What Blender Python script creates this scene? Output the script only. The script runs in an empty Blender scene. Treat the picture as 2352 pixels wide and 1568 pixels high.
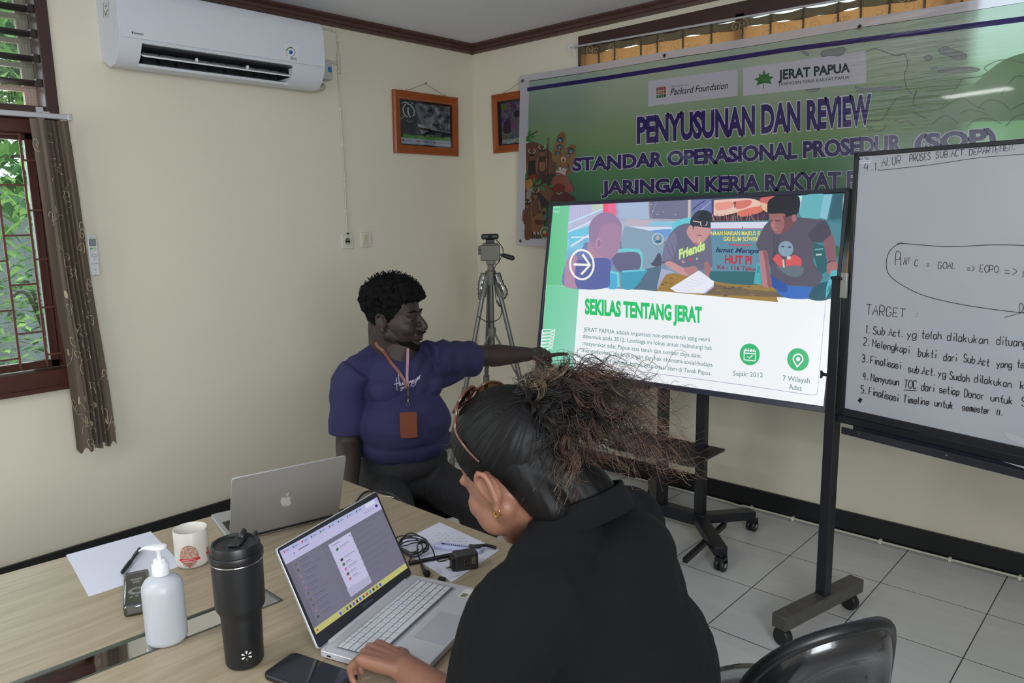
import bpy, math, random
import numpy as np
from mathutils import Vector, Matrix, noise
R = math.radians
S = bpy.context.scene
COL = S.collection
random.seed(7)

# ------------------------------------------------------------------ camera
CAM = np.array([3.769, -3.750, 1.603])
F_PX, YAW, PITCH, ROLL = 1724.55, 0.744, -0.167, -0.0178
_fw = np.array([-math.sin(YAW) * math.cos(PITCH), math.cos(YAW) * math.cos(PITCH), math.sin(PITCH)])
_r0 = np.array([math.cos(YAW), math.sin(YAW), 0.0])
_u0 = np.cross(_r0, _fw)
_rt = math.cos(ROLL) * _r0 + math.sin(ROLL) * _u0
_up = -math.sin(ROLL) * _r0 + math.cos(ROLL) * _u0
cam_data = bpy.data.cameras.new('camera')
cam_data.sensor_width = 36.0
cam_data.lens = F_PX / 2352 * 36.0
cam_data.clip_start = 0.02
cam = bpy.data.objects.new('camera', cam_data)
COL.objects.link(cam)
cam.matrix_world = Matrix(((_rt[0], _up[0], -_fw[0], CAM[0]), (_rt[1], _up[1], -_fw[1], CAM[1]),
                           (_rt[2], _up[2], -_fw[2], CAM[2]), (0, 0, 0, 1)))
S.camera = cam

# ------------------------------------------------------------------ view, sky and large lights
S.view_settings.view_transform = 'Standard'
S.view_settings.look = 'None'
S.view_settings.gamma = 1.0
S.view_settings.use_curve_mapping = False
EXPOSURE = 0.0
S.view_settings.exposure = EXPOSURE
SCREEN = 1.0 / 2 ** EXPOSURE

world = bpy.data.worlds.new('overcast_sky')
S.world = world
world.use_nodes = True
wn, wl = world.node_tree.nodes, world.node_tree.links
wn.clear()
w_out = wn.new('ShaderNodeOutputWorld')
w_bg = wn.new('ShaderNodeBackground')
w_bg.inputs['Color'].default_value = (0.86, 0.94, 1.0, 1)
w_bg.inputs['Strength'].default_value = 3.2
wl.new(w_bg.outputs[0], w_out.inputs[0])

def area(name, loc, target, sx, sy, power, color=(1, 1, 1)):
    l = bpy.data.lights.new(name, 'AREA')
    l.shape = 'RECTANGLE'; l.size = sx; l.size_y = sy; l.energy = power; l.color = color
    o = bpy.data.objects.new(name, l)
    COL.objects.link(o)
    o.location = loc
    o.rotation_euler = (Vector(target) - Vector(loc)).to_track_quat('-Z', 'Y').to_euler()
    return o
# daylight coming in through the windows of the rear and right walls
area('daylight_rear_window', (1.45, -5.52, 1.75), (1.45, 0, 2.3), 1.4, 1.1, 10, (0.93, 0.97, 1.0))
area('daylight_right_window', (5.12, -4.1, 1.80), (0, -2.6, 2.3), 1.3, 1.1, 66, (0.93, 0.97, 1.0))
area('daylight_left_window', (-0.25, -3.2, 1.6), (3, -3.2, 1.2), 1.0, 1.5, 12, (0.95, 1.0, 1.0))
area('daylight_back_window', (2.45, 0.30, 1.95), (2.45, -3, 1.9), 2.7, 1.3, 40, (0.97, 1.0, 1.0))
# two ceiling lamps behind the camera's view
area('ceiling_lamp_light', (2.1, -4.5, 2.62), (2.0, -4.2, 0), 0.6, 0.12, 18, (0.97, 1.0, 0.97))

# ------------------------------------------------------------------ helpers
def lin(c):
    c = [x / 255.0 for x in c[:3]]
    return tuple(x / 12.92 if x <= 0.04045 else ((x + 0.055) / 1.055) ** 2.4 for x in c)

def ray(x, y):
    return _fw + _rt * ((x - 1176) / F_PX) - _up * ((y - 784) / F_PX)

def on_plane(o, n):
    """picture coordinates -> point on a real plane (o, n), lifted l along the normal"""
    o = np.array(o, float); n = np.array(n, float); n = n / np.linalg.norm(n)
    def f(x, y, l=0.0):
        d = ray(x, y)
        t = ((o + n * l - CAM) @ n) / (d @ n)
        return tuple(CAM + d * t)
    return f

_mats = {}
def mat(name, rgb, rough=0.6, metal=0.0, var=0.06, scale=12.0, bump=0.0, bscale=60.0, spec=0.5, emit=None,
        trans=0.0, alpha=1.0, coat=0.0):
    if name in _mats: return _mats[name]
    m = bpy.data.materials.new(name); m.use_nodes = True
    nt = m.node_tree; b = nt.nodes['Principled BSDF']
    c = lin(rgb)
    b.inputs['Roughness'].default_value = rough
    b.inputs['Metallic'].default_value = metal
    b.inputs['Specular IOR Level'].default_value = spec
    b.inputs['Coat Weight'].default_value = coat
    b.inputs['Transmission Weight'].default_value = trans
    b.inputs['Alpha'].default_value = alpha
    tc = nt.nodes.new('ShaderNodeTexCoord')
    nz = nt.nodes.new('ShaderNodeTexNoise'); nz.inputs['Scale'].default_value = scale; nz.inputs['Detail'].default_value = 4
    nt.links.new(tc.outputs['Object'], nz.inputs['Vector'])
    mx = nt.nodes.new('ShaderNodeMix'); mx.data_type = 'RGBA'
    mx.inputs[6].default_value = (*[x * (1 - var) for x in c], 1)
    mx.inputs[7].default_value = (*[min(1, x * (1 + var)) for x in c], 1)
    nt.links.new(nz.outputs['Fac'], mx.inputs[0])
    nt.links.new(mx.outputs[2], b.inputs['Base Color'])
    if bump:
        n2 = nt.nodes.new('ShaderNodeTexNoise'); n2.inputs['Scale'].default_value = bscale; n2.inputs['Detail'].default_value = 5
        nt.links.new(tc.outputs['Object'], n2.inputs['Vector'])
        bp = nt.nodes.new('ShaderNodeBump'); bp.inputs['Strength'].default_value = bump; bp.inputs['Distance'].default_value = 0.004
        nt.links.new(n2.outputs['Fac'], bp.inputs['Height'])
        nt.links.new(bp.outputs['Normal'], b.inputs['Normal'])
    if emit:
        b.inputs['Emission Color'].default_value = (*c, 1); b.inputs['Emission Strength'].default_value = emit
    _mats[name] = m
    return m

def print_mat(name, rough=0.5, emit=0.0, spec=0.5, translucent=0.0, bump=0.0, coat=0.0, bscale=9.0):
    """a printed or painted surface: its colours are in the mesh attribute Col"""
    if name in _mats: return _mats[name]
    m = bpy.data.materials.new(name); m.use_nodes = True
    nt = m.node_tree; b = nt.nodes['Principled BSDF']
    at = nt.nodes.new('ShaderNodeAttribute'); at.attribute_name = 'Col'
    b.inputs['Roughness'].default_value = rough
    b.inputs['Specular IOR Level'].default_value = spec
    b.inputs['Coat Weight'].default_value = coat
    if emit:
        b.inputs['Base Color'].default_value = (0.01, 0.01, 0.012, 1)
        nt.links.new(at.outputs['Color'], b.inputs['Emission Color']); b.inputs['Emission Strength'].default_value = emit
    else:
        nt.links.new(at.outputs['Color'], b.inputs['Base Color'])
    if bump:
        tc = nt.nodes.new('ShaderNodeTexCoord')
        mp = nt.nodes.new('ShaderNodeMapping'); mp.inputs['Scale'].default_value = (1.0, 1, 1.7); mp.inputs['Rotation'].default_value = (0, 0.45, 0)
        nt.links.new(tc.outputs['Object'], mp.inputs['Vector'])
        n2 = nt.nodes.new('ShaderNodeTexNoise'); n2.inputs['Scale'].default_value = bscale; n2.inputs['Detail'].default_value = 3
        nt.links.new(mp.outputs['Vector'], n2.inputs['Vector'])
        bp = nt.nodes.new('ShaderNodeBump'); bp.inputs['Strength'].default_value = bump; bp.inputs['Distance'].default_value = 0.02
        nt.links.new(n2.outputs['Fac'], bp.inputs['Height'])
        nt.links.new(bp.outputs['Normal'], b.inputs['Normal'])
    if translucent:
        tr = nt.nodes.new('ShaderNodeBsdfTranslucent'); nt.links.new(at.outputs['Color'], tr.inputs['Color'])
        ms = nt.nodes.new('ShaderNodeMixShader'); ms.inputs[0].default_value = translucent
        nt.links.new(b.outputs[0], ms.inputs[1]); nt.links.new(tr.outputs[0], ms.inputs[2])
        nt.links.new(ms.outputs[0], nt.nodes['Material Output'].inputs[0])
    _mats[name] = m
    return m

def clear_mat(name, tint=(235, 245, 240), gloss=0.1, rough=0.03, milky=0.0):
    """thin clear sheet: sees through, reflects a little"""
    if name in _mats: return _mats[name]
    m = bpy.data.materials.new(name); m.use_nodes = True
    nt = m.node_tree; nt.nodes.remove(nt.nodes['Principled BSDF'])
    t = nt.nodes.new('ShaderNodeBsdfTransparent'); t.inputs[0].default_value = (*lin(tint), 1)
    g = nt.nodes.new('ShaderNodeBsdfGlossy'); g.inputs['Roughness'].default_value = rough
    fr = nt.nodes.new('ShaderNodeFresnel'); fr.inputs[0].default_value = 1.5
    ad = nt.nodes.new('ShaderNodeMath'); ad.operation = 'ADD'; ad.inputs[1].default_value = gloss
    ad.use_clamp = True
    nt.links.new(fr.outputs[0], ad.inputs[0])
    ms = nt.nodes.new('ShaderNodeMixShader')
    nt.links.new(ad.outputs[0], ms.inputs[0]); nt.links.new(t.outputs[0], ms.inputs[1]); nt.links.new(g.outputs[0], ms.inputs[2])
    last = ms
    if milky:
        d = nt.nodes.new('ShaderNodeBsdfDiffuse'); d.inputs[0].default_value = (*lin(tint), 1)
        m2 = nt.nodes.new('ShaderNodeMixShader'); m2.inputs[0].default_value = milky
        nt.links.new(ms.outputs[0], m2.inputs[1]); nt.links.new(d.outputs[0], m2.inputs[2]); last = m2
    nt.links.new(last.outputs[0], nt.nodes['Material Output'].inputs[0])
    _mats[name] = m
    return m

class MB:
    """collects shapes into ONE mesh"""
    def __init__(s): s.v = []; s.f = []; s.m = []; s.c = []; s.haveC = False
    def add(s, verts, faces, mi=0, col=None):
        o = len(s.v); s.v += [tuple(p) for p in verts]
        for i, f in enumerate(faces):
            s.f.append([o + k for k in f]); s.m.append(mi); s.c.append(col)
        if col is not None: s.haveC = True
        return s
    def box(s, c, d, rot=None, mi=0, col=None):
        x, y, z = d[0] / 2, d[1] / 2, d[2] / 2
        vs = [Vector(p) for p in ((-x, -y, -z), (x, -y, -z), (x, y, -z), (-x, y, -z), (-x, -y, z), (x, -y, z), (x, y, z), (-x, y, z))]
        if rot is not None: vs = [rot @ p for p in vs]
        return s.add([p + Vector(c) for p in vs], [(0, 3, 2, 1), (4, 5, 6, 7), (0, 1, 5, 4), (1, 2, 6, 5), (2, 3, 7, 6), (3, 0, 4, 7)], mi, col)
    def bb(s, lo, hi, mi=0, col=None):
        return s.box([(a + b) / 2 for a, b in zip(lo, hi)], [abs(b - a) for a, b in zip(lo, hi)], None, mi, col)
    def bar(s, p, q, w, h, mi=0, up=(0, 0, 1)):
        p, q = Vector(p), Vector(q); d = q - p; L = d.length; d.normalize()
        x = d.cross(Vector(up))
        if x.length < 1e-4: x = d.cross(Vector((1, 0, 0)))
        x.normalize(); z = x.cross(d)
        return s.box((p + q) / 2, (w, L, h), Matrix((x, d, z)).transposed(), mi)
    def tube(s, path, r, n=10, mi=0, cap=True, col=None, closed=False):
        P = [Vector(p) for p in path]; k = len(P)
        rr = r if isinstance(r, (list, tuple)) else [r] * k
        t = [(P[(i + 1) % k] - P[i - 1]) if closed else (P[min(i + 1, k - 1)] - P[max(i - 1, 0)]) for i in range(k)]
        t = [a.normalized() if a.length > 1e-9 else Vector((0, 0, 1)) for a in t]
        u = t[0].orthogonal().normalized(); vs = []
        for i in range(k):
            u = u - t[i] * u.dot(t[i])
            u = u.normalized() if u.length > 1e-6 else t[i].orthogonal().normalized()
            w = t[i].cross(u)
            for j in range(n):
                a = 2 * math.pi * j / n
                vs.append(P[i] + (u * math.cos(a) + w * math.sin(a)) * rr[i])
        fs = []
        for i in range(k if closed else k - 1):
            i2 = (i + 1) % k
            for j in range(n):
                j2 = (j + 1) % n
                fs.append((i * n + j, i * n + j2, i2 * n + j2, i2 * n + j))
        if cap and not closed:
            fs.append(list(range(n - 1, -1, -1))); fs.append([(k - 1) * n + j for j in range(n)])
        return s.add(vs, fs, mi, col)
    def lathe(s, prof, c=(0, 0, 0), n=32, mi=0, rot=None):
        vs = []
        for (r, z) in prof:
            for j in range(n):
                a = 2 * math.pi * j / n; p = Vector((r * math.cos(a), r * math.sin(a), z))
                if rot is not None: p = rot @ p
                vs.append(p + Vector(c))
        fs = []
        for i in range(len(prof) - 1):
            for j in range(n):
                j2 = (j + 1) % n
                fs.append((i * n + j, i * n + j2, (i + 1) * n + j2, (i + 1) * n + j))
        if prof[0][0] > 1e-6: fs.append(list(range(n - 1, -1, -1)))
        if prof[-1][0] > 1e-6: fs.append([(len(prof) - 1) * n + j for j in range(n)])
        return s.add(vs, fs, mi)
    def prism(s, pts, o, ax, ay, az, t, mi=0, col=None):
        """outline pts (in ax, ay) extruded by t along az, centred on o's plane start"""
        o, ax, ay, az = Vector(o), Vector(ax), Vector(ay), Vector(az)
        n = len(pts)
        a = [o + ax * x + ay * y for x, y in pts]; b = [p + az * t for p in a]
        fs = [list(range(n - 1, -1, -1)), list(range(n, 2 * n))] + [(i, (i + 1) % n, n + (i + 1) % n, n + i) for i in range(n)]
        return s.add(a + b, fs, mi, col)
    def grid(s, fn, nu, nv, mi=0, col=None, wrap=False):
        vs = [fn(i / nu, j / nv) for j in range(nv + 1) for i in range(nu + 1)]
        fs = []
        for j in range(nv):
            for i in range(nu):
                a = j * (nu + 1) + i; fs.append((a, a + 1, a + nu + 2, a + nu + 1))
        if callable(col):
            for i, f in enumerate(fs):
                s.add([vs[k] for k in f], [(0, 1, 2, 3)], mi, col((i % nu + .5) / nu, (i // nu + .5) / nv))
            return s
        return s.add(vs, fs, mi, col)
    def sphere(s, c, r, n=16, mi=0, rot=None):
        r = r if isinstance(r, (tuple, list)) else (r, r, r)
        vs = []; m = max(4, n // 2)
        for i in range(m + 1):
            t = math.pi * i / m
            for j in range(n):
                a = 2 * math.pi * j / n
                p = Vector((r[0] * math.sin(t) * math.cos(a), r[1] * math.sin(t) * math.sin(a), -r[2] * math.cos(t)))
                if rot is not None: p = rot @ p
                vs.append(p + Vector(c))
        fs = [(i * n + j, i * n + (j + 1) % n, (i + 1) * n + (j + 1) % n, (i + 1) * n + j) for i in range(m) for j in range(n)]
        return s.add(vs, fs, mi)
    def capsule(s, p, q, r0, r1=None, n=14, mi=0):
        r1 = r0 if r1 is None else r1
        p, q = Vector(p), Vector(q); d = q - p; L = d.length
        d = d.normalized() if L > 1e-6 else Vector((0, 0, 1))
        path, rad = [], []
        for i in range(5):
            a = math.pi / 2 * (1 - i / 4); path.append(p - d * r0 * math.sin(a)); rad.append(max(r0 * math.cos(a), r0 * .02))
        for i in range(5):
            a = math.pi / 2 * i / 4; path.append(q + d * r1 * math.sin(a)); rad.append(max(r1 * math.cos(a), r1 * .02))
        return s.tube(path, rad, n, mi)
    def mesh(s, name, mats):
        me = bpy.data.meshes.new(name)
        me.from_pydata(s.v, [], s.f)
        for m in (mats if isinstance(mats, (list, tuple)) else [mats]): me.materials.append(m)
        me.polygons.foreach_set('material_index', s.m)
        if s.haveC:
            at = me.color_attributes.new('Col', 'FLOAT_COLOR', 'CORNER')
            buf = []
            for f, c in zip(s.f, s.c):
                c = c or (0.5, 0.5, 0.5)
                buf += [c[0], c[1], c[2], 1.0] * len(f)
            at.data.foreach_set('color', buf)
        me.update()
        return me
    def build(s, name, mats, parent=None, smooth=None, bevel=0, seg=2, label=None, sub=0, local=False):
        me = s.mesh(name, mats)
        if smooth is not None:
            me.polygons.foreach_set('use_smooth', [True] * len(me.polygons))
            if smooth < 179: me.set_sharp_from_angle(angle=R(smooth))
        o = bpy.data.objects.new(name, me); COL.objects.link(o)
        if bevel:
            bv = o.modifiers.new('bevel', 'BEVEL'); bv.width = bevel; bv.segments = seg; bv.limit_method = 'ANGLE'; bv.angle_limit = R(35)
            if smooth is None:
                me.polygons.foreach_set('use_smooth', [True] * len(me.polygons)); me.set_sharp_from_angle(angle=R(30))
        if sub:
            sb = o.modifiers.new('subdivision', 'SUBSURF'); sb.levels = sub; sb.render_levels = sub
        if parent is not None:
            o.parent = parent
            if not local: o.matrix_parent_inverse = world_of(parent).inverted()
        if label: o['label'] = label
        return o

def empty(name, loc, label, cat, rz=0.0, group=None):
    o = bpy.data.objects.new(name, None); COL.objects.link(o); o.empty_display_size = 0.05
    o.location = loc; o.rotation_euler = (0, 0, rz)
    o['label'] = label; o['category'] = cat
    if group: o['group'] = group
    return o
def tag(o, label, cat, group=None):
    o['label'] = label; o['category'] = cat
    if group: o['group'] = group
    return o
def structure(o, label=None):
    o['kind'] = 'structure'
    if label: o['label'] = label
    return o
def world_of(o):
    """the placed transform of an object (parts are made in room coordinates and keep them)"""
    b = Matrix.Translation(o.location) @ o.rotation_euler.to_matrix().to_4x4()
    return world_of(o.parent) @ o.matrix_parent_inverse @ b if o.parent else b

def bez(P, n=24):
    """smooth curve through points P"""
    P = [Vector(p) for p in P]; out = []
    for i in range(len(P) - 1):
        p0 = P[max(i - 1, 0)]; p1 = P[i]; p2 = P[i + 1]; p3 = P[min(i + 2, len(P) - 1)]
        for k in range(n):
            t = k / n
            out.append(0.5 * ((2 * p1) + (p2 - p0) * t + (2 * p0 - 5 * p1 + 4 * p2 - p3) * t * t + (3 * p1 - p0 - 3 * p2 + p3) * t ** 3))
    out.append(P[-1]); return out

# ---- lettering
_glyph = {}
def text_geo(s, bold=0.0, shear=0.0):
    key = (s, bold, shear)
    if key in _glyph: return _glyph[key]
    cu = bpy.data.curves.new('lettering', 'FONT'); cu.body = s; cu.size = 1.0; cu.offset = bold; cu.shear = shear
    cu.resolution_u = 3; cu.fill_mode = 'FRONT'
    ob = bpy.data.objects.new('lettering', cu); COL.objects.link(ob)
    dg = bpy.context.evaluated_depsgraph_get(); dg.update()
    me = bpy.data.meshes.new_from_object(ob.evaluated_get(dg), depsgraph=dg)
    V = [(v.co.x, v.co.y) for v in me.vertices]; Fc = [tuple(p.vertices) for p in me.polygons]
    bpy.data.objects.remove(ob); bpy.data.curves.remove(cu); bpy.data.meshes.remove(me)
    _glyph[key] = (V, Fc)
    return V, Fc
def cap_height():
    V, _ = text_geo('H'); return max(v[1] for v in V)

class Canvas:
    """flat printed layers; f(x, y, lift) gives the point on the surface"""
    def __init__(s, f, step=0.00004, y_down=True, start=0.0):
        s.f = f; s.mb = MB(); s.l = start; s.step = step; s.sg = -1 if y_down else 1
    def up(s): s.l += s.step
    def poly(s, pts, col, smooth=False):
        s.up()
        if smooth: pts = [(p.x, p.y) for p in bez([(x, y, 0) for x, y in list(pts) + [pts[0]]], 5)[:-1]]
        s.mb.add([s.f(x, y, s.l) for x, y in pts], [list(range(len(pts)))], 0, lin(col)); return s
    def ell(s, cx, cy, rx, ry, col, n=28, rot=0.0, skew=0.0):
        c, q = math.cos(rot), math.sin(rot)
        pts = []
        for i in range(n):
            a = 2 * math.pi * i / n; x, y = rx * math.cos(a), ry * math.sin(a)
            pts.append((cx + x * c - y * q, cy + x * q + y * c + skew * x))
        return s.poly(pts, col)
    def ring(s, cx, cy, rx, ry, w, col, n=40, skew=0.0):
        return s.line([(cx + rx * math.cos(2 * math.pi * i / n), cy + ry * math.sin(2 * math.pi * i / n) + skew * rx * math.cos(2 * math.pi * i / n)) for i in range(n + 1)], w, col)
    def line(s, pts, w, col, keep=False):
        if not keep: s.up()
        pts = [(float(p[0]), float(p[1])) for p in pts]
        L, Rr = [], []
        for i in range(len(pts)):
            a = pts[max(i - 1, 0)]; b = pts[min(i + 1, len(pts) - 1)]
            dx, dy = b[0] - a[0], b[1] - a[1]; d = math.hypot(dx, dy) or 1
            nx, ny = -dy / d * w / 2, dx / d * w / 2
            L.append((pts[i][0] + nx, pts[i][1] + ny)); Rr.append((pts[i][0] - nx, pts[i][1] - ny))
        vs = [s.f(x, y, s.l) for x, y in L + Rr]; n = len(pts)
        s.mb.add(vs, [(i, i + 1, n + i + 1, n + i) for i in range(n - 1)], 0, lin(col)); return s
    def curve(s, pts, w, col, n=8):
        return s.line([(p.x, p.y) for p in bez([(x, y, 0) for x, y in pts], n)], w, col)
    def quad(s, c, nu, nv, fn):
        """corners TL TR BR BL, colour fn(u, v) -> sRGB"""
        s.up()
        def at(u, v):
            x = (c[0][0] * (1 - u) + c[1][0] * u) * (1 - v) + (c[3][0] * (1 - u) + c[2][0] * u) * v
            y = (c[0][1] * (1 - u) + c[1][1] * u) * (1 - v) + (c[3][1] * (1 - u) + c[2][1] * u) * v
            return s.f(x, y, s.l)
        s.mb.grid(at, nu, nv, 0, lambda u, v: lin(fn(u, v))); return s
    def text(s, t, p0, p1, h0, col, h1=None, bold=0.0, shear=0.0, edge=None, edge_w=0.03, fit=True):
        """baseline from p0 to p1, capital height h0..h1"""
        if edge: s.text(t, p0, p1, h0, edge, h1, bold + edge_w, shear, None, 0, fit)
        h1 = h0 if h1 is None else h1
        V, Fc = text_geo(t, bold, shear)
        Vr, _ = text_geo(t, 0.0, shear)
        if not V: return s
        x0 = min(v[0] for v in Vr); x1 = max(v[0] for v in Vr); ch = cap_height()
        s.up(); out = []
        for x, y in V:
            k = (x - x0) / (x1 - x0); h = h0 + (h1 - h0) * k
            out.append(s.f(p0[0] + (p1[0] - p0[0]) * k, p0[1] + (p1[1] - p0[1]) * k + s.sg * y / ch * h, s.l))
        s.mb.add(out, Fc, 0, lin(col)); return s
    def build(s, name, m, parent=None, label=None, local=False): return s.mb.build(name, m, parent, None, 0, 2, label, 0, local)
# ================================================================== THE ROOM
RX, RY, CH = 5.2, -5.6, 2.73
M_wall = mat('wall_paint', (214, 208, 190), 0.75, var=0.035, scale=1.6, bump=0.05, bscale=160)
M_ceil = mat('ceiling_board', (222, 222, 228), 0.8, var=0.03, scale=2)
M_dkwood = mat('dark_wood', (72, 42, 36), 0.35, var=0.25, scale=9)
M_crown = mat('crown_moulding', (84, 58, 54), 0.5, var=0.1)
M_plinth = mat('black_plinth_tile', (15, 16, 20), 0.35, var=0.1)
M_white = mat('white_plastic', (222, 222, 226), 0.4, var=0.02)
M_black = mat('black_plastic', (22, 22, 25), 0.45, var=0.1)
M_chrome = mat('chrome', (200, 200, 205), 0.2, 1.0)

# floor: 40 cm tiles with dark joints
m = bpy.data.materials.new('floor_tiles'); m.use_nodes = True
nt = m.node_tree; b = nt.nodes['Principled BSDF']
tc = nt.nodes.new('ShaderNodeTexCoord')
mp = nt.nodes.new('ShaderNodeMapping'); mp.inputs['Location'].default_value = (-(2.4744 % 0.4), -(-0.4426 % 0.4), 0)
nt.links.new(tc.outputs['Object'], mp.inputs['Vector'])
bk = nt.nodes.new('ShaderNodeTexBrick'); bk.offset = 0.0; bk.squash = 1.0
for k, v in (('Scale', 1.0), ('Mortar Size', 0.0022), ('Mortar Smooth', 0.1), ('Brick Width', 0.4), ('Row Height', 0.4), ('Bias', 0.0)):
    bk.inputs[k].default_value = v
bk.inputs['Color1'].default_value = (*lin((206, 206, 206)), 1); bk.inputs['Color2'].default_value = (*lin((200, 200, 202)), 1)
bk.inputs['Mortar'].default_value = (*lin((48, 46, 46)), 1)
nt.links.new(mp.outputs[0], bk.inputs['Vector'])
nz = nt.nodes.new('ShaderNodeTexNoise'); nz.inputs['Scale'].default_value = 3.5; nz.inputs['Detail'].default_value = 6; nz.inputs['Distortion'].default_value = 1.2
mp2 = nt.nodes.new('ShaderNodeMapping'); mp2.inputs['Scale'].default_value = (0.6, 3.0, 1); mp2.inputs['Rotation'].default_value = (0, 0, 0.3)
nt.links.new(tc.outputs['Object'], mp2.inputs['Vector']); nt.links.new(mp2.outputs[0], nz.inputs['Vector'])
rp = nt.nodes.new('ShaderNodeMapRange'); rp.inputs[1].default_value = 0.3; rp.inputs[2].default_value = 0.75; rp.inputs[3].default_value = 0.9; rp.inputs[4].default_value = 1.0
nt.links.new(nz.outputs['Fac'], rp.inputs[0])
mx = nt.nodes.new('ShaderNodeMix'); mx.data_type = 'RGBA'; mx.blend_type = 'MULTIPLY'; mx.inputs[0].default_value = 1.0
nt.links.new(bk.outputs['Color'], mx.inputs[6]); nt.links.new(rp.outputs[0], mx.inputs[7])
nt.links.new(mx.outputs[2], b.inputs['Base Color']); b.inputs['Roughness'].default_value = 0.28
M_floor = m
structure(MB().bb((-0.0, RY, -0.12), (RX, 0, 0)).build('floor', M_floor))
structure(MB().bb((-0.2, RY - 0.2, CH), (RX + 0.2, 0.2, CH + 0.1)).build('ceiling', M_ceil))

def wall_with_holes(name, axis, pos, thick, a0, a1, z0, z1, holes, m):
    """axis 'x': wall plane x=pos running along y; 'y': plane y=pos running along x; holes (a0,a1,z0,z1)"""
    mb = MB()
    As = sorted({a0, a1, *[h[0] for h in holes], *[h[1] for h in holes]})
    Zs = sorted({z0, z1, *[h[2] for h in holes], *[h[3] for h in holes]})
    for i in range(len(As) - 1):
        for j in range(len(Zs) - 1):
            ca, cz = (As[i] + As[i + 1]) / 2, (Zs[j] + Zs[j + 1]) / 2
            if any(h[0] < ca < h[1] and h[2] < cz < h[3] for h in holes): continue
            if axis == 'x': mb.bb((pos, As[i], Zs[j]), (pos + thick, As[i + 1], Zs[j + 1]))
            else: mb.bb((As[i], pos, Zs[j]), (As[i + 1], pos + thick, Zs[j + 1]))
    return structure(mb.build(name, m))
# openings
LW = (-4.05, -2.575, 0.875, 2.66)       # left wall: louvres over a casement
BW = (0.95, 3.85, 1.15, 2.62)           # back wall: behind the banner
wall_with_holes('wall_left', 'x', 0, -0.14, RY, 0.14, -0.1, CH, [LW], M_wall)
wall_with_holes('wall_back', 'y', 0, 0.14, 0.0, RX, -0.1, CH, [BW], M_wall)
wall_with_holes('wall_right', 'x', RX, 0.14, RY, 0.14, -0.1, CH, [(-5.05, -3.15, 1.05, 2.45)], M_wall)
wall_with_holes('wall_rear', 'y', RY, -0.14, -0.14, RX + .14, -0.1, CH, [(0.65, 2.25, 1.05, 2.45)], M_wall)
# crown moulding and plinth
def moulding(name, p, q, inw):
    mb = MB(); prof = [(0, 0), (0.030, 0), (0.034, 0.012), (0.020, 0.022), (0.020, 0.038), (0.044, 0.050), (0.044, 0.060), (0, 0.060)]
    a, d = Vector(p), Vector(q) - Vector(p); L = d.length; d.normalize()
    mb.prism(prof, a, inw, (0, 0, 1), d, L)
    return structure(mb.build(name, M_crown))
moulding('trim_1', (0, RY, 2.67), (0, 0, 2.67), (1, 0, 0))
moulding('trim_2', (0, 0, 2.67), (RX, 0, 2.67), (0, -1, 0))
structure(MB().bb((0, RY, 0), (0.014, 0, 0.112)).build('baseboard_left', M_plinth))
structure(MB().bb((0.014, -0.014, 0), (RX, 0, 0.112)).build('baseboard_back', M_plinth))

# ------------------------------------------------------------------ left window
M_frame = mat('brown_window_frame', (62, 43, 40), 0.3, var=0.18, scale=14)
M_red = mat('red_brown_window_wood', (72, 38, 32), 0.32, var=0.2, scale=14)
M_glass = clear_mat('window_glass', (240, 248, 246), 0.03)
M_bar = mat('red_oxide_iron', (92, 46, 38), 0.5)
w1 = MB()
w1.bb((-0.10, -2.617, 2.045), (0.012, -2.567, 2.665)); w1.bb((-0.10, -4.05, 2.045), (0.012, -4.0, 2.665))
w1.bb((-0.10, -4.0, 2.045), (0.012, -2.617, 2.100)); w1.bb((-0.10, -4.0, 2.625), (0.012, -2.617, 2.665))
w1.bb((-0.10, -3.33, 2.100), (0.008, -3.28, 2.625))
W1 = structure(w1.build('window_1', M_frame, bevel=0.003), 'louvred upper window with brown frame')
for i in range(5):
    z = 2.200 + i * 0.1015
    if z > 2.60: break
    for (ya, yb) in ((-3.28, -2.617), (-4.0, -3.33)):
        rot = Matrix.Rotation(R(-22), 3, 'Y')
        cl = MB(); cl.box((-0.040, (ya + yb) / 2, z), (0.034, yb - ya - 0.004, 0.010), rot)
        cl.box((-0.016, yb - 0.012, z), (0.030, 0.02, 0.03)); cl.box((-0.016, ya + 0.012, z), (0.030, 0.02, 0.03))
        lv = cl.build('louvre_blade', mat('louvre_clip_metal', (60, 52, 52), 0.35, 0.4), W1)
        g = MB(); g.box((-0.062, (ya + yb) / 2, z + 0.048), (0.005, yb - ya - 0.01, 0.088), Matrix.Rotation(R(-6), 3, 'Y'))
        g.build('glass_pane', M_glass, lv)
# insect screen: thin wires outside the louvres
sc = MB()
for y in np.arange(-3.99, -2.62, 0.0128): sc.box((-0.125, y, 2.36), (0.0008, 0.0009, 0.55))
for z in np.arange(2.10, 2.63, 0.0128): sc.box((-0.125, -3.3, z), (0.0008, 1.38, 0.0009))
sc.build('insect_screen', mat('screen_wire', (150, 145, 140), 0.5, 0.6), W1)
of = MB()
M_outw = mat('pale_outer_timber', (188, 160, 146), 0.7, var=0.12)
of.bb((-0.150, -2.655, 2.045), (-0.128, -2.60, 2.67)); of.bb((-0.150, -4.05, 2.645), (-0.128, -2.60, 2.69))
for z in (2.175, 2.276, 2.377, 2.478, 2.58): of.bb((-0.150, -4.0, z), (-0.130, -2.655, z + 0.022))
of.build('outer_grid', M_outw, W1)

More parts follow.
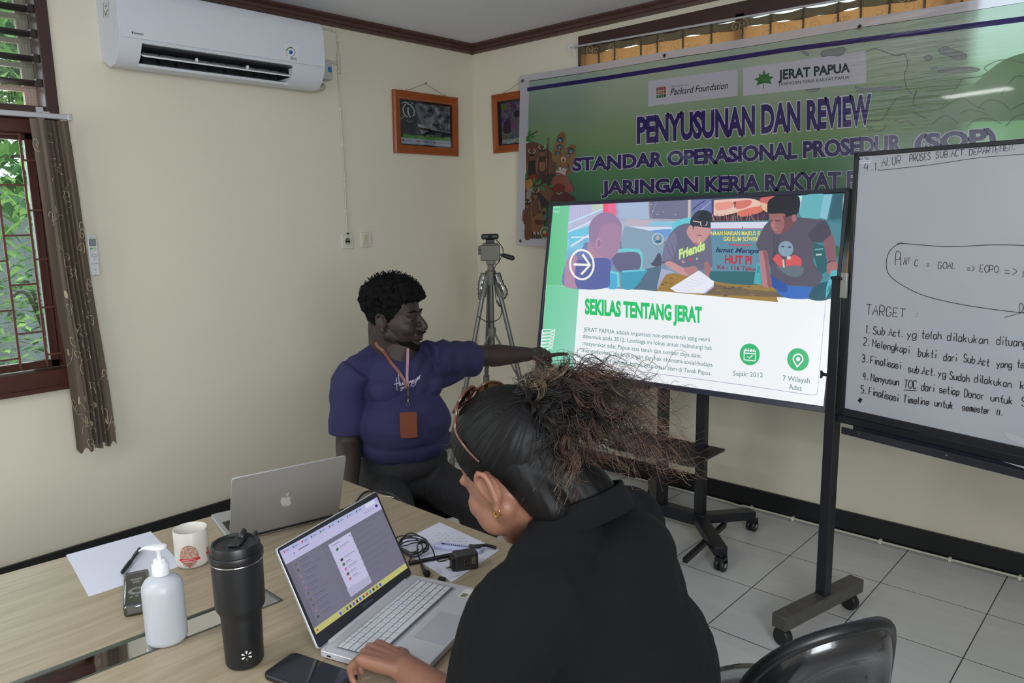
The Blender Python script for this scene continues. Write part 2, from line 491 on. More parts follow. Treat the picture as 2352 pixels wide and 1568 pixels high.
w2 = MB()
w2.bb((-0.10, -2.665, 0.955), (0.006, -2.575, 2.045)); w2.bb((-0.10, -4.05, 0.955), (0.006, -3.98, 2.045))
w2.bb((-0.10, -3.98, 1.985), (0.006, -2.665, 2.045))
w2.bb((-0.10, -4.05, 0.875), (0.026, -2.575, 0.955)); w2.bb((-0.10, -4.07, 0.862), (0.040, -2.60, 0.884))
W2 = structure(w2.build('window_2', M_red, bevel=0.004), 'lower window with red-brown frame and iron bars')
lf = MB()
for ya, yb in ((-3.31, -2.665), (-3.98, -3.33)):
    lf.bb((-0.075, yb - 0.035, 0.958), (-0.045, yb, 1.985)); lf.bb((-0.075, ya, 0.958), (-0.045, ya + 0.035, 1.985))
    lf.bb((-0.075, ya, 0.958), (-0.045, yb, 0.992)); lf.bb((-0.075, ya, 1.960), (-0.045, yb, 1.985))
LF = lf.build('casement_frame', M_red, W2, bevel=0.003)
for ya, yb in ((-3.29, -2.70), (-3.96, -3.35)): MB().bb((-0.064, ya, 0.985), (-0.060, yb, 1.965)).build('glass_pane', M_glass, LF)
gb = MB()
ys = [-2.724, -2.828, -2.932, -3.036, -3.14, -3.244, -3.348, -3.452, -3.556, -3.66, -3.764, -3.868]
for y in ys: gb.box((-0.022, y, 1.50), (0.009, 0.009, 1.06))
for i, y in enumerate([-2.66] + ys[:-1]):
    y2 = ([-2.66] + ys)[i + 1]; off = 0.0 if i % 2 == 0 else 0.107
    for z in np.arange(1.02 + off, 2.0, 0.213): gb.box((-0.022, (y + y2) / 2, z), (0.008, abs(y - y2), 0.008))
gb.build('security_bars', M_bar, W2)

# ------------------------------------------------------------------ window behind the banner, and the two the camera does not see
w3 = MB()
for (x0, x1, z0, z1) in ((0.90, 0.98, 1.12, 2.64), (3.80, 3.88, 1.12, 2.64), (0.98, 3.80, 2.553, 2.64), (0.98, 3.80, 1.12, 1.19), (1.9, 1.95, 1.19, 2.585), (2.85, 2.90, 1.19, 2.585), (0.98, 3.80, 2.02, 2.07)):
    w3.bb((x0, -0.008, z0), (x1, 0.09, z1))
W3 = structure(w3.build('window_3', M_frame, bevel=0.003))
MB().bb((0.98, 0.05, 1.19), (3.80, 0.054, 2.585)).build('glass_pane', M_glass, W3)
for name, ax in (('window_4', 'y'), ('window_5', 'x')):
    mb = MB()
    a0, a1 = (0.65, 2.25) if ax == 'y' else (-5.05, -3.15)
    for (p, q, z0, z1) in ((a0, a0 + .06, 1.05, 2.45), (a1 - .06, a1, 1.05, 2.45), (a0, a1, 1.05, 1.11), (a0, a1, 2.39, 2.45), ((a0 + a1) / 2 - .03, (a0 + a1) / 2 + .03, 1.05, 2.45)):
        if ax == 'y': mb.bb((p, RY - 0.1, z0), (q, RY + 0.01, z1))
        else: mb.bb((RX - 0.01, p, z0), (RX + 0.1, q, z1))
    structure(mb.build(name, M_frame))

# ------------------------------------------------------------------ outside the left window
M_ground = mat('sandy_ground', (172, 164, 150), 0.95, var=0.3, scale=16, bump=0.4, bscale=40)
structure(MB().bb((-9, -9, -0.25), (-0.14, 3, -0.12)).build('ground', M_ground))
M_block = mat('weathered_block_wall', (138, 142, 148), 0.9, var=0.35, scale=3.0, bump=0.4, bscale=18)
yw = MB(); yw.bb((-4.75, -9, -0.12), (-4.6, 3, 2.0))
for z in (0.25, 0.62, 0.99, 1.36, 1.73): yw.bb((-4.6, -9, z), (-4.594, 3, z + 0.012))
tag(yw.build('garden_wall', M_block), 'weathered grey block wall across the yard outside the window', 'wall')
kb = MB()
for i in range(14): kb.bb((-4.12, -7 + i * 0.72, -0.12), (-3.95, -6.3 + i * 0.72, 0.12))
tag(kb.build('garden_kerb', mat('pale_concrete', (176, 174, 166), 0.9, var=0.15, scale=6)), 'low pale concrete kerb edging the yard below the garden wall', 'kerb')

def leaf_cloud(n, box, size, cols, droop, seed, centres=14, spread=0.3):
    rnd = random.Random(seed); mb = MB()
    cs = [[rnd.uniform(a, b) for a, b in zip(box[0], box[1])] for _ in range(centres)]
    for i in range(n):
        c = rnd.choice(cs)
        p = Vector([c[k] + rnd.gauss(0, spread) for k in range(3)])
        az = rnd.uniform(0, 2 * math.pi); L = size * rnd.uniform(0.6, 1.2); w = L * 0.17
        d = Vector((math.cos(az), math.sin(az), -droop * rnd.uniform(0.2, 1.4))).normalized()
        sd = d.cross(Vector((rnd.gauss(0, .3), rnd.gauss(0, .3), 1))).normalized(); up = sd.cross(d)
        q = p + d * L * 0.5 + up * L * 0.06; e = p + d * L
        mb.add([p, q + sd * w, e, q - sd * w, q - up * w * 0.3], [(0, 4, 1), (1, 4, 2), (2, 4, 3), (3, 4, 0)], rnd.randrange(len(cols)))
    return mb
def leaf_mat(nm, rgb):
    m = print_mat_leaf = mat(nm, rgb, 0.45, var=0.2, scale=8)
    nt = m.node_tree
    if 'Translucent BSDF' not in nt.nodes:
        tr = nt.nodes.new('ShaderNodeBsdfTranslucent'); tr.inputs[0].default_value = (*lin(tuple(min(255, int(c * 1.15)) for c in rgb)), 1)
        ms = nt.nodes.new('ShaderNodeMixShader'); ms.inputs[0].default_value = 0.35
        nt.links.new(nt.nodes['Principled BSDF'].outputs[0], ms.inputs[1]); nt.links.new(tr.outputs[0], ms.inputs[2]); nt.links.new(ms.outputs[0], nt.nodes['Material Output'].inputs[0])
    return m
LM = [leaf_mat('leaf_green', (116, 162, 90)), leaf_mat('leaf_light_green', (172, 206, 128)), leaf_mat('leaf_dark_green', (66, 108, 60))]
M_bark = mat('bark', (84, 74, 62), 0.9, var=0.3, bump=0.5)
def tree(name, base, label, n, box, size, droop, seed, trunk_h, cat='tree', group=None):
    t = empty(name, base, label, cat, group=group)
    tm = MB(); tm.tube(bez([base, (base[0] + .05, base[1] - .04, base[2] + trunk_h * .5), (base[0] - .02, base[1] + .05, base[2] + trunk_h)], 6), [0.09 - 0.06 * i / 12 for i in range(13)], 9)
    rnd = random.Random(seed + 1)
    for k in range(7):
        h = trunk_h * rnd.uniform(0.45, 1.0); e = [rnd.uniform(a, b) for a, b in zip(box[0], box[1])]
        tm.tube(bez([(base[0], base[1], base[2] + h), ((base[0] + e[0]) / 2, (base[1] + e[1]) / 2, max(e[2], base[2] + h)), e], 5), [0.025 - 0.0019 * i for i in range(11)], 6)
    tm.build('trunk', M_bark, t, smooth=60)
    leaf_cloud(n, box, size, LM, droop, seed).build('foliage', LM, t)
    return t
tree('mango_tree', (-3.75, -2.4, -0.12), 'leafy green tree with long drooping leaves outside the window', 3600, ((-3.9, -3.4, 1.75), (-2.9, -1.2, 3.7)), 0.22, 0.9, 3, 2.4)
tree('garden_shrub', (-3.45, -1.75, -0.12), 'low leafy shrub in front of the garden wall below the tree', 800, ((-3.6, -2.1, 0.72), (-3.3, -1.4, 1.1)), 0.13, 0.3, 9, 0.8, 'shrub')
# ================================================================== THINGS ON THE WALLS
# ---- air conditioner
ac = empty('air_conditioner', (0, -1.85, 2.29), 'long white wall-mounted air conditioner high up beside the louvred window', 'air conditioner')
A0, A1 = -2.365, -1.325
acp = [(0, 2.325), (0, 2.612), (0.185, 2.612), (0.208, 2.600), (0.222, 2.560), (0.224, 2.430), (0.214, 2.372), (0.186, 2.322), (0.150, 2.292), (0.09, 2.284)]
body = MB()
# shell with an open mouth along the lower front
gap0, gap1 = A0 + 0.095, A1 - 0.190
for (ya, yb) in ((A0, gap0), (gap1, A1)): body.prism(acp, (0, ya, 0), (1, 0, 0), (0, 0, 1), (0, 1, 0), yb - ya)
body.prism([(0, 2.36), (0, 2.612), (0.185, 2.612), (0.208, 2.600), (0.222, 2.560), (0.224, 2.430), (0.216, 2.380), (0.12, 2.375)], (0, gap0, 0), (1, 0, 0), (0, 0, 1), (0, 1, 0), gap1 - gap0)
body.prism([(0, 2.300), (0, 2.325), (0.10, 2.318), (0.152, 2.303), (0.150, 2.292), (0.09, 2.284)], (0, gap0, 0), (1, 0, 0), (0, 0, 1), (0, 1, 0), gap1 - gap0)
AB = body.build('body', mat('ac_white', (206, 208, 216), 0.4, var=0.01), ac, smooth=35)
MB().bb((0.045, gap0 + .001, 2.3695), (0.205, gap1 - .001, 2.3745)).bb((0.05, gap0 - .001, 2.325), (0.17, gap0 + .002, 2.372)).bb((0.05, gap1 - .002, 2.325), (0.17, gap1 + .001, 2.372)).build('outlet_liner', mat('dark_outlet', (34, 38, 46), 0.6), ac)
MB().bb((0.02, gap0, 2.322), (0.045, gap1, 2.376)).build('air_outlet', mat('dark_outlet', (34, 38, 46), 0.6), ac, label='dark air outlet')
for k in range(9):
    y = gap0 + 0.05 + k * (gap1 - gap0 - 0.1) / 8
    MB().bb((0.045, y - 0.002, 2.326), (0.09, y + 0.002, 2.370)).build('swing_vane', mat('dark_outlet', (34, 38, 46)), ac)
fl = MB(); rot = Matrix.Rotation(R(18), 3, 'Y')
fl.box((0.176, (gap0 + gap1) / 2, 2.338), (0.070, gap1 - gap0 - 0.012, 0.007), rot)
for k in (0.34, 0.68): fl.box((0.188, gap0 + (gap1 - gap0) * k, 2.345), (0.016, 0.010, 0.016))
fl.build('louvre_flap', M_white, ac, bevel=0.002)
pn = MB(); pn.prism([(0.2235, 2.40), (0.2245, 2.425), (0.2225, 2.562), (0.2080, 2.604), (0.1990, 2.612), (0.2020, 2.614), (0.2110, 2.607), (0.2265, 2.563), (0.2285, 2.42), (0.2245, 2.395)], (0, A0 + .006, 0), (1, 0, 0), (0, 0, 1), (0, 1, 0), A1 - A0 - .012)
pn.build('front_panel', mat('ac_panel_white', (208, 210, 220), 0.3, var=0.01), ac, smooth=35)
fa = on_plane((0.2292, 0, 0), (1, 0, 0))
cv = Canvas(fa)
cv.text('DAIKIN', (308, 78), (329, 81), 4.2, (70, 74, 82), bold=0.02); cv.poly([(302, 72), (307, 73), (304, 78), (303, 78)], (70, 74, 82))
cv.build('brand_mark', print_mat('ac_print', 0.4), ac)
cv = Canvas(fa)
cv.poly([(653, 101), (687, 105), (684, 141), (652, 136)], (216, 217, 222))
for a in range(5): cv.line([(668 + 11 * math.cos(R(200 + a * 18)), 120 + 11 * math.sin(R(200 + a * 18))), (668 + 11 * math.cos(R(217 + a * 18)), 120 + 11 * math.sin(R(217 + a * 18)))], 3.2, [(60, 120, 60), (80, 140, 60), (120, 160, 60), (70, 110, 70), (70, 90, 80)][a])
cv.line([(668 + 10 * math.cos(R(a)), 120 + 10 * math.sin(R(a))) for a in range(-65, 80, 12)], 1.2, (60, 70, 80))
cv.ell(668, 120, 4.6, 5, (42, 104, 172))
for k in range(4): cv.line([(655, 118 + k * 4.5), (662, 119 + k * 4.5)], 1.2, (190, 120, 125))
for k in range(3): cv.line([(666, 131 + k * 2.6), (682, 133 + k * 2.6)], 1.3, (110, 112, 120))
cv.build('energy_label', print_mat('ac_print', 0.4), ac, label='white energy label with blue dot')
fs = on_plane((0, A0 - 0.0006, 0), (0, -1, 0))
cv = Canvas(fs)
cv.poly([(237, 8), (249, 4), (248, 38), (238, 41)], (205, 205, 208)); cv.line([(237, 8), (249, 4), (248, 38), (238, 41), (237, 8)], 0.8, (90, 90, 95))
cv.line([(239, 24), (242, 31), (242, 36)], 1.6, (60, 60, 66)); cv.line([(247, 22), (244, 30), (244, 35)], 1.6, (60, 60, 66)); cv.ell(243, 14, 3, 3.4, (150, 150, 155))
cv.build('side_sticker', print_mat('ac_print', 0.4), ac)
bx = MB(); bx.bb((0.004, A1 + 0.060, 2.365), (0.075, A1 + 0.146, 2.470)); 
bx.build('junction_box', mat('grey_plastic', (176, 176, 172), 0.5), ac, bevel=0.004)
MB().bb((0.075, A1 + 0.118, 2.405), (0.083, A1 + 0.136, 2.430)).build('switch_button', mat('blue_plastic', (40, 110, 180), 0.4), ac, label='blue button')
pp = MB(); pp.tube(bez([(0.06, A1 - 0.06, 2.306), (0.05, A1 + 0.05, 2.310), (0.03, A1 + 0.105, 2.326), (0.004, A1 + 0.12, 2.34)], 8), 0.016, 10)
pp.build('drain_pipe', mat('pale_lagging', (190, 188, 172), 0.8), ac, smooth=60)

# ---- surface cable from the air conditioner to the socket
M_cable = mat('cream_cable', (196, 192, 180), 0.55)
cb = MB()
cb.tube(bez([(0.008, -2.40, 2.650), (0.008, -1.79, 2.650), (0.008, -1.43, 2.648), (0.008, -1.16, 2.648), (0.008, -1.105, 2.644), (0.008, -1.088, 2.625), (0.008, -1.087, 2.51), (0.008, -1.093, 2.43), (0.008, -1.092, 2.22), (0.008, -1.09, 2.02), (0.008, -1.089, 1.83), (0.008, -1.091, 1.64), (0.008, -1.090, 1.516)], 6), 0.0042, 8)
cab = tag(cb.build('power_cable', M_cable, smooth=60), 'thin cream cable clipped down the wall from the air conditioner to the socket', 'cable')
M_clip = mat('clip_white', (216, 214, 206), 0.5)
for y, z in ((-1.79, 2.650), (-1.43, 2.648), (-1.113, 2.646)): MB().bb((0.001, y - 0.005, z - 0.007), (0.014, y + 0.005, z + 0.007)).build('cable_clip', M_clip, cab)
for y, z in ((-1.087, 2.60), (-1.087, 2.52), (-1.093, 2.43), (-1.092, 2.22), (-1.09, 2.02), (-1.089, 1.83), (-1.091, 1.64)): MB().bb((0.001, y - 0.008, z - 0.005), (0.014, y + 0.010, z + 0.004)).build('cable_clip', M_clip, cab)
MB().tube([(0.01, A1 + 0.146, 2.455), (0.01, -1.15, 2.474), (0.01, -1.091, 2.474)], 0.007, 8).build('branch_conduit', M_cable, cab, smooth=60)
MB().tube([(0.009, -1.087, 2.53), (0.009, -1.088, 2.42)], 0.011, 8).build('cable_splice', M_cable, cab, smooth=60)

# ---- socket and switch
M_plate = mat('ivory_plate', (206, 204, 192), 0.45)
so = empty('wall_socket', (0, -1.091, 1.466), 'round-hole wall socket at the end of the cream cable', 'socket')
MB().bb((0, -1.132, 1.421), (0.010, -1.050, 1.511)).build('plate', M_plate, so, bevel=0.004)
ry = Matrix.Rotation(R(90), 3, 'Y')
MB().lathe([(0.026, 0.0), (0.026, 0.004), (0.020, 0.004), (0.018, -0.004), (0.001, -0.004)], (0.010, -1.091, 1.466), 24, 0, ry).build('socket_ring', mat('ivory_dark', (190, 188, 176), 0.5), so, smooth=40)
for dy in (-0.009, 0.009): MB().lathe([(0.0032, 0), (0.0032, 0.0015), (0.0001, 0.0015)], (0.0075, -1.091 + dy, 1.466), 10, 0, ry).build('pin_hole', M_black, so)
MB().tube([(0.012, -1.090, 1.516), (0.014, -1.091, 1.506)], 0.006, 8).build('cable_entry', M_black, so)
sw = empty('light_switch', (0, -0.955, 1.470), 'ivory light switch on the wall next to the socket', 'switch')
MB().bb((0, -0.995, 1.425), (0.010, -0.915, 1.515)).build('plate', M_plate, sw, bevel=0.004)
MB().box((0.012, -0.962, 1.478), (0.006, 0.026, 0.048), Matrix.Rotation(R(6), 3, 'Y')).build('rocker', mat('ivory_rocker', (196, 186, 160), 0.5), sw, bevel=0.0015)
MB().bb((0.0095, -0.982, 1.44), (0.0115, -0.930, 1.448)).build('trim_strip', mat('ivory_dark', (190, 188, 176)), sw)

# ---- air conditioner remote
rm = empty('remote_control', (0.004, -2.497, 1.455), 'white air conditioner remote in a holder beside the curtain', 'remote control')
MB().bb((0.0, -2.513, 1.375), (0.005, -2.481, 1.43)).build('holder', M_white, rm, bevel=0.002)
MB().bb((0.005, -2.516, 1.362), (0.024, -2.476, 1.546)).build('body', M_white, rm, bevel=0.005, seg=3)
fr_ = lambda u, v, l=0: (0.0243 + l, -2.516 + 0.040 * u, 1.546 - 0.184 * v)
cv = Canvas(fr_)
cv.text('DAIKIN', (0.25, 0.06), (0.72, 0.06), 0.022, (70, 72, 78), bold=0.02)
cv.poly([(0.14, 0.09), (0.86, 0.09), (0.86, 0.27), (0.14, 0.27)], (96, 104, 106)); cv.poly([(0.2, 0.10), (0.80, 0.10), (0.80, 0.26), (0.2, 0.26)], (132, 142, 140))
cv.poly([(0.16, 0.31), (0.46, 0.31), (0.46, 0.345), (0.16, 0.345)], (52, 160, 130)); cv.poly([(0.54, 0.305), (0.84, 0.305), (0.84, 0.34), (0.54, 0.34)], (196, 200, 70))
for (u, v) in ((.2, .37), (.6, .37), (.2, .5), (.6, .48), (.6, .54), (.45, .6), (.2, .71), (.5, .7), (.7, .7), (.4, .85)): cv.line([(u, v), (u + .2, v)], 0.012, (96, 98, 104))
for a in (0.17, 0.40): cv.line([(a, 0.47), (a + .2, 0.47), (a + .2, 0.53), (a, 0.53), (a, 0.47)], 0.008, (120, 120, 126))
cv.build('button_print', print_mat('remote_print', 0.4), rm)

# ---- framed pictures
M_pwood = mat('orange_varnished_wood', (146, 74, 34), 0.3, var=0.3, scale=22)
M_pblack = mat('black_mount', (24, 27, 32), 0.5)
M_pglass = clear_mat('picture_glass', (245, 248, 250), 0.02, 0.05)
def picture(name, label, along, a0, a1, z0, z1, w, art, tilt=0.022):
    """along 'y' on the left wall, 'x' on the back wall"""
    P = (lambda a, d, z: (d + (z - z0) * tilt, a, z)) if along == 'y' else (lambda a, d, z: (a, -d - (z - z0) * tilt, z))
    root = empty(name, P((a0 + a1) / 2, 0, z0), label, 'picture')
    fm = MB()
    prof = [(0, 0.002), (0, 0.020), (0.010, 0.026), (w * 0.75, 0.018), (w, 0.016), (w, 0.002)]
    cs = [(a0, z0, 1, 1), (a1, z0, -1, 1), (a1, z1, -1, -1), (a0, z1, 1, -1)]
    for i in range(4):
        p, q = cs[i], cs[(i + 1) % 4]
        va = [P(p[0] + p[2] * s, d, p[1] + p[3] * s) for s, d in prof]; vb = [P(q[0] + q[2] * s, d, q[1] + q[3] * s) for s, d in prof]
        k = len(prof); fm.add(va + vb, [(j, (j + 1) % k, k + (j + 1) % k, k + j) for j in range(k)])
    fm.build('frame', M_pwood, root)
    b = MB(); b.add([P(a0 + w * .9, 0.006, z0 + w * .9), P(a1 - w * .9, 0.006, z0 + w * .9), P(a1 - w * .9, 0.006, z1 - w * .9), P(a0 + w * .9, 0.006, z1 - w * .9)], [(0, 1, 2, 3)])
    b.build('mount', M_pblack, root)
    cv = Canvas(lambda u, v, l=0: P(a0 + w + (a1 - a0 - 2 * w) * u, 0.0075 + l, z1 - w - (z1 - z0 - 2 * w) * v), start=0.0)
    art(cv); cv.build('photo_print', print_mat('photo_print', 0.45), root)
    g = MB(); g.add([P(a0 + w * .9, 0.0135, z0 + w * .9), P(a1 - w * .9, 0.0135, z0 + w * .9), P(a1 - w * .9, 0.0135, z1 - w * .9), P(a0 + w * .9, 0.0135, z1 - w * .9)], [(0, 1, 2, 3)])
    g.build('glass', M_pglass, root)
    am = (a0 + a1) / 2 + 0.0; k0, k1 = a0 + (a1 - a0) * .2, a1 - (a1 - a0) * .2
    hw = MB(); hw.tube([P(k0, 0.012, z1 + .002), P(am, 0.004, z1 + 0.062), P(k1, 0.012, z1 + .002)], 0.0012, 5)
    for k in (k0, k1): hw.tube([P(k, 0.012, z1 - .004), P(k, 0.012, z1 + .010)], 0.003, 6)
    hw.tube([P(am, 0.0, z1 + 0.060), P(am, 0.014, z1 + 0.066)], 0.0035, 6)
    hw.build('hanging_wire', mat('brass_wire', (128, 116, 84), 0.4, 0.5), root)
    return root
def art_bw(cv):
    rnd = random.Random(4)
    cv.quad([(0.02, 0.05), (0.97, 0.05), (0.97, 0.83), (0.02, 0.83)], 60, 44, lambda u, v: (lambda k: (k, k, k + 6))(int(max(20, min(190, 96 + 95 * noise.noise((u * 9, v * 8, 2)) + 60 * noise.noise((u * 26, v * 20, 5)) + 45 * (0.55 - abs(v - .45)))))))
    cv.poly([(0.02, 0.05), (0.30, 0.05), (0.42, 0.40), (0.36, 0.83), (0.02, 0.83)], (58, 60, 66), True)
    cv.poly([(0.03, 0.5), (0.3, 0.45), (0.36, 0.83), (0.02, 0.83)], (44, 46, 52))
    for k in range(14): cv.line([(0.05 + k * .02, 0.5), (0.04 + k * .024, 0.82)], 0.004, (70 + rnd.randrange(60),) * 3)
    cv.poly([(0.29, 0.09), (0.34, 0.1), (0.53, 0.52), (0.62, 0.62), (0.56, 0.66), (0.45, 0.56), (0.33, 0.3)], (120, 120, 126), True)
    cv.curve([(0.12, 0.1), (0.07, 0.2), (0.09, 0.32), (0.15, 0.38)], 0.022, (210, 208, 200)); cv.curve([(0.19, 0.1), (0.27, 0.2), (0.27, 0.3), (0.24, 0.35)], 0.024, (200, 198, 192)); cv.curve([(0.16, 0.17), (0.16, 0.28), (0.20, 0.38)], 0.026, (214, 212, 204))
    cv.curve([(0.05, 0.09), (0.13, 0.06), (0.2, 0.1), (0.25, 0.06)], 0.02, (176, 176, 172)); cv.curve([(0.1, 0.06), (0.2, 0.12), (0.26, 0.14)], 0.016, (190, 190, 186)); cv.curve([(0.02, 0.44), (0.08, 0.38), (0.11, 0.33)], 0.016, (180, 180, 176))
    cv.curve([(0.14, 0.45), (0.18, 0.48), (0.25, 0.45)], 0.02, (134, 132, 130))
    cv.poly([(0.5, 0.45), (0.68, 0.55), (0.62, 0.66), (0.52, 0.6)], (150, 150, 154)); cv.poly([(0.33, 0.5), (0.52, 0.54), (0.5, 0.6), (0.34, 0.57)], (176, 176, 180))
    cv.poly([(0.34, 0.58), (0.95, 0.62), (0.95, 0.83), (0.38, 0.76)], (34, 35, 40)); cv.line([(0.58, 0.6), (0.96, 0.635)], 0.018, (176, 176, 182)); cv.poly([(0.36, 0.63), (0.54, 0.64), (0.4, 0.73)], (140, 140, 146))
    cv.poly([(0.66, 0.68), (0.82, 0.66), (0.75, 0.76), (0.64, 0.75)], (86, 86, 92)); cv.poly([(0.72, 0.82), (0.96, 0.72), (0.97, 0.83)], (128, 128, 134)); cv.line([(0.5, 0.76), (0.95, 0.83)], 0.01, (160, 160, 166))
    cv.line([(0.5, 0.77), (0.52, 0.73), (0.62, 0.73), (0.61, 0.76)], 0.012, (210, 210, 214))
    cv.line([(0.905, 0.06), (0.91, 0.6)], 0.012, (56, 60, 66))
    for k in range(9): cv.curve([(0.58, 0.55), (0.5 + k * .025, 0.35), (0.47 + k * .04, 0.3 + 0.01 * (k - 4) ** 2)], 0.006, (160 + (k % 3) * 20,) * 3)
    cv.poly([(0.02, 0.83), (0.97, 0.83), (0.97, 0.965), (0.02, 0.965)], (176, 180, 196))
    x = 0.06
    while x < 0.93:
        w_ = rnd.uniform(0.010, 0.022); hh = rnd.uniform(0.05, 0.085); cv.poly([(x, 0.83 - hh), (x + w_, 0.825 - hh), (x + w_, 0.845), (x, 0.84)], (96 + rnd.randrange(30), 158 + rnd.randrange(24), 62)); x += w_ + 0.004
    for x, c in ((0.05, (52, 74, 140)), (0.33, (190, 40, 44)), (0.49, (60, 140, 200)), (0.65, (170, 60, 120)), (0.80, (150, 170, 190))):
        cv.ell(x, 0.895, 0.018, 0.022, c)
        for k in range(7): cv.line([(x + .03 + k * .018, 0.895), (x + .042 + k * .018, 0.895 + rnd.uniform(-.01, .01))], 0.012, (90, 92, 110))
picture('framed_photograph', 'orange-wood framed black and white photo with a green caption, hanging fully in view', 'y', -0.712, -0.170, 1.995, 2.372, 0.050, art_bw)
def art_col(cv):
    cv.quad([(0.06, 0.05), (0.97, 0.05), (0.97, 0.97), (0.06, 0.97)], 60, 46, lambda u, v: tuple(int(max(10, min(225, c + 80 * noise.noise((u * 34, v * 26, k)) + 60 * noise.noise((u * 12, v * 9, 3 + k * .4)) + 60 * (v > .9)))) for k, c in enumerate((112, 96 + 14 * (v > .6), 124 - 14 * (v > .6)))))
    cv.ell(0.13, 0.13, 0.07, 0.07, (96, 132, 60))
    cv.poly([(0.26, 0.4), (0.36, 0.32), (0.46, 0.4), (0.44, 0.8), (0.30, 0.8)], (118, 104, 112), True); cv.ell(0.37, 0.33, 0.07, 0.07, (40, 30, 40))
    cv.poly([(0.1, 0.5), (0.22, 0.42), (0.24, 0.7), (0.1, 0.72)], (70, 44, 80), True); cv.ell(0.28, 0.6, 0.03, 0.05, (176, 60, 150))
    cv.poly([(0.52, 0.35), (0.7, 0.3), (0.8, 0.5), (0.75, 0.85), (0.55, 0.85)], (84, 70, 78), True)
picture('framed_photograph', 'orange-wood framed colour photo half hidden behind the banner edge', 'x', 0.196, 0.738, 2.010, 2.383, 0.046, art_col)

# ---- curtain rails and curtains
M_rail = mat('silver_rail', (186, 186, 192), 0.35, 0.3)
rl = empty('curtain_rail', (0.09, -2.56, 2.05), 'silver curtain rail across the barred window', 'curtain rail')
MB().bb((0.088, -4.2, 2.040), (0.106, -2.556, 2.062)).build('rail', M_rail, rl, bevel=0.003)
MB().bb((0.084, -2.568, 2.036), (0.110, -2.550, 2.066)).build('end_cap', M_rail, rl, bevel=0.003)
for y in (-2.645, -4.0): MB().bb((0.0, y - 0.012, 2.062), (0.10, y + 0.012, 2.068)).bb((0.0, y - 0.014, 2.045), (0.016, y + 0.014, 2.095)).build('bracket', M_rail, rl)
def fabric(name, rgb, rgb2, translucent=0.0, scale=9.0, scroll=(196, 180, 150), amt=0.55):
    """woven cloth with a scrolling embroidery pattern"""
    m = bpy.data.materials.new(name); m.use_nodes = True; nt = m.node_tree; b = nt.nodes['Principled BSDF']
    b.inputs['Roughness'].default_value = 0.55; b.inputs['Sheen Weight'].default_value = 0.3
    tc = nt.nodes.new('ShaderNodeTexCoord')
    nz = nt.nodes.new('ShaderNodeTexNoise'); nz.inputs['Scale'].default_value = 260; nt.links.new(tc.outputs['UV'], nz.inputs['Vector'])
    mx = nt.nodes.new('ShaderNodeMix'); mx.data_type = 'RGBA'; mx.inputs[6].default_value = (*lin(rgb), 1); mx.inputs[7].default_value = (*lin(rgb2), 1)
    nt.links.new(nz.outputs['Fac'], mx.inputs[0])
    col = mx.outputs[2]
    nt.links.new(col, b.inputs['Base Color'])
    if translucent:
        tr = nt.nodes.new('ShaderNodeBsdfTranslucent'); nt.links.new(col, tr.inputs['Color'])
        ms = nt.nodes.new('ShaderNodeMixShader'); ms.inputs[0].default_value = translucent
        nt.links.new(b.outputs[0], ms.inputs[1]); nt.links.new(tr.outputs[0], ms.inputs[2]); nt.links.new(ms.outputs[0], nt.nodes['Material Output'].inputs[0])
    _mats[name] = m
    return m
M_cur = fabric('olive_brown_curtain', (100, 86, 70), (84, 71, 56), 0.10)
M_scroll = mat('pale_embroidery', (172, 156, 130), 0.35)
ct = empty('curtain', (0.1, -2.61, 2.04), 'olive brown pleated curtain gathered beside the barred window', 'curtain')
# pleated outline: offset from the wall as a function of position, narrowing at the rail
def cur(u, v):
    z = 2.034 - v * 1.452
    y = -2.715 + 0.035 * v + u * (0.150 + 0.022 * v)
    m_ = math.exp(-((u - 0.58) / 0.22) ** 4)             # the middle is gathered in tight folds, the two side flaps hang flat
    ph = u * 2 * math.pi * 8.5
    dpt = 0.112 - 0.020 * m_ + (0.012 + 0.014 * v) * math.sin(ph + 0.6 * math.sin(v * 2.5)) * m_ + 0.006 * math.sin(u * 9 + v * 4) * (1 - m_)
    dpt += 0.012 * math.exp(-((u - 0.30) / .05) ** 2) - 0.026 * u * u * 0.6
    y += 0.006 * math.sin(ph + 1.2) * m_ + 0.005 * math.sin(v * 9 + 1) * v
    z += 0.012 * math.sin(ph * .5 + 2.0) * v
    return (dpt, y, z)
sc = MB().grid(cur, 160, 60); sc.grid(lambda u, v: Vector(cur(u, v)) - Vector((0.003, 0, 0)), 160, 60); rnd = random.Random(12)
def on_cur(u, v):
    p = Vector(cur(u, v)); a = Vector(cur(u + .004, v)) - p; b = Vector(cur(u, v + .004)) - p
    n = a.cross(b); n.normalize()
    if n.x < 0: n = -n
    return p + n * 0.0022
def scroll(mb, f, u0, v0, r, sgn, turns, ru, rv):
    path = []
    for k in range(34):
        t = k / 33; a = sgn * t * turns * 2 * math.pi; rr = r * (1 - t) ** 0.8
        path.append(f(u0 + ru * rr * math.cos(a + 1), v0 + rv * rr * math.sin(a + 1)))
    mb.tube(path, 0.0016, 4, 1)
for k in range(26):
    u0, v0 = rnd.uniform(0.06, 0.94), (k + rnd.random()) / 26 * 0.96 + 0.02
    scroll(sc, on_cur, u0, v0, 1.0, rnd.choice((-1, 1)), rnd.uniform(0.6, 1.6), 0.10, 0.022)
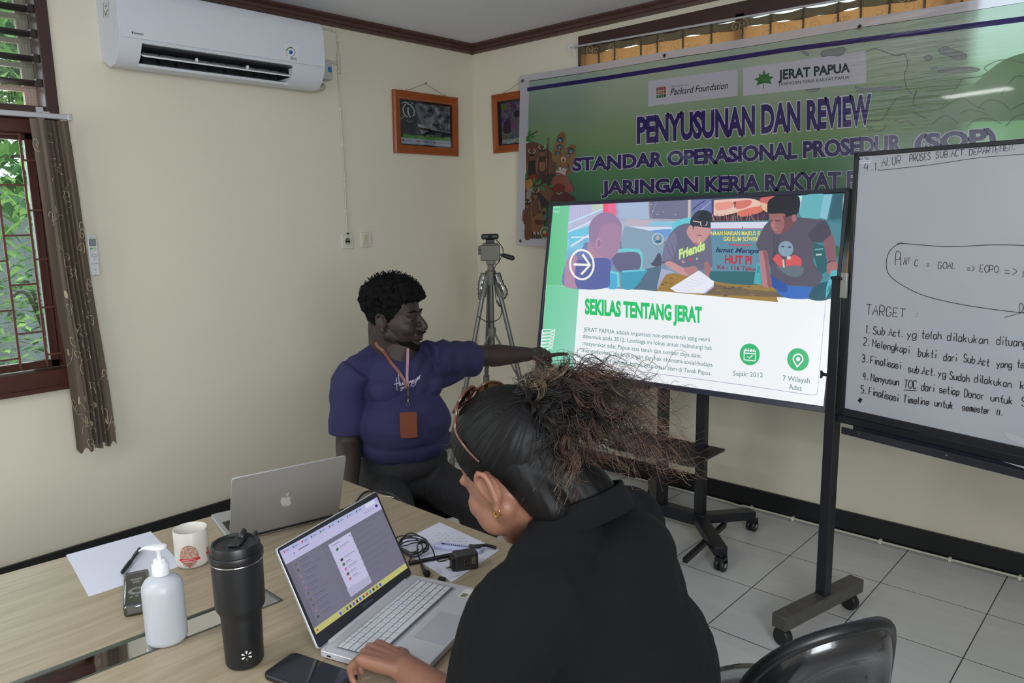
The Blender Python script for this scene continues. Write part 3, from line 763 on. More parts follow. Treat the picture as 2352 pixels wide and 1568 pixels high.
for k in range(22):
    u0, v0 = rnd.uniform(0.08, 0.9), rnd.uniform(0.02, 0.95)
    sc.tube([on_cur(min(.98, max(.02, u0 + .12 * math.sin(t * 3 + k))), v0 + 0.05 * t) for t in np.linspace(0, 1, 14)], 0.0012, 4, 1)
    if k % 2 == 0:
        lf = [on_cur(u0 + .03 * math.sin(t) * (1 if t < math.pi else 1), v0 - 0.012 * math.cos(t)) for t in np.linspace(0, 2 * math.pi, 12)]
        sc.add(lf, [list(range(11))], 1)
sc.build('cloth', [M_cur, M_scroll], ct, smooth=180)

# ---- curtain behind the banner on its rod
rd = empty('curtain_rod', (0.86, -0.03, 2.58), 'thin silver rod holding the backlit gold curtain above the banner', 'curtain rod')
MB().tube([(0.862, -0.030, 2.580), (3.9, -0.030, 2.515)], 0.006, 10).build('rod', M_rail, rd, smooth=60)
tie = MB(); rnd = random.Random(5)
for k in range(6): tie.tube(bez([(0.872, -0.03, 2.58), (0.868 + rnd.uniform(-.02, .02), -0.036, 2.575 + rnd.uniform(-.02, .03)), (0.87 + rnd.uniform(-.03, .035), -0.04, 2.545 + rnd.uniform(-.03, .07))], 5), 0.0025, 5)
tie.build('plastic_tie', M_white, rd)
M_gold = fabric('backlit_gold_cloth', (182, 132, 84), (160, 112, 66), 0.34)  # glow of the window behind is put into the cloth colour
M_head = fabric('shaded_doubled_hem', (92, 78, 56), (78, 66, 46), 0.22)  # same cloth doubled, coloured darker for the light it holds back
gc = empty('curtain', (1.95, -0.03, 2.57), 'pleated curtain coloured backlit gold, its doubled heading darker, showing above the banner', 'curtain')
pleats = [0.94, 1.075, 1.185, 1.36, 1.465, 1.62, 1.785, 1.955, 2.10, 2.26, 2.42, 2.52, 2.64, 2.78, 2.92, 2.985]
def gold(u, v, z0=2.572, z1=1.20, off=0.0):
    x = 0.945 + u * 2.04
    i = max([k for k in range(len(pleats)) if pleats[k] <= x + 1e-6] + [0]); i = min(i, len(pleats) - 2)
    t = (x - pleats[i]) / (pleats[i + 1] - pleats[i])
    sag = 0.010 * math.sin(math.pi * min(1, max(0, t))) * (1 - v)
    d = -0.022 - 0.012 * math.sin(math.pi * t) * (1 if i % 2 else .6) - 0.020 * math.exp(-((t * 12) ** 2)) - 0.004 * math.sin(x * 23)
    return (x, d + off, z0 - sag - v * (z0 - z1) - 0.0215 * (x - 0.95) * (1 - v))
sc = MB().grid(lambda u, v: gold(u, v, 2.535), 260, 14)
def header(u, v):
    p = gold(u, 0.0, 2.572, 1.2, -0.0015); lo = 2.526 - 0.0215 * (p[0] - 0.95) - 0.004 * math.sin(u * 31) + 0.003 * math.sin(u * 77)
    return (p[0], p[1], p[2] + (lo - p[2]) * v)
MB().grid(header, 260, 4).build('heading_band', M_head, gc, smooth=180, label='heading band of doubled cloth, coloured darker against the backlight')
for k in pleats: zk = 0.0215 * (k - 0.95); sc.tube([(k + .004, -0.046, 2.566 - zk), (k + .006, -0.046, 2.50 - zk), (k + .004, -0.044, 2.36)], [0.004, 0.005, 0.004], 6, 2)
rnd = random.Random(21)
def on_gold(u, v):
    p = gold(min(1, max(0, u)), v, 2.572, 2.33); return (p[0], p[1] - 0.0042, p[2])
for k in range(74):
    scroll(sc, on_gold, (k + rnd.random()) / 74, rnd.uniform(0.05, 0.85), 1.0, rnd.choice((-1, 1)), rnd.uniform(0.7, 1.7), 0.014, 0.13)
sc.build('cloth', [M_gold, mat('straw_embroidery', (196, 164, 112), 0.4), M_head], gc, smooth=180)

# ================================================================== BANNER
def banner_vinyl():
    m = print_mat('banner_vinyl', 0.20, translucent=0.42, bump=0.12, spec=0.7, bscale=2.2, coat=0.3); nt = m.node_tree
    # puckers pulled out from the third eyelet, in the surface relief
    bp = [n for n in nt.nodes if n.type == 'BUMP'][0]; tc = [n for n in nt.nodes if n.type == 'TEX_COORD'][0]
    mp = nt.nodes.new('ShaderNodeMapping'); mp.inputs['Rotation'].default_value = (0, 0.16, 0); mp.inputs['Scale'].default_value = (1.1, 1, 15)
    nz = nt.nodes.new('ShaderNodeTexNoise'); nz.inputs['Scale'].default_value = 3.0; nz.inputs['Detail'].default_value = 5
    nt.links.new(tc.outputs['Object'], mp.inputs['Vector']); nt.links.new(mp.outputs[0], nz.inputs['Vector'])
    vm = nt.nodes.new('ShaderNodeVectorMath'); vm.operation = 'DISTANCE'; vm.inputs[1].default_value = (2.66, YB, 2.30)
    nt.links.new(tc.outputs['Object'], vm.inputs[0])
    mr = nt.nodes.new('ShaderNodeMapRange'); mr.inputs[1].default_value = 0.12; mr.inputs[2].default_value = 0.44; mr.inputs[3].default_value = 1.0; mr.inputs[4].default_value = 0.0
    nt.links.new(vm.outputs['Value'], mr.inputs[0])
    mu_ = nt.nodes.new('ShaderNodeMath'); mu_.operation = 'MULTIPLY'; nt.links.new(nz.outputs['Fac'], mu_.inputs[0]); nt.links.new(mr.outputs[0], mu_.inputs[1])
    b2 = nt.nodes.new('ShaderNodeBump'); b2.inputs['Strength'].default_value = 0.55; b2.inputs['Distance'].default_value = 0.012
    nt.links.new(mu_.outputs[0], b2.inputs['Height']); nt.links.new(bp.outputs['Normal'], b2.inputs['Normal'])
    nt.links.new(b2.outputs['Normal'], nt.nodes['Principled BSDF'].inputs['Normal'])
    return m
YB = -0.070
fb = on_plane((0, YB, 0), (0, -1, 0))
bn = empty('banner', (2.35, YB, 1.43), 'large green and white vinyl event banner hung on the back wall', 'banner')
BX0, BX1 = 0.0, 0.0
c_tl, c_bl = fb(1195, 178), fb(1187, 563)
tl = Vector((0.438, YB, 2.452)); 
P00, P01 = Vector(fb(1195, 178)), Vector(fb(1187, 563))
XR = 4.15
def bsheet(x, z, l=0.0):
    y = YB - l
    return (x, y, z)
def bpx(x, y, l=0.0):
    p = fb(x, y); return bsheet(p[0], p[2], l + 0.0004)
def btop(x): return 2.463 - 0.0102 * (x - 0.49) - 0.004 * math.sin(math.pi * ((x - 0.49) / 1.03 % 1))
def bleft(z): return 0.440 + (z - 1.405) * 0.050
cv = Canvas(bsheet, y_down=False)
def sheet_at(u, v):
    z = btop(bleft(2.4) + u * (XR - 0.42)) * (1 - v) + 1.405 * v
    return (bleft(z) + u * (XR - bleft(z)), z)
def green(x, z):
    t = (2.385 - z) / 0.95
    # printed gradient: pale grey green at the top, olive band, deep green below
    stops = [(0.0, (164, 184, 174)), (0.22, (136, 164, 140)), (0.34, (128, 158, 114)), (0.5, (84, 140, 98)), (0.72, (56, 116, 88)), (1.0, (46, 104, 80))]
    t = min(1, max(0, t + 0.06 * noise.noise((x * 1.3, z * 2, 0)) - 0.05 * (x - 1)))
    for (a, ca), (b, cb) in zip(stops, stops[1:]):
        if t <= b:
            k = (t - a) / (b - a); c = [p + (q - p) * k for p, q in zip(ca, cb)]; break
    g = max(0, min(1, (x - 2.55) / .5)) * max(0, min(1, (2.2 - z) / .12))
    return [p * (1 - g) + q * g for p, q in zip(c, (92, 128, 88))]
def border(u0, u1, v0, v1, nu, nv):
    cv.mb.grid(lambda u, v: bsheet(*sheet_at(u0 + (u1 - u0) * u, v0 + (v1 - v0) * v)), nu, nv, 0, lambda u, v: lin((206, 205, 218)))
border(0, 1, 0, 0.040, 60, 1); border(0, 1, 0.957, 1, 60, 1); border(0, 0.0206, 0.040, 0.957, 1, 20); border(0.985, 1, 0.040, 0.957, 1, 20)
cv.l = 0.0003
def ga(u, v):
    x, z = sheet_at(u, v); zt = btop(x) - 0.040; z = zt * (1 - v) + 1.452 * v; x0 = bleft(z) + 0.076
    return (x0 + u * (XR - 0.06 - x0), z)
cv.l = 0.0
cv.mb.grid(lambda u, v: bsheet(*ga(u, v), 0.0), 130, 60, 0, lambda u, v: lin(green(*ga(u, v))))
cv.l = 0.0005
# pale hills on the right
cv.poly([(2.97, 2.06), (3.02, 2.12), (3.12, 2.19), (3.3, 2.20), (3.6, 2.16), (4.0, 2.22), (4.0, 1.95), (3.0, 1.95), (2.75, 2.03)], (112, 146, 104), True)
cv.f = bpx; cv.sg = -1; cv.step = 0.00002
PU, WH = (46, 26, 108), (232, 222, 244)
cv.l = 0.0006
cv.poly([(1211, 201), (1400, 173), (1600, 141), (1800, 110), (2000, 83), (2352, 37), (2700, -12), (2700, 2), (2352, 50), (2000, 95), (1800, 121), (1600, 152), (1400, 183), (1211, 210)], PU)
# logo boxes
cv.poly([(1489, 186), (1694, 159), (1694, 220), (1489, 244)], (208, 203, 220)); cv.poly([(1707, 156), (1990, 117), (1990, 190), (1707, 220)], (208, 203, 220))
for i in range(4):
    for j in range(3):
        x, y = 1508 + i * 5.6, 201 + j * 8.6 - i * .7
        cv.poly([(x, y), (x + 4.6, y - .6), (x + 4.6, y + 7), (x, y + 7.6)], [(152, 62, 46), (172, 118, 70), (62, 110, 62)][j] if i != 3 else [(150, 70, 44), (150, 96, 60), (60, 100, 60)][j])
cv.text('THE DAVID & LUCILE', (1541, 201), (1582, 196), 3.6, (40, 38, 44))
cv.text('Packard Foundation', (1540, 219), (1672, 203), 15, (26, 26, 32), shear=0.28, bold=0.006)
# leaf emblem
lf = []
for a, r in ((90, 25), (106, 13), (128, 20), (142, 13), (168, 22), (186, 13), (212, 20), (238, 9), (262, 7), (270, 4), (278, 7), (302, 9), (328, 20), (354, 13), (12, 22), (38, 13), (52, 20), (74, 13)):
    lf.append((1755 + r * 1.05 * math.cos(R(a)), 184 - r * math.sin(R(a)) - 0.12 * r * math.cos(R(a))))
cv.poly(lf, (46, 118, 50))
for a in (90, 128, 168, 12, 52): cv.line([(1755, 186), (1755 + 17 * math.cos(R(a)), 184 - 17 * math.sin(R(a)))], 1.0, (96, 160, 84))
cv.line([(1755, 188), (1754, 205)], 1.4, (60, 120, 60))
cv.text('JERAT PAPUA', (1789, 183), (1951, 165), 21, (22, 48, 54), bold=0.035, h1=20)
cv.text('JARINGAN KERJA RAKYAT PAPUA', (1789, 197), (1951, 181), 7.5, (40, 50, 58))
# map outlines and drawn hills
IS, IO = (146, 150, 152), (112, 106, 116)
for pts in ([(1842, 118), (1852, 119), (1858, 127), (1850, 126)], [(1885, 124), (1893, 116), (1915, 112), (1938, 109), (1941, 118), (1930, 128), (1905, 128), (1890, 130)], [(2122, 131), (2133, 126), (2141, 132), (2132, 140)],
            [(2156, 113), (2172, 107), (2190, 114), (2218, 124), (2219, 134), (2200, 138), (2182, 130), (2160, 122)], [(2156, 158), (2190, 154), (2247, 157), (2240, 165), (2200, 166), (2160, 166)], [(2138, 156), (2150, 153), (2152, 158), (2140, 160)],
            [(1964, 198), (1985, 203), (2063, 198), (2060, 207), (2000, 210), (1972, 212)], [(1850, 206), (1884, 203), (1872, 210), (1860, 211)]):
    cv.poly(pts, IS, True); q = pts + [pts[0]]; cv.curve(q, 1.2, IO, 5)
coast = [(1988, 120), (2010, 112), (2035, 120), (2060, 128), (2078, 124), (2085, 150), (2078, 170), (2082, 200), (2100, 220), (2105, 208), (2098, 240), (2130, 250), (2155, 250), (2180, 225), (2205, 190), (2212, 180), (2250, 176), (2268, 165), (2262, 155), (2290, 140), (2320, 138), (2352, 145)]
cv.curve(coast, 1.6, (96, 92, 100), 5)
cv.curve([(2000, 300), (1990, 278), (2025, 275), (2042, 250), (2052, 236), (2064, 224), (2090, 220)], 1.5, (84, 92, 92), 5); cv.curve([(2000, 290), (2010, 302), (2030, 296), (2034, 284)], 1.4, (84, 92, 92), 5); cv.curve([(2055, 275), (2070, 282), (2085, 278), (2100, 290)], 1.4, (78, 88, 86), 5)
for base_, pts in enumerate(([(2160, 252), (2190, 232), (2215, 226), (2235, 240), (2262, 252)], [(2245, 250), (2270, 230), (2300, 235), (2322, 254)], [(2140, 285), (2160, 270), (2175, 265), (2200, 282)], [(2205, 262), (2225, 252), (2250, 256), (2270, 264)], [(2220, 292), (2240, 276), (2270, 272), (2300, 284)], [(2310, 290), (2330, 270), (2352, 262)], [(2100, 258), (2118, 268), (2130, 272)], [(2300, 215), (2330, 178), (2352, 175)], [(2325, 250), (2345, 240), (2380, 228)])):
    cv.curve(pts, 1.7, (58, 82, 68), 6)
# headlines
cv.text('PENYUSUNAN DAN REVIEW', (1465, 327), (1999, 283), 55, PU, h1=63, bold=0.044, edge=(226, 212, 238), edge_w=0.030)
cv.text('STANDAR OPERASIONAL PROSEDUR', (1317, 392), (2068, 348), 27.5, PU, h1=37, bold=0.046, edge=WH, edge_w=0.030)
cv.text('(SOP)', (2104, 348), (2285, 336), 37, PU, h1=40, bold=0.046, edge=WH, edge_w=0.030)
cv.text('JARINGAN KERJA RAKYAT PAPUA', (1384, 444), (2086, 428), 27, PU, h1=38, bold=0.046, edge=WH, edge_w=0.030)
# drawn group at the left: huts, two carved shields, figures, foliage
def z1(x, y): return (1180 + x / 5.228, 280 + y / 5.228)
def Z(pts): return [z1(*p) for p in pts]
cv.poly(Z([(150, 260), (235, 235), (330, 270), (480, 390), (520, 470), (500, 640), (380, 760), (150, 700)]), (112, 70, 60))
cv.poly(Z([(140, 640), (500, 620), (560, 760), (430, 950), (330, 1400), (135, 1400)]), (84, 54, 46))
cv.poly(Z([(300, 640), (500, 620), (430, 760), (330, 720)]), (58, 40, 38)); cv.poly(Z([(290, 830), (380, 755), (500, 860), (470, 950), (400, 960)]), (120, 78, 66)); cv.poly(Z([(290, 850), (320, 850), (420, 960), (400, 1010), (330, 1010)]), (40, 42, 48))
cv.poly(Z([(520, 190), (575, 112), (625, 150), (610, 330), (560, 480), (480, 470), (465, 380)]), (150, 112, 74), True); cv.poly(Z([(630, 330), (700, 268), (745, 310), (720, 500), (650, 650), (560, 640), (560, 480)]), (146, 108, 72), True)
for (cx, cy, s_) in ((562, 215, 1.0), (555, 300, .9), (530, 375, .7), (690, 350, 1.0), (655, 400, .8), (640, 560, .9), (620, 600, .7)):
    c = z1(cx, cy); cv.ell(c[0], c[1], 7.2 * s_, 6.4 * s_, (44, 34, 34)); cv.ell(c[0] - 2.5 * s_, c[1], 3.0 * s_, 4.0 * s_, (72, 132, 158)); cv.ell(c[0] + 2.8 * s_, c[1], 2.8 * s_, 3.8 * s_, (72, 132, 158)); cv.ell(c[0], c[1] + 3 * s_, 1.6 * s_, 2.2 * s_, (206, 170, 140))
for pts in ([(520, 180), (575, 150), (612, 185)], [(500, 330), (520, 360), (500, 400)], [(570, 330), (560, 370), (580, 390)], [(640, 320), (690, 305), (730, 350)], [(620, 480), (660, 520), (640, 560)]): cv.curve(Z(pts), 1.6, (44, 34, 34), 5)
# mask figure
cv.poly(Z([(540, 420), (600, 380), (650, 430), (630, 640), (540, 650)]), (150, 100, 66), True); c = z1(600, 450); cv.ell(c[0], c[1], 6, 7, (196, 170, 150)); cv.ell(c[0], c[1] + 2, 2.4, 4, (140, 50, 44)); cv.poly(Z([(505, 590), (640, 560), (620, 660), (515, 625)]), (196, 186, 190)); cv.line(Z([(510, 612), (590, 632)]), 3, (150, 40, 44)); cv.ell(*z1(560, 560), 3.4, 3.4, (210, 200, 200)); cv.ell(*z1(600, 570), 3, 3, (210, 200, 200))
cv.poly(Z([(480, 660), (620, 640), (720, 790), (670, 850), (470, 760)]), (150, 78, 70), True)
for k in range(7): cv.line(Z([(520 + k * 22, 660), (500 + k * 34, 760 + k * 12)]), 1.0, (176, 112, 100))
# kneeling figure in red
cv.poly(Z([(480, 860), (560, 830), (650, 850), (735, 940), (460, 950)]), (92, 36, 36), True); cv.ell(*z1(550, 830), 12, 13, (86, 44, 40)); cv.ell(*z1(548, 790), 14, 10, (122, 38, 34)); cv.curve(Z([(512, 850), (545, 865), (585, 845)]), 2.2, (176, 160, 150), 5)
# standing figures
for (hx, hy, s_, body, skin) in ((222, 425, 1.0, (40, 36, 40), (128, 84, 70)), (345, 375, 1.1, (72, 42, 44), (140, 92, 76)), (265, 890, 1.0, (110, 70, 52), (146, 96, 76)), (168, 1010, 1.0, (110, 72, 50), (150, 92, 76))):
    c = z1(hx, hy)
    cv.poly([(c[0] - 9 * s_, c[1] + 8 * s_), (c[0] + 9 * s_, c[1] + 8 * s_), (c[0] + 10 * s_, c[1] + 26 * s_), (c[0] + 7 * s_, c[1] + 42 * s_), (c[0] - 7 * s_, c[1] + 42 * s_), (c[0] - 10 * s_, c[1] + 26 * s_)], body, True)
    for q in (-1, 1): cv.line([(c[0] + q * 9 * s_, c[1] + 10 * s_), (c[0] + q * 11 * s_, c[1] + 34 * s_)], 3.4 * s_, skin)
    cv.ell(c[0], c[1], 4.2 * s_, 6 * s_, skin); cv.ell(c[0], c[1] - 6 * s_, 6 * s_, 4 * s_, (40, 32, 34))
    for q in (-1, 1): cv.curve([(c[0] + q * 2, c[1] - 8), (c[0] + q * 8, c[1] - 14), (c[0] + q * 5, c[1] - 19)], 1.8, (196, 184, 170), 4)
c = z1(345, 530); cv.poly([(c[0] - 7, c[1] - 8), (c[0] + 7, c[1] - 8), (c[0] + 5, c[1] + 10), (c[0] - 5, c[1] + 10)], (146, 98, 80), True)
cv.line(Z([(415, 190), (412, 640)]), 1.6, (44, 36, 36)); cv.line(Z([(417, 180), (416, 260)]), 2.6, (128, 96, 74))
# parrot, skirts, foliage and seal
cv.ell(*z1(240, 665), 9, 7, (140, 38, 34)); cv.poly(Z([(150, 700), (215, 690), (235, 750), (190, 820), (150, 800)]), (176, 128, 66), True); cv.poly(Z([(170, 800), (220, 800), (200, 920), (150, 900)]), (150, 140, 134), True)
cv.poly(Z([(220, 1150), (340, 1100), (370, 1240), (330, 1320), (220, 1310)]), (150, 98, 58), True); cv.poly(Z([(140, 1180), (200, 1200), (225, 1330), (210, 1400), (138, 1400)]), (120, 76, 50), True); cv.poly(Z([(260, 1170), (350, 1180), (360, 1225), (270, 1230)]), (92, 44, 40), True)
for x in (255, 300): cv.poly(Z([(x - 14, 1320), (x + 14, 1320), (x + 10, 1400), (x - 10, 1400)]), (196, 190, 194)); cv.poly(Z([(x - 10, 1350), (x + 8, 1350), (x + 8, 1400), (x - 8, 1400)]), (44, 38, 42))
for (x, y, a) in ((190, 130, 60), (230, 180, 20), (200, 230, -50), (170, 210, -110), (250, 700, 100), (285, 740, 40), (250, 800, -40), (320, 720, 70), (330, 790, -20), (375, 750, 0), (360, 800, -50), (455, 770, 10), (155, 650, 90)):
    c = z1(x, y); cv.ell(c[0], c[1], 6.5, 2.6, (52, 132, 66), 14, R(-a))
cv.line(Z([(150, 190), (290, 110)]), 2.4, (66, 44, 40)); cv.curve(Z([(240, 745), (290, 770), (380, 730)]), 2.6, (72, 44, 38), 5)
cv.ell(*z1(380, 1330), 11, 14, (198, 190, 178)); cv.ell(*z1(380, 1330), 9, 11.5, (84, 124, 70)); cv.ell(*z1(382, 1345), 5, 6, (190, 60, 44)); cv.ell(*z1(376, 1322), 4, 4, (206, 196, 130))
cv.poly(Z([(340, 1040), (400, 1040), (395, 1180), (345, 1150)]), (120, 108, 92), True); cv.ell(*z1(368, 1095), 4, 5, (50, 42, 42)); cv.ell(*z1(390, 1130), 3, 4, (72, 132, 158))
cv.build('printed_sheet', banner_vinyl(), bn)
rx = Matrix.Rotation(R(90), 3, 'X')
for (x, y) in ((1201, 186), (1527, 128), (1975, 62), (1196, 553)):
    MB().lathe([(0.009, 0), (0.011, 0.0015), (0.009, 0.003), (0.005, 0.003), (0.0045, 0.0)], bpx(x, y, 0.001), 18, 0, rx).build('grommet', mat('dull_metal_eyelet', (120, 112, 96), 0.4, 0.8), bn, smooth=50)
# ================================================================== TELEVISION ON ITS STAND
ya, ti, ro = -0.01, 0.177, 0.015
T_o = Vector((1.928, -0.653, 1.228))
_n = Vector((math.sin(ya), -math.cos(ya), 0)); _r = Vector((math.cos(ya), math.sin(ya), 0)); _z = Vector((0, 0, 1))
T_n = _n * math.cos(ti) + _z * math.sin(ti); _u2 = _z * math.cos(ti) - _n * math.sin(ti)
T_r = _r * math.cos(ro) + _u2 * math.sin(ro); T_u = -_r * math.sin(ro) + _u2 * math.cos(ro)
T_rot = Matrix((T_r, T_u, T_n)).transposed()
def tv3(u, v, d=0.0): return T_o + T_r * u + T_u * v + T_n * d
M_bez = mat('tv_bezel', (46, 48, 66), 0.25, var=0.05)
M_blk = mat('black_steel', (24, 25, 32), 0.4, var=0.08)
tv = empty('television', (1.94, -0.53, 0), 'large wide television showing a green and white slide on a black wheeled stand', 'television')
cs = MB(); cs.box(tv3(0, 0, -0.030), (1.56, 0.905, 0.045), T_rot); cs.box(tv3(0, -0.05, -0.062), (1.1, 0.55, 0.03), T_rot)
cs.build('case', M_blk, tv, bevel=0.004)
bz = MB()
for (u, v, w, h) in ((-0.772, 0, 0.016, 0.905), (0.772, 0, 0.016, 0.905), (0, 0.444, 1.56, 0.017), (0, -0.441, 1.56, 0.023)): bz.box(tv3(u, v, -0.003), (w, h, 0.016), T_rot)
bz.build('bezel', M_bez, tv, bevel=0.002)
MB().box(tv3(-0.135, -0.463, -0.012), (0.14, 0.020, 0.02), T_rot).build('sensor_bar', M_blk, tv, bevel=0.002)
ft = on_plane(T_o + T_n * -0.004, T_n)
cv = Canvas(ft, step=0.00001)
q = [ft(1269, 472), ft(1939, 445), ft(1893.5, 933), ft(1239.5, 840)]
WHT = (236, 240, 243)
cv.quad([(1269, 472), (1939, 444), (1893.5, 933), (1239.5, 840)], 8, 8, lambda u, v: WHT)
cv.quad([(1269, 472), (1309, 470), (1296.5, 657), (1255, 654)], 8, 20, lambda u, v: (104 - 8 * v + 14 * u, 194 - 2 * v + 6 * u, 146 - 10 * v + 12 * u))
cv.quad([(1255, 654), (1330, 661), (1316, 851), (1239.5, 840)], 12, 20, lambda u, v: (112 + 20 * u + 18 * v * u, 202 + 6 * u, 160 + 14 * u + 24 * v * u))
# photograph inside the slide
def n3(u, v, s, k=0): return noise.noise((u * s, v * s * .6, k))
def ph(u, v):
    c = (150, 176, 200)
    if u < .16: c = (186, 190, 220) if v < .35 else (130, 190, 222)
    elif u < .42: c = (158, 172, 196) if v < .45 else (120, 142, 164)
    elif u < .55: c = (128, 140, 168) if v < .4 else (110, 140, 160)
    else: c = (64, 130, 140)
    k = 18 * n3(u, v, 9, 1) + 14 * n3(u, v, 24, 2)
    return tuple(max(10, min(250, x + k)) for x in c)
cv.quad([(1308, 470), (1938.5, 444), (1909, 686.5), (1296.5, 657)], 84, 40, ph)
def p2(pts): return [(1280 + x / 6.03, 440 + y / 6.03) for x, y in pts]
def p3(pts): return [(1600 + x / 5.808, 430 + y / 5.808) for x, y in pts]
def e2(x, y, rx, ry, c, rot=0): p = p2([(x, y)])[0]; cv.ell(p[0], p[1], rx / 6.03, ry / 6.03, c, 24, rot)
def e3(x, y, rx, ry, c, rot=0): p = p3([(x, y)])[0]; cv.ell(p[0], p[1], rx / 5.808, ry / 5.808, c, 24, rot)
cv.poly(p2([(168, 190), (470, 170), (630, 160), (630, 240), (165, 430)]), (188, 186, 220)); cv.poly(p2([(470, 172), (632, 160), (630, 235), (490, 300)]), (188, 204, 190))
for k in range(9): cv.line(p2([(180 + k * 34, 190), (175 + k * 34, 400 - k * 12)]), 0.8, (170, 166, 206))
cv.line(p2([(155, 435), (630, 240)]), 3.2, (190, 224, 244)); cv.line(p2([(150, 560), (520, 390)]), 3.0, (206, 232, 246)); cv.poly(p2([(160, 560), (450, 470), (440, 600), (180, 760)]), (112, 196, 224)); cv.line(p2([(190, 630), (440, 630)]), 3, (220, 226, 238)); cv.line(p2([(185, 755), (440, 600)]), 4, (214, 222, 236))
cv.poly(p2([(630, 158), (800, 150), (815, 330), (640, 330)]), (228, 112, 150)); cv.line(p2([(800, 152), (812, 320)]), 3, (214, 120, 150)); cv.poly(p2([(640, 158), (700, 155), (690, 300), (640, 300)]), (238, 90, 124), True)
cv.poly(p2([(840, 152), (1262, 135), (1268, 385), (860, 370)]), (164, 184, 212)); cv.poly(p2([(1262, 135), (1820, 112), (1815, 380), (1285, 380)]), (112, 116, 142)); cv.line(p2([(1265, 140), (1275, 380), (1815, 400)]), 3.6, (170, 160, 164)); cv.line(p2([(1830, 112), (1828, 360)]), 6, (200, 186, 180)); cv.line(p2([(1290, 370), (1380, 130)]), 1, (150, 154, 176))
for a, b in ((1318, 270), (1382, 315), (1635, 318), (1300, 175), (1470, 280)): e2(a, b, 7, 7, (206, 210, 222))
cv.poly(p2([(1855, 112), (2140, 100), (2140, 330), (1860, 330)]), (110, 120, 168)); cv.curve(p2([(1870, 250), (1960, 180), (2050, 120)]), 2.2, (60, 64, 90)); cv.curve(p2([(1900, 310), (2010, 240), (2120, 140)]), 2, (160, 170, 206))
cv.poly(p2([(930, 470), (985, 370), (1320, 400), (1260, 470)]), (186, 178, 190)); cv.poly(p2([(1300, 420), (1620, 420), (1600, 475), (1260, 470)]), (132, 196, 222)); cv.poly(p2([(1000, 480), (1620, 490), (1580, 530), (1300, 550)]), (210, 216, 234)); cv.poly(p2([(1230, 545), (1600, 520), (1500, 640), (1320, 600)]), (110, 156, 214), True)
cv.poly(p2([(930, 480), (1300, 550), (1480, 700), (1440, 1060), (1180, 1080), (900, 800)]), (134, 160, 180), True); cv.poly(p2([(1240, 880), (1290, 990), (1340, 950), (1400, 850), (1440, 900), (1430, 1030), (1300, 1010)]), (78, 82, 104), True)
e2(1392, 655, 82, 82, (196, 190, 186)); e2(1392, 655, 66, 66, (92, 152, 190)); e2(1392, 640, 22, 34, (196, 170, 160)); e2(1400, 690, 40, 20, (60, 110, 130))
cv.poly(p2([(1180, 1080), (1440, 1020), (1400, 1380), (1060, 1350)]), (88, 112, 136)); cv.poly(p2([(1610, 420), (1850, 360), (1850, 560), (1560, 700)]), (104, 198, 212), True)
# chairs
cv.curve(p2([(825, 820), (1000, 808), (1150, 845), (1155, 1070)]), 7, (112, 206, 214)); cv.poly(p2([(780, 860), (1120, 850), (1130, 1080), (870, 1110), (760, 960)]), (104, 104, 136), True); cv.poly(p2([(890, 1100), (1230, 1080), (1200, 1160), (1060, 1340), (900, 1330)]), (72, 158, 186), True); cv.line(p2([(900, 1105), (1220, 1085)]), 4, (110, 200, 216)); cv.poly(p2([(690, 1100), (860, 1120), (840, 1330), (690, 1325)]), (88, 174, 212), True); cv.line(p2([(700, 1105), (840, 1130), (850, 1320)]), 5, (120, 210, 220))
# seated person seen from the side, washed out
cv.poly(p2([(130, 960), (330, 800), (430, 700), (760, 930), (720, 1150), (680, 1330), (95, 1310)]), (116, 128, 180), True); cv.poly(p2([(95, 1310), (125, 960), (270, 900), (280, 1315)]), (176, 138, 168), True)
cv.poly(p2([(450, 680), (640, 740), (740, 930), (560, 1010), (420, 800)]), (176, 138, 160), True)
cv.poly(p2([(452, 620), (450, 480), (500, 370), (640, 290), (770, 320), (890, 460), (880, 640), (850, 800), (790, 890), (720, 930), (600, 880), (480, 760)]), (164, 132, 164), True)
cv.poly(p2([(445, 690), (440, 480), (520, 350), (650, 285), (790, 320), (895, 470), (760, 440), (620, 470), (560, 620), (530, 700)]), (150, 126, 162), True)
e2(572, 710, 42, 74, (180, 142, 172)); e2(580, 715, 22, 50, (150, 118, 150))
cv.poly(p2([(270, 950), (540, 920), (720, 940), (730, 1140), (680, 1330), (270, 1315)]), (92, 104, 164), True)
# person writing
cv.poly(p2([(1440, 970), (1500, 700), (1640, 500), (1840, 440), (2050, 560), (2160, 640), (2171, 1000), (1960, 1090), (1740, 1040), (1480, 1000)]), (106, 106, 132), True)
cv.poly(p2([(1440, 1010), (1500, 700), (1620, 560), (1660, 760), (1560, 960)]), (120, 120, 150), True); cv.line(p2([(1450, 985), (1560, 955)]), 3, (90, 90, 116))
cv.poly(p2([(1480, 1000), (1560, 960), (1760, 1060), (1920, 1060), (1900, 1150), (1820, 1165), (1700, 1140)]), (196, 148, 150), True); cv.poly(p2([(1740, 1060), (1900, 1030), (1940, 1090), (1840, 1170)]), (176, 126, 128), True)
cv.poly(p2([(2030, 980), (2090, 980), (2150, 1150), (2150, 1230), (2060, 1180)]), (160, 112, 116), True)
cv.poly(p2([(1860, 430), (2090, 430), (2140, 520), (2060, 660), (1960, 740), (1880, 700), (1790, 560)]), (196, 146, 146), True)
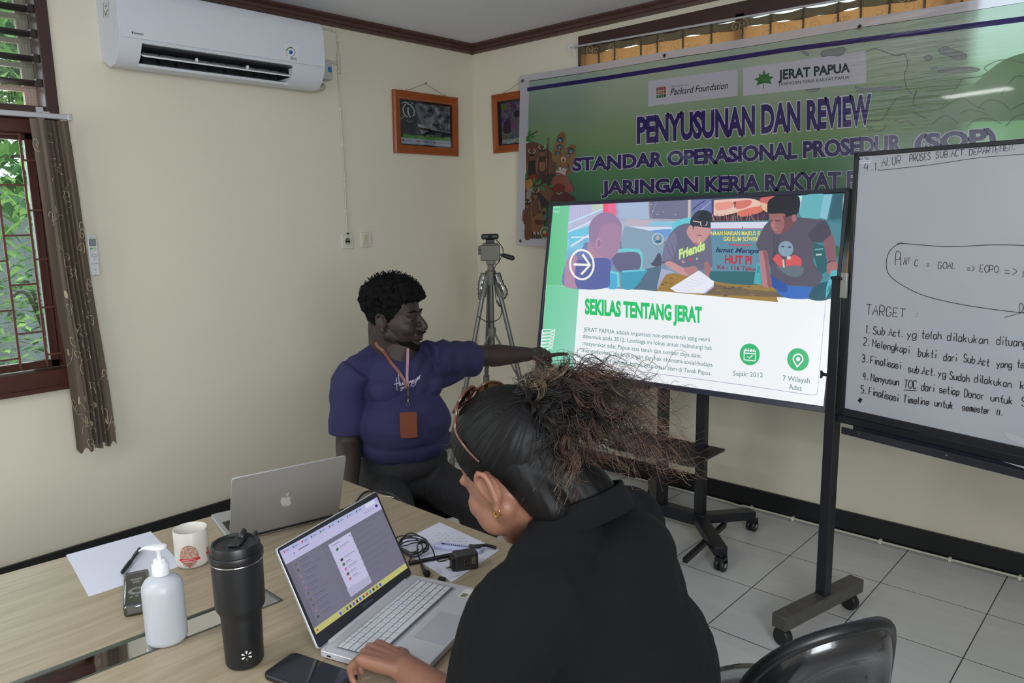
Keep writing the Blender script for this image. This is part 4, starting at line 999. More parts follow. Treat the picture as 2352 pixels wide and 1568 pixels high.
cv.poly(p2([(1840, 470), (1850, 380), (1940, 270), (2050, 260), (2140, 330), (2171, 420), (2160, 500), (2000, 490), (1900, 480), (1880, 530)]), (54, 58, 74), True); e2(2050, 350, 100, 86, (40, 48, 58)); cv.line(p2([(1880, 405), (1980, 425)]), 2, (214, 206, 190)); cv.curve(p2([(1990, 410), (1985, 450), (2000, 480)]), 1.6, (226, 216, 196)); cv.curve(p2([(2075, 410), (2070, 450), (2050, 470)]), 1.6, (226, 216, 196)); cv.line(p2([(2140, 440), (2165, 480)]), 1.6, (226, 216, 196))
e2(1850, 510, 28, 46, (206, 150, 146)); cv.line(p2([(1940, 600), (2000, 610)]), 1.4, (96, 60, 66)); cv.line(p2([(1905, 715), (1960, 730)]), 1.6, (150, 70, 80)); cv.poly(p2([(1965, 640), (2010, 690), (1970, 700)]), (222, 172, 166))
for k in range(5): cv.curve(p2([(1520 + k * 60, 720), (1540 + k * 66, 820), (1600 + k * 62, 930)]), 1.0, (84, 84, 110), 4)
t0, t1 = p2([(1690, 930), (2040, 800)]); cv.text('Friends', t0, t1, 20, (196, 226, 140), bold=0.05, edge=(96, 130, 96), edge_w=0.03)
e2(1845, 940, 22, 20, (196, 70, 80)); e2(1935, 930, 12, 18, (160, 214, 160)); e2(1740, 970, 16, 20, (226, 150, 160))
cv.poly(p2([(1440, 1065), (1620, 1120), (1500, 1150), (1380, 1360)]), (166, 172, 200), True)
# table and open notebook
cv.poly(p2([(1510, 1150), (1620, 1130), (1860, 1180), (2171, 1250), (2600, 1330), (3030, 1440), (3060, 1530), (1370, 1372)]), (156, 124, 62)); rnd = random.Random(3)
for k in range(26): a, b = rnd.uniform(1420, 2100), rnd.uniform(1170, 1350); e2(a, b, rnd.uniform(10, 40), rnd.uniform(4, 14), rnd.choice([(120, 96, 60), (190, 152, 70), (104, 88, 66), (176, 140, 60)]))
cv.poly(p3([(240, 1240), (640, 1275), (1080, 1330), (1170, 1380), (1190, 1470), (60, 1425)]), (112, 96, 74)); cv.poly(p3([(240, 1240), (640, 1275), (1080, 1330), (1170, 1380), (900, 1380), (300, 1300)]), (150, 122, 66), True)
for k in range(22): a, b = rnd.uniform(280, 1140), rnd.uniform(1310, 1450); e3(a, b, rnd.uniform(14, 50), rnd.uniform(4, 12), rnd.choice([(92, 82, 72), (132, 110, 76), (80, 72, 66)]))
cv.poly(p2([(1560, 1340), (1960, 1090), (2171, 1240), (2165, 1300), (2020, 1410), (1650, 1392)]), (228, 230, 244)); cv.poly(p2([(2020, 1408), (2168, 1290), (2168, 1320), (2050, 1412)]), (176, 178, 210))
for k in range(7): cv.line(p2([(1640 + k * 50, 1345 - k * 34), (1850 + k * 46, 1370 - k * 26)]), 0.6, (190, 194, 216))
# wall poster of hands, straw, hanging cloth
cv.poly(p3([(205, 160), (760, 130), (1040, 120), (960, 440), (210, 460)]), (58, 46, 62)); cv.poly(p3([(230, 170), (720, 150), (860, 240), (560, 330), (240, 380)]), (226, 190, 176), True); cv.poly(p3([(250, 210), (430, 190), (520, 220), (420, 290), (260, 300)]), (224, 150, 138), True); cv.poly(p3([(490, 190), (720, 170), (700, 250), (540, 290)]), (206, 118, 106), True); cv.poly(p3([(540, 330), (720, 270), (880, 260), (860, 330), (640, 390), (560, 380)]), (214, 116, 96), True); cv.poly(p3([(860, 140), (1040, 120), (940, 220), (840, 190)]), (196, 100, 96), True); cv.poly(p3([(840, 200), (950, 230), (950, 330), (880, 290)]), (222, 178, 150), True); cv.curve(p3([(490, 220), (520, 200), (505, 270)]), 2, (50, 40, 44)); cv.poly(p3([(200, 160), (230, 165), (225, 440), (200, 420)]), (70, 72, 100))
for k in range(34): a = 220 + k * 21; cv.line(p3([(a, 450), (a + rnd.uniform(-40, 40), 380 - rnd.uniform(0, 40))]), 1.0, rnd.choice([(150, 96, 92), (196, 150, 130), (90, 60, 70)]))
# sign hanging behind
cv.poly(p3([(180, 465), (960, 460), (960, 1150), (220, 1120)]), (92, 138, 160)); cv.poly(p3([(190, 470), (960, 460), (950, 550), (190, 552)]), (208, 212, 228)); cv.line(p3([(190, 552), (950, 550)]), 1.6, (190, 120, 160)); e3(615, 535, 8, 10, (40, 40, 50)); cv.poly(p3([(180, 1120), (860, 1140), (800, 1300), (230, 1250)]), (44, 102, 112), True)
cv.text('NAAN HARIAN MAJELIS JE', *p3([(190, 640), (850, 638)]), 9.2, (226, 220, 120), bold=0.03, edge=(40, 50, 40), edge_w=0.03); cv.text('GKI ELIM SOWEK', *p3([(358, 716), (826, 720)]), 9.4, (222, 218, 130), bold=0.03, edge=(40, 50, 40), edge_w=0.03)
cv.text('Mengucapkan', *p3([(432, 778), (725, 782)]), 5.6, (196, 60, 76), bold=0.03); cv.text('lamat Meraya', *p3([(255, 864), (826, 876)]), 10.5, (38, 52, 92), shear=0.35, bold=0.03); cv.text('HUT PI', *p3([(382, 1012), (728, 1024)]), 17.5, (176, 48, 60), bold=0.045); cv.text('Ke - 116 Tahun', *p3([(280, 1088), (810, 1118)]), 9.5, (140, 48, 72), bold=0.03)
# turquoise wall and shutters at the right
cv.poly(p3([(1380, 110), (1960, 85), (1900, 1100), (1760, 700), (1690, 430), (1330, 380)]), (56, 116, 128)); cv.poly(p3([(1410, 110), (1700, 95), (1650, 410), (1380, 380)]), (96, 172, 182), True); cv.poly(p3([(1700, 95), (1810, 92), (1740, 430), (1640, 410)]), (128, 186, 206)); cv.poly(p3([(1830, 92), (1960, 86), (1930, 420), (1760, 430)]), (46, 92, 104)); cv.poly(p3([(1330, 120), (1410, 112), (1380, 280), (1340, 380)]), (190, 220, 226)); cv.poly(p3([(1740, 460), (1930, 470), (1910, 780), (1800, 740)]), (70, 128, 142)); cv.poly(p3([(1820, 780), (1905, 790), (1890, 930), (1840, 920)]), (44, 96, 60))
cv.poly(p3([(1560, 740), (1700, 780), (1760, 1100), (1640, 1180), (1560, 900)]), (34, 92, 98)); cv.line(p3([(1580, 830), (1690, 820)]), 2.4, (110, 176, 180)); cv.line(p3([(1590, 900), (1670, 895)]), 3.4, (176, 206, 206)); cv.poly(p3([(760, 1290), (800, 1010), (850, 1020), (860, 1290)]), (72, 168, 176)); 
for k in range(4): cv.line(p3([(815 + k * 9, 1050), (808 + k * 9, 1140)]), 0.7, (30, 90, 98))
# man in dark shirt at the right of the slide
cv.poly(p3([(1000, 1150), (1180, 1170), (1230, 1310), (1580, 1330), (1590, 1400), (1500, 1485), (1180, 1470), (1050, 1350)]), (52, 104, 186), True); cv.poly(p3([(960, 1150), (1100, 1190), (1210, 1330), (1170, 1400), (990, 1310)]), (40, 82, 156), True); cv.poly(p3([(1570, 1300), (1800, 1260), (1760, 1490), (1500, 1485)]), (24, 82, 98), True)
cv.poly(p3([(790, 760), (900, 520), (1000, 410), (1340, 400), (1680, 430), (1760, 600), (1800, 700), (1700, 740), (1560, 730), (1560, 1000), (1690, 1200), (1600, 1330), (1230, 1310), (1000, 1180), (950, 900), (830, 850)]), (84, 80, 98))
cv.poly(p3([(1480, 620), (1700, 440), (1800, 640), (1720, 720), (1560, 730)]), (70, 66, 82), True)
for k in range(5): cv.curve(p3([(1020 + k * 22, 640), (1030 + k * 14, 800), (1000 + k * 8, 1000)]), 1.0, (62, 58, 74), 4)
cv.poly(p3([(830, 850), (940, 860), (960, 1060), (1000, 1310), (880, 1310), (850, 1050)]), (176, 122, 130), True); cv.poly(p3([(880, 850), (945, 870), (965, 1060), (1000, 1310), (950, 1310), (920, 1060)]), (140, 90, 100), True)
cv.poly(p3([(1690, 720), (1810, 640), (1850, 800), (1860, 980), (1760, 1010)]), (128, 88, 98), True); cv.poly(p3([(1745, 1000), (1850, 980), (1880, 1090), (1790, 1180), (1735, 1100)]), (160, 106, 108), True); cv.curve(p3([(1742, 1012), (1800, 985), (1855, 988)]), 2, (40, 34, 40)); cv.poly(p3([(1800, 1110), (1875, 1100), (1880, 1180), (1720, 1490), (1730, 1330)]), (76, 178, 190))
for k in range(4): cv.line(p3([(1762 + k * 13, 1330 - k * 12), (1745 + k * 13, 1400 - k * 8)]), 1.0, (26, 60, 74))
cv.poly(p3([(960, 350), (1240, 330), (1330, 360), (1310, 450), (1240, 560), (1100, 622), (1050, 610), (1000, 540), (985, 450)]), (150, 100, 100), True); cv.poly(p3([(1150, 380), (1330, 360), (1310, 470), (1230, 570), (1130, 620), (1170, 500)]), (112, 72, 78), True)
cv.poly(p3([(940, 300), (960, 180), (1080, 115), (1330, 108), (1380, 180), (1370, 300), (1330, 370), (1240, 380), (1200, 400), (1160, 350), (970, 350)]), (28, 27, 38), True); e3(1300, 410, 32, 50, (160, 108, 112)); cv.line(p3([(1050, 445), (1120, 450)]), 1.8, (40, 30, 36)); cv.line(p3([(990, 440), (1010, 446)]), 1.6, (40, 30, 36)); cv.poly(p3([(985, 500), (1030, 450), (1050, 540), (1000, 530)]), (176, 122, 116)); cv.line(p3([(1010, 555), (1075, 575)]), 2.6, (196, 120, 120))
# shirt motif: grey-blue blot with a red jacket shape
e3(1190, 820, 100, 104, (130, 156, 176)); e3(1150, 790, 22, 12, (60, 70, 86)); e3(1240, 800, 22, 12, (60, 70, 86)); cv.poly(p3([(1010, 960), (1080, 890), (1140, 960), (1140, 1080), (1070, 1020)]), (206, 84, 88), True); cv.poly(p3([(1190, 960), (1300, 900), (1390, 960), (1380, 1060), (1200, 1080)]), (206, 84, 88), True); cv.poly(p3([(1050, 1060), (1400, 1050), (1400, 1170), (1250, 1190)]), (96, 110, 120), True); cv.line(p3([(1155, 960), (1165, 1070)]), 4, (206, 196, 170)); e3(1230, 940, 28, 24, (186, 196, 200))
# arrow badge, heading, body text, icons
cv.ring(1336.5, 607.5, 27, 33.5, 4.6, (240, 240, 236), skew=0.02); AW = (240, 240, 236)
cv.line([(1317, 607), (1354, 608.5)], 5.4, AW); cv.line([(1338, 584), (1355, 608.5), (1335, 630)], 5.4, AW)
cv.text('JERAT', (1270.5, 478.5), (1286, 478), 5, (196, 232, 216)); cv.text('Papua', (1271, 488), (1285, 487.5), 5, (196, 232, 216))
GT = (40, 190, 108)
cv.text('SEKILAS TENTANG JERAT', (1344.5, 719.5), (1611, 739.5), 32, GT, h1=33, bold=0.05)
TX = (74, 122, 124)
for t, a, b in (('JERAT PAPUA adalah organisasi non-pemerintah yang resmi', (1340, 760.5), (1630, 784.5)), ('dibentuk pada 2012. Lembaga ini fokus untuk melindungi hak', (1338.5, 776), (1635.5, 804)), ('masyarakat adat Papua atas tanah dan sumber daya alam,', (1338, 792), (1611, 822)), ('mengadvokasi isu lingkungan dan hak ekonomi-sosial-budaya', (1336.5, 808), (1636.5, 842.5)), ('guna melawan dampak buruk eksploitasi alam di Tanah Papua.', (1335, 825), (1633.5, 862))):
    cv.text(t, a, b, 9.2, TX, h1=10.2)
IC = (46, 178, 110)
cv.ell(1722, 813.5, 23, 25, IC, 36, 0, 0.03); cv.ell(1833, 825.5, 25, 26, IC, 36, 0, 0.03)
cv.line([(1709.5, 804), (1735.5, 806), (1734.5, 828.5), (1709, 826), (1709.5, 804)], 2.8, WHT); cv.line([(1709.5, 810.5), (1735, 812.5)], 2.6, WHT)
for k in range(4): cv.line([(1713 + k * 6.2, 800 + k * .5), (1713 + k * 6.2, 807 + k * .5)], 2.4, WHT)
cv.line([(1717, 818.5), (1721, 822.5), (1728.5, 815.5)], 2.4, WHT)
pin = [(1833 + 12.6 * math.cos(R(a)), 824 - 12.6 * math.sin(R(a))) for a in range(-30, 211, 15)] + [(1831, 844.5)]
cv.poly(pin, WHT); cv.poly([(1833 + 9.4 * math.cos(R(a)), 824 - 9.4 * math.sin(R(a))) for a in range(-30, 211, 15)] + [(1831.4, 839.5)], IC); cv.ell(1833, 824.5, 4.8, 4.8, WHT)
cv.text('Sejak: 2012', (1684, 862), (1752, 866.5), 10.6, TX); cv.text('7 Wilayah', (1798, 873.5), (1860, 880), 12, TX); cv.text('Adat', (1812, 893.5), (1841.5, 897.5), 12, TX)
FR = (128, 116, 170)
cv.line([(1897, 688), (1878, 893)], 0.9, (150, 160, 190)); cv.curve([(1878, 893), (1876, 905), (1863, 907)], 1.0, FR); cv.line([(1863, 907), (1700, 883), (1317, 833)], 1.0, FR)
pts = []
for k in range(0, 170):
    a = k / 28 * 2 * math.pi; t = k / 170
    pts.append((1254 - 7 * t + 21 * math.cos(a), 757 + 46 * t + 6.5 * math.sin(a) - 2 * math.cos(a)))
keep = [p for p in pts]
cv.line([(max(p[0], 1254.0 - (p[1] - 655) * 0.083), p[1]) for p in keep], 2.0, (226, 236, 236))
cv.build('screen', print_mat('screen_glow', 0.2, emit=SCREEN), tv, label='lit screen with a photo above a white text slide')
# stand
COLX = [(1.842, -0.545), (2.058, -0.545)]
for (x, y) in COLX: MB().bb((x - 0.024, y - 0.016, 0.10), (x + 0.024, y + 0.026, 1.45)).build('column', M_blk, tv, bevel=0.003)
MB().bb((1.70, -0.55, 1.10), (2.20, -0.575, 1.16)).bb((1.70, -0.55, 1.34), (2.20, -0.575, 1.40)).build('mount_bracket', M_blk, tv)
MB().bb((1.70, -0.815, 0.462), (2.162, -0.500, 0.474)).build('shelf', mat('shelf_board', (44, 38, 42), 0.4), tv, bevel=0.002)
MB().bb((1.80, -0.575, 0.075), (2.10, -0.515, 0.135)).build('cross_foot', M_blk, tv, bevel=0.003)
def caster(root, x, y, h, M_w):
    w = MB(); rxx = Matrix.Rotation(R(90), 3, 'Y')
    for s in (-1, 1): w.lathe([(0.008, -0.009), (0.026, -0.009), (0.029, -0.005), (0.029, 0.005), (0.026, 0.009), (0.008, 0.009)], (x + s * 0.013, y, 0.029), 20, 0, rxx)
    k = w.build('caster', M_w, root, smooth=40)
    f = MB(); f.bb((x - 0.022, y - 0.020, 0.040), (x + 0.022, y + 0.024, 0.066)); f.bb((x - 0.012, y + 0.016, 0.050), (x + 0.012, y + 0.044, 0.058)); f.bb((x - 0.004, y - .008, 0.02), (x + 0.004, y + .008, 0.05)); f.bb((x - 0.007, y - 0.007, 0.06), (x + 0.007, y + 0.007, h))
    f.build('fork', M_blk, k, bevel=0.002)
    for s in (-1, 1): MB().lathe([(0.010, 0), (0.010, 0.002), (0.004, 0.003)], (x + s * 0.0225, y, 0.029), 12, 0, Matrix.Rotation(R(90 * s), 3, 'Y')).build('hub', mat('grey_hub', (150, 150, 155), 0.4), k)
for (hx, hy), (wx, wy) in (((2.058, -0.555), (2.215, -0.287)), ((2.058, -0.555), (2.299, -0.787)), ((1.842, -0.545), (1.583, -0.207)), ((1.842, -0.545), (1.63, -0.83))):
    lg = MB(); lg.bar((hx, hy, 0.112), (wx, wy, 0.090), 0.062, 0.044); lg.build('base_leg', M_blk, tv, bevel=0.004); caster(tv, wx, wy, 0.085, M_black)
MB().bar((2.184, -0.905, 0.055), (2.150, -0.46, 0.072), 0.022, 0.022).build('brace_bar', M_blk, tv)

# ================================================================== WHITEBOARD ON ITS STAND
W_o = Vector((2.838, -0.95, 0)); W_r = Vector((0.97, -0.243, 0)).normalized(); W_n = Vector((-0.243, -0.97, 0)).normalized()
W_rot = Matrix((W_r, -W_n, Vector((0, 0, 1)))).transposed()
def wb3(s, z, d=0.0): return W_o + W_r * s + W_n * d + Vector((0, 0, z))
wb = empty('whiteboard', (2.80, -0.95, 0), 'whiteboard covered in black marker writing on a black wheeled stand', 'whiteboard')
WL = 1.22
MB().box(wb3(WL / 2, 1.325, -0.010), (WL - 0.01, 0.014, 0.93), W_rot).build('board_back', mat('hardboard', (120, 84, 60), 0.7), wb)
wf = MB()
for (s, z, w, h) in ((0.008, 1.3245, 0.016, 0.94), (WL - 0.008, 1.3245, 0.016, 0.94), (WL / 2, 1.788, WL, 0.014), (WL / 2, 0.868, WL, 0.028)): wf.box(wb3(s, z, -0.004), (w, 0.026, h), W_rot)
wf.build('frame', M_blk, wb, bevel=0.002)
fw_ = on_plane(wb3(0, 0, 0.002), W_n)
STROKES = {'A': ('023962', '1555'), 'B': ('0209', '09394857463505', '35555442 02'.replace(' ', '')), 'c': ('553616051403123253',), 'C': ('5839190704123253',), 'D': ('0209', '092957543202'), 'E': ('59090252', '0545'), 'F': ('590902', '0545'), 'G': ('58391907041232535535',), 'I': ('2922',), 'L': ('090242',),
 'M': ('0209356962',), 'N': ('02095259',), 'O': ('290704224264674929',), 'P': ('02094958564505',), 'R': ('02094958564505', '2552'), 'S': ('5839190716455453421203',), 'T': ('0969', '3932'), 'U': ('090422425459',), 'V': ('093269',),
 'a': ('5636160403123254', '5652'), 'b': ('0902', '05264655433202'), 'd': ('5952', '5536160503123253'), 'e': ('04545546260503123253',), 'g': ('5636160503123254', '5651401001'), 'h': ('0902', '0526465452'), 'i': ('2622', '2829'),
 'k': ('0902', '4604', '1542'), 'l': ('191322',), 'm': ('0602', '05163632', '35466662'), 'n': ('0602', '0526465452'), 'o': ('260503224253554626',), 'p': ('0600', '05264655433203'), 'r': ('0602', '052646'), 's': ('55361605144453321203',),
 't': ('29233242', '0646'), 'u': ('060322425456', '5652'), 'y': ('0633', '5610'), '1': ('182922',), '2': ('08193958560252',), '3': ('08193948574625', '25465453321203'), '4': ('290555', '4842'), '5': ('5909063655533202',),
 '.': ('2223',), ':': ('2223', '2526'), '=': ('0555', '0353'), '>': ('074502',), '-': ('0545',)}
ADV = {'.': 4, 'i': 4.2, 'l': 4, 'I': 4, '1': 4.2, ' ': 5, 'm': 8.4, 'M': 8.4, 't': 6, ':': 4, 'r': 6}
hw_rnd = random.Random(8)
def hand(cv, t, p0, p1, h0, h1, w=1.5, col=(34, 34, 40), slant=0.08):
    tot = sum(ADV.get(c, 7.4) for c in t) - 1.4; x = 0; cv.up()
    for c in t:
        for s in STROKES.get(c, ()):
            pts = [(int(s[i]), int(s[i + 1])) for i in range(0, len(s), 2)]
            jx, jy = hw_rnd.uniform(-.25, .25), hw_rnd.uniform(-.25, .25)
            out = []
            for px, py in pts:
                yy = (py - 2) / 7.0; k = (x + px + jx + hw_rnd.uniform(-.15, .15)) / tot; h = h0 + (h1 - h0) * k
                out.append((p0[0] + (p1[0] - p0[0]) * k + slant * yy * h, p0[1] + (p1[1] - p0[1]) * k - (yy + jy * .06) * h))
            sm = out if len(out) < 3 or c in 'AEFTLMNVI' else [(q.x, q.y) for q in bez([(a, b, 0) for a, b in out], 4)]
            cv.line(sm, w, col, True)
        x += ADV.get(c, 7.4)
cv = Canvas(fw_, step=0.00003)
cv.quad([(1971.5, 359), (2900, 255), (2900, 1260), (1939, 937)], 40, 30, lambda u, v: (170 + 4 * n3(u, v, 5, 3), 171 + 4 * n3(u, v, 5, 3), 180 + 3 * n3(u, v, 5, 3)))
def zb(x, y): return (1880 + x * .472, 320 + y * .472)
INK = (40, 40, 46)
cv.poly([(1971, 361), (2002, 359), (2001, 374), (1970, 376)], (196, 196, 204)); cv.text('V-TEC', (1977, 368), (1999, 366.5), 5.4, (40, 40, 46), bold=0.03); cv.text('WHITE BOARD', (1976, 372.5), (1997, 371.5), 2.2, (60, 60, 66)); cv.ell(1974.5, 365.5, 2, 2.4, (50, 50, 56))
hand(cv, '4.1.', (1984, 393), (2020, 391), 17, 17); hand(cv, 'ALUR', (2025, 382), (2069, 376), 20, 18); hand(cv, 'PROSES', (2089, 371.5), (2137, 366), 16, 16); hand(cv, 'SUB.ACT.', (2149, 363), (2218, 357), 14, 15); hand(cv, 'DEPARTEMEN.', (2226, 357), (2331, 344), 14, 15)
cv.curve([(2018, 391), (2050, 388), (2140, 378), (2250, 362), (2352, 354)], 1.4, INK)
cv.curve([zb(1010, 516), zb(850, 513), zb(640, 522), zb(480, 512), zb(405, 507), zb(370, 520), zb(340, 555), zb(330, 610), zb(345, 660), zb(405, 708), zb(520, 762), zb(690, 802), zb(860, 828), zb(1010, 846)], 1.7, INK, 10)
cv.line([zb(380, 510), zb(400, 502), zb(415, 506)], 1.4, INK); cv.curve([zb(905, 866), zb(980, 846), zb(1010, 838)], 1.4, INK)
hand(cv, 'P', zb(372, 612), zb(398, 612), 30, 30); hand(cv, 'LAN', zb(398, 612), zb(440, 606), 17, 16); hand(cv, 'C', zb(468, 616), zb(488, 616), 14, 14); hand(cv, '=', zb(526, 622), zb(540, 622), 18, 18); hand(cv, 'GOAL', zb(582, 628), zb(668, 630), 15, 14); hand(cv, '=>', zb(722, 640), zb(765, 642), 16, 16); hand(cv, 'EOPO', zb(784, 644), zb(874, 648), 16, 15); hand(cv, '=>', zb(904, 656), zb(972, 664), 22, 22); cv.line([zb(996, 640), zb(994, 672)], 1.6, INK); hand(cv, 'DO', zb(976, 840), zb(1020, 842), 20, 20)
hand(cv, 'TARGET', zb(230, 852), zb(420, 866), 24, 19, 1.7); hand(cv, ':', zb(474, 862), zb(480, 862), 14, 14)
hand(cv, '1. Sub.Act.', zb(228, 942), zb(408, 962), 17, 17, 1.9); hand(cv, 'yg', zb(430, 966), zb(478, 968), 18, 18, 1.9); hand(cv, 'telah', zb(502, 968), zb(600, 974), 19, 18, 1.9); hand(cv, 'dilakukan', zb(626, 978), zb(826, 996), 19, 18, 1.9); hand(cv, 'dituangkan', zb(866, 998), zb(1090, 1016), 20, 19, 1.9)
hand(cv, '2. Melengkapi', zb(218, 1000), zb(442, 1042), 17, 17, 1.9); hand(cv, 'bukti', zb(484, 1056), zb(572, 1064), 19, 18, 1.9); hand(cv, 'dari', zb(608, 1076), zb(672, 1080), 18, 17, 1.9); hand(cv, 'Sub.Act', zb(706, 1082), zb(830, 1104), 18, 17, 1.9); hand(cv, 'yang', zb(866, 1108), zb(942, 1112), 16, 16, 1.9); hand(cv, 'telah', zb(966, 1108), zb(1060, 1122), 18, 18, 1.9)
hand(cv, '3. Finalisasi', zb(212, 1082), zb(400, 1118), 17, 17, 1.9); hand(cv, 'sub.Act.', zb(436, 1132), zb(566, 1150), 17, 17, 1.9); hand(cv, 'yg', zb(580, 1152), zb(622, 1158), 16, 16, 1.9); hand(cv, 'Sudah', zb(638, 1166), zb(736, 1182), 17, 17, 1.9); hand(cv, 'dilakukan', zb(758, 1180), zb(940, 1208), 18, 17, 1.9); hand(cv, 'k', zb(982, 1214), zb(1004, 1216), 18, 18, 1.9)
hand(cv, '4. Menyusun', zb(216, 1168), zb(392, 1198), 17, 17, 1.9); hand(cv, 'TOC', zb(416, 1208), zb(478, 1212), 18, 18, 1.9); hand(cv, 'dari', zb(500, 1220), zb(562, 1228), 18, 17, 1.9); hand(cv, 'setiap', zb(588, 1232), zb(686, 1246), 17, 17, 1.9); hand(cv, 'Donor', zb(710, 1252), zb(804, 1266), 18, 17, 1.9); hand(cv, 'untuk', zb(838, 1272), zb(946, 1290), 17, 17, 1.9); hand(cv, 'Se', zb(988, 1296), zb(1040, 1302), 20, 20, 1.9)
cv.line([zb(414, 1219), zb(478, 1223)], 1.6, INK)
hand(cv, '5. Finalisasi', zb(206, 1232), zb(388, 1276), 17, 17, 1.9); hand(cv, 'Timeline', zb(412, 1280), zb(538, 1294), 17, 16, 1.9); hand(cv, 'untuk', zb(564, 1296), zb(656, 1312), 16, 16, 1.9); hand(cv, 'semester', zb(700, 1318), zb(832, 1336), 16, 16, 1.9); hand(cv, 'II.', zb(862, 1340), zb(894, 1344), 13, 13, 1.9)
cv.poly([zb(190, 1270), zb(202, 1256), zb(214, 1264), zb(203, 1283)], (26, 26, 30)); cv.ell(*zb(216, 1286), 4, 2.6, (186, 187, 195))
cv.poly([zb(900, 1420), zb(960, 1440), zb(1060, 1490), zb(1060, 1510), zb(930, 1460)], (178, 179, 186), True)
cv.build('writing_surface', print_mat('whiteboard_enamel', 0.3, spec=0.4), wb, label='white enamel face with handwriting')
# stand: posts, rail, tray, feet
px0 = wb3(-0.032, 0, 0.0); px1 = wb3(WL + 0.032, 0, 0.0)
for p in (px0, px1):
    MB().box((p.x, p.y, 0.72), (0.042, 0.042, 1.27), W_rot).build('post', M_blk, wb, bevel=0.003)
    MB().box((p.x, p.y, 1.357), (0.050, 0.050, 0.012), W_rot).build('post_cap', M_black, wb, bevel=0.003)
    d = Vector((0.225, 0.975, 0)).normalized()
    a, b_ = Vector((p.x, p.y, 0.10)) + d * 0.235, Vector((p.x, p.y, 0.10)) - d * 0.275
    MB().bar(a, b_, 0.062, 0.055).build('foot_bar', mat('plastic_wrapped_steel', (74, 72, 70), 0.25, var=0.3, scale=30, bump=0.5, bscale=70), wb, bevel=0.005, label='foot bar in clear plastic wrap')
    for e in (a - d * 0.045, b_ + d * 0.03):
        ww = MB(); ww.lathe([(0.006, -0.018), (0.030, -0.018), (0.036, -0.010), (0.036, 0.010), (0.030, 0.018), (0.006, 0.018)], (e.x, e.y, 0.036), 22, 0, Matrix.Rotation(R(76), 3, 'Z') @ Matrix.Rotation(R(90), 3, 'Y'))
        ww.bb((e.x - 0.006, e.y - 0.006, 0.05), (e.x + 0.006, e.y + 0.006, 0.075)); ww.build('caster', M_black, wb, smooth=40)
MB().box(wb3(WL / 2, 0.838, -0.012), (WL + 0.05, 0.030, 0.030), W_rot).build('lower_rail', M_blk, wb, bevel=0.003)
tr = MB(); tr.box(wb3(WL / 2, 0.808, 0.030), (WL - 0.10, 0.075, 0.006), W_rot); tr.box(wb3(WL / 2, 0.818, 0.068), (WL - 0.10, 0.006, 0.026), W_rot); tr.box(wb3(WL / 2, 0.822, -0.004), (WL - 0.10, 0.006, 0.030), W_rot)
tr.build('pen_tray', mat('dark_glossy_tray', (38, 38, 48), 0.22), wb, bevel=0.002)
for s in (0.12, 0.42, 0.8): MB().box(wb3(s, 0.822, 0.0715), (0.005, 0.004, 0.005), W_rot).build('tray_screw', M_chrome, wb)
for z, p in ((1.333, wb3(-0.004, 0, 0.018)), (1.333, wb3(WL + .004, 0, 0.018))):
    MB().box((p.x, p.y, z), (0.026, 0.012, 0.092), W_rot).build('hinge_clip', mat('pale_metal_clip', (150, 150, 140), 0.4, 0.3), wb, bevel=0.003)
kn = MB(); kp = wb3(-0.056, 0.992, 0); kn.capsule(kp, kp - W_r * 0.030, 0.006, 0.006, 8)
for a in range(3): kn.capsule(kp - W_r * 0.03, kp - W_r * 0.03 + Vector((0, math.cos(R(a * 120)), math.sin(R(a * 120)))) * 0.012, 0.006, 0.005, 8)
kn.build('clamp_knob', M_black, wb, smooth=60)

# ================================================================== FLOOR CABLE ALONG THE BACK WALL
fcb = MB(); fcb.tube(bez([(1.35, -0.030, 0.008), (1.9, -0.028, 0.008), (2.03, -0.04, 0.008), (2.10, -0.026, 0.009), (2.7, -0.028, 0.008), (3.4, -0.027, 0.009), (4.6, -0.028, 0.008)], 10), 0.006, 8)
fo = tag(fcb.build('floor_cable', M_cable, smooth=60), 'cream cable clipped along the floor at the foot of the back wall', 'cable')
for x in (2.09, 2.32, 2.75, 3.05, 3.32): MB().bb((x - 0.006, -0.036, 0.0), (x + 0.006, -0.016, 0.018)).build('cable_clip', M_clip, fo)

# ================================================================== TRIPOD AND WEBCAM
M_tri = mat('grey_aluminium', (104, 104, 104), 0.35, 0.55)
M_trip = mat('grey_tripod_plastic', (98, 96, 88), 0.5)
TX0, TY0 = 0.905, -0.80
tp = empty('tripod', (TX0, TY0, 0), 'grey camera tripod standing in the corner behind the pointing man', 'tripod', rz=YAW)
def TL(r, d, z): return Vector((TX0 + r * math.cos(YAW) - d * math.sin(YAW), TY0 + r * math.sin(YAW) + d * math.cos(YAW), z))
MB().tube([TL(0, 0, 1.33), TL(0.002, 0, 0.77)], 0.0125, 14).build('center_column', M_tri, tp, smooth=40)
MB().lathe([(0.030, 0), (0.034, 0.02), (0.030, 0.075), (0.018, 0.085), (0.016, 0.12)], TL(0, 0, 1.225), 20).build('shoulder', M_trip, tp, smooth=40)
MB().tube([TL(0, 0, 0.99), TL(0, 0, 0.945)], 0.022, 14).build('spreader_collar', M_trip, tp, smooth=40)
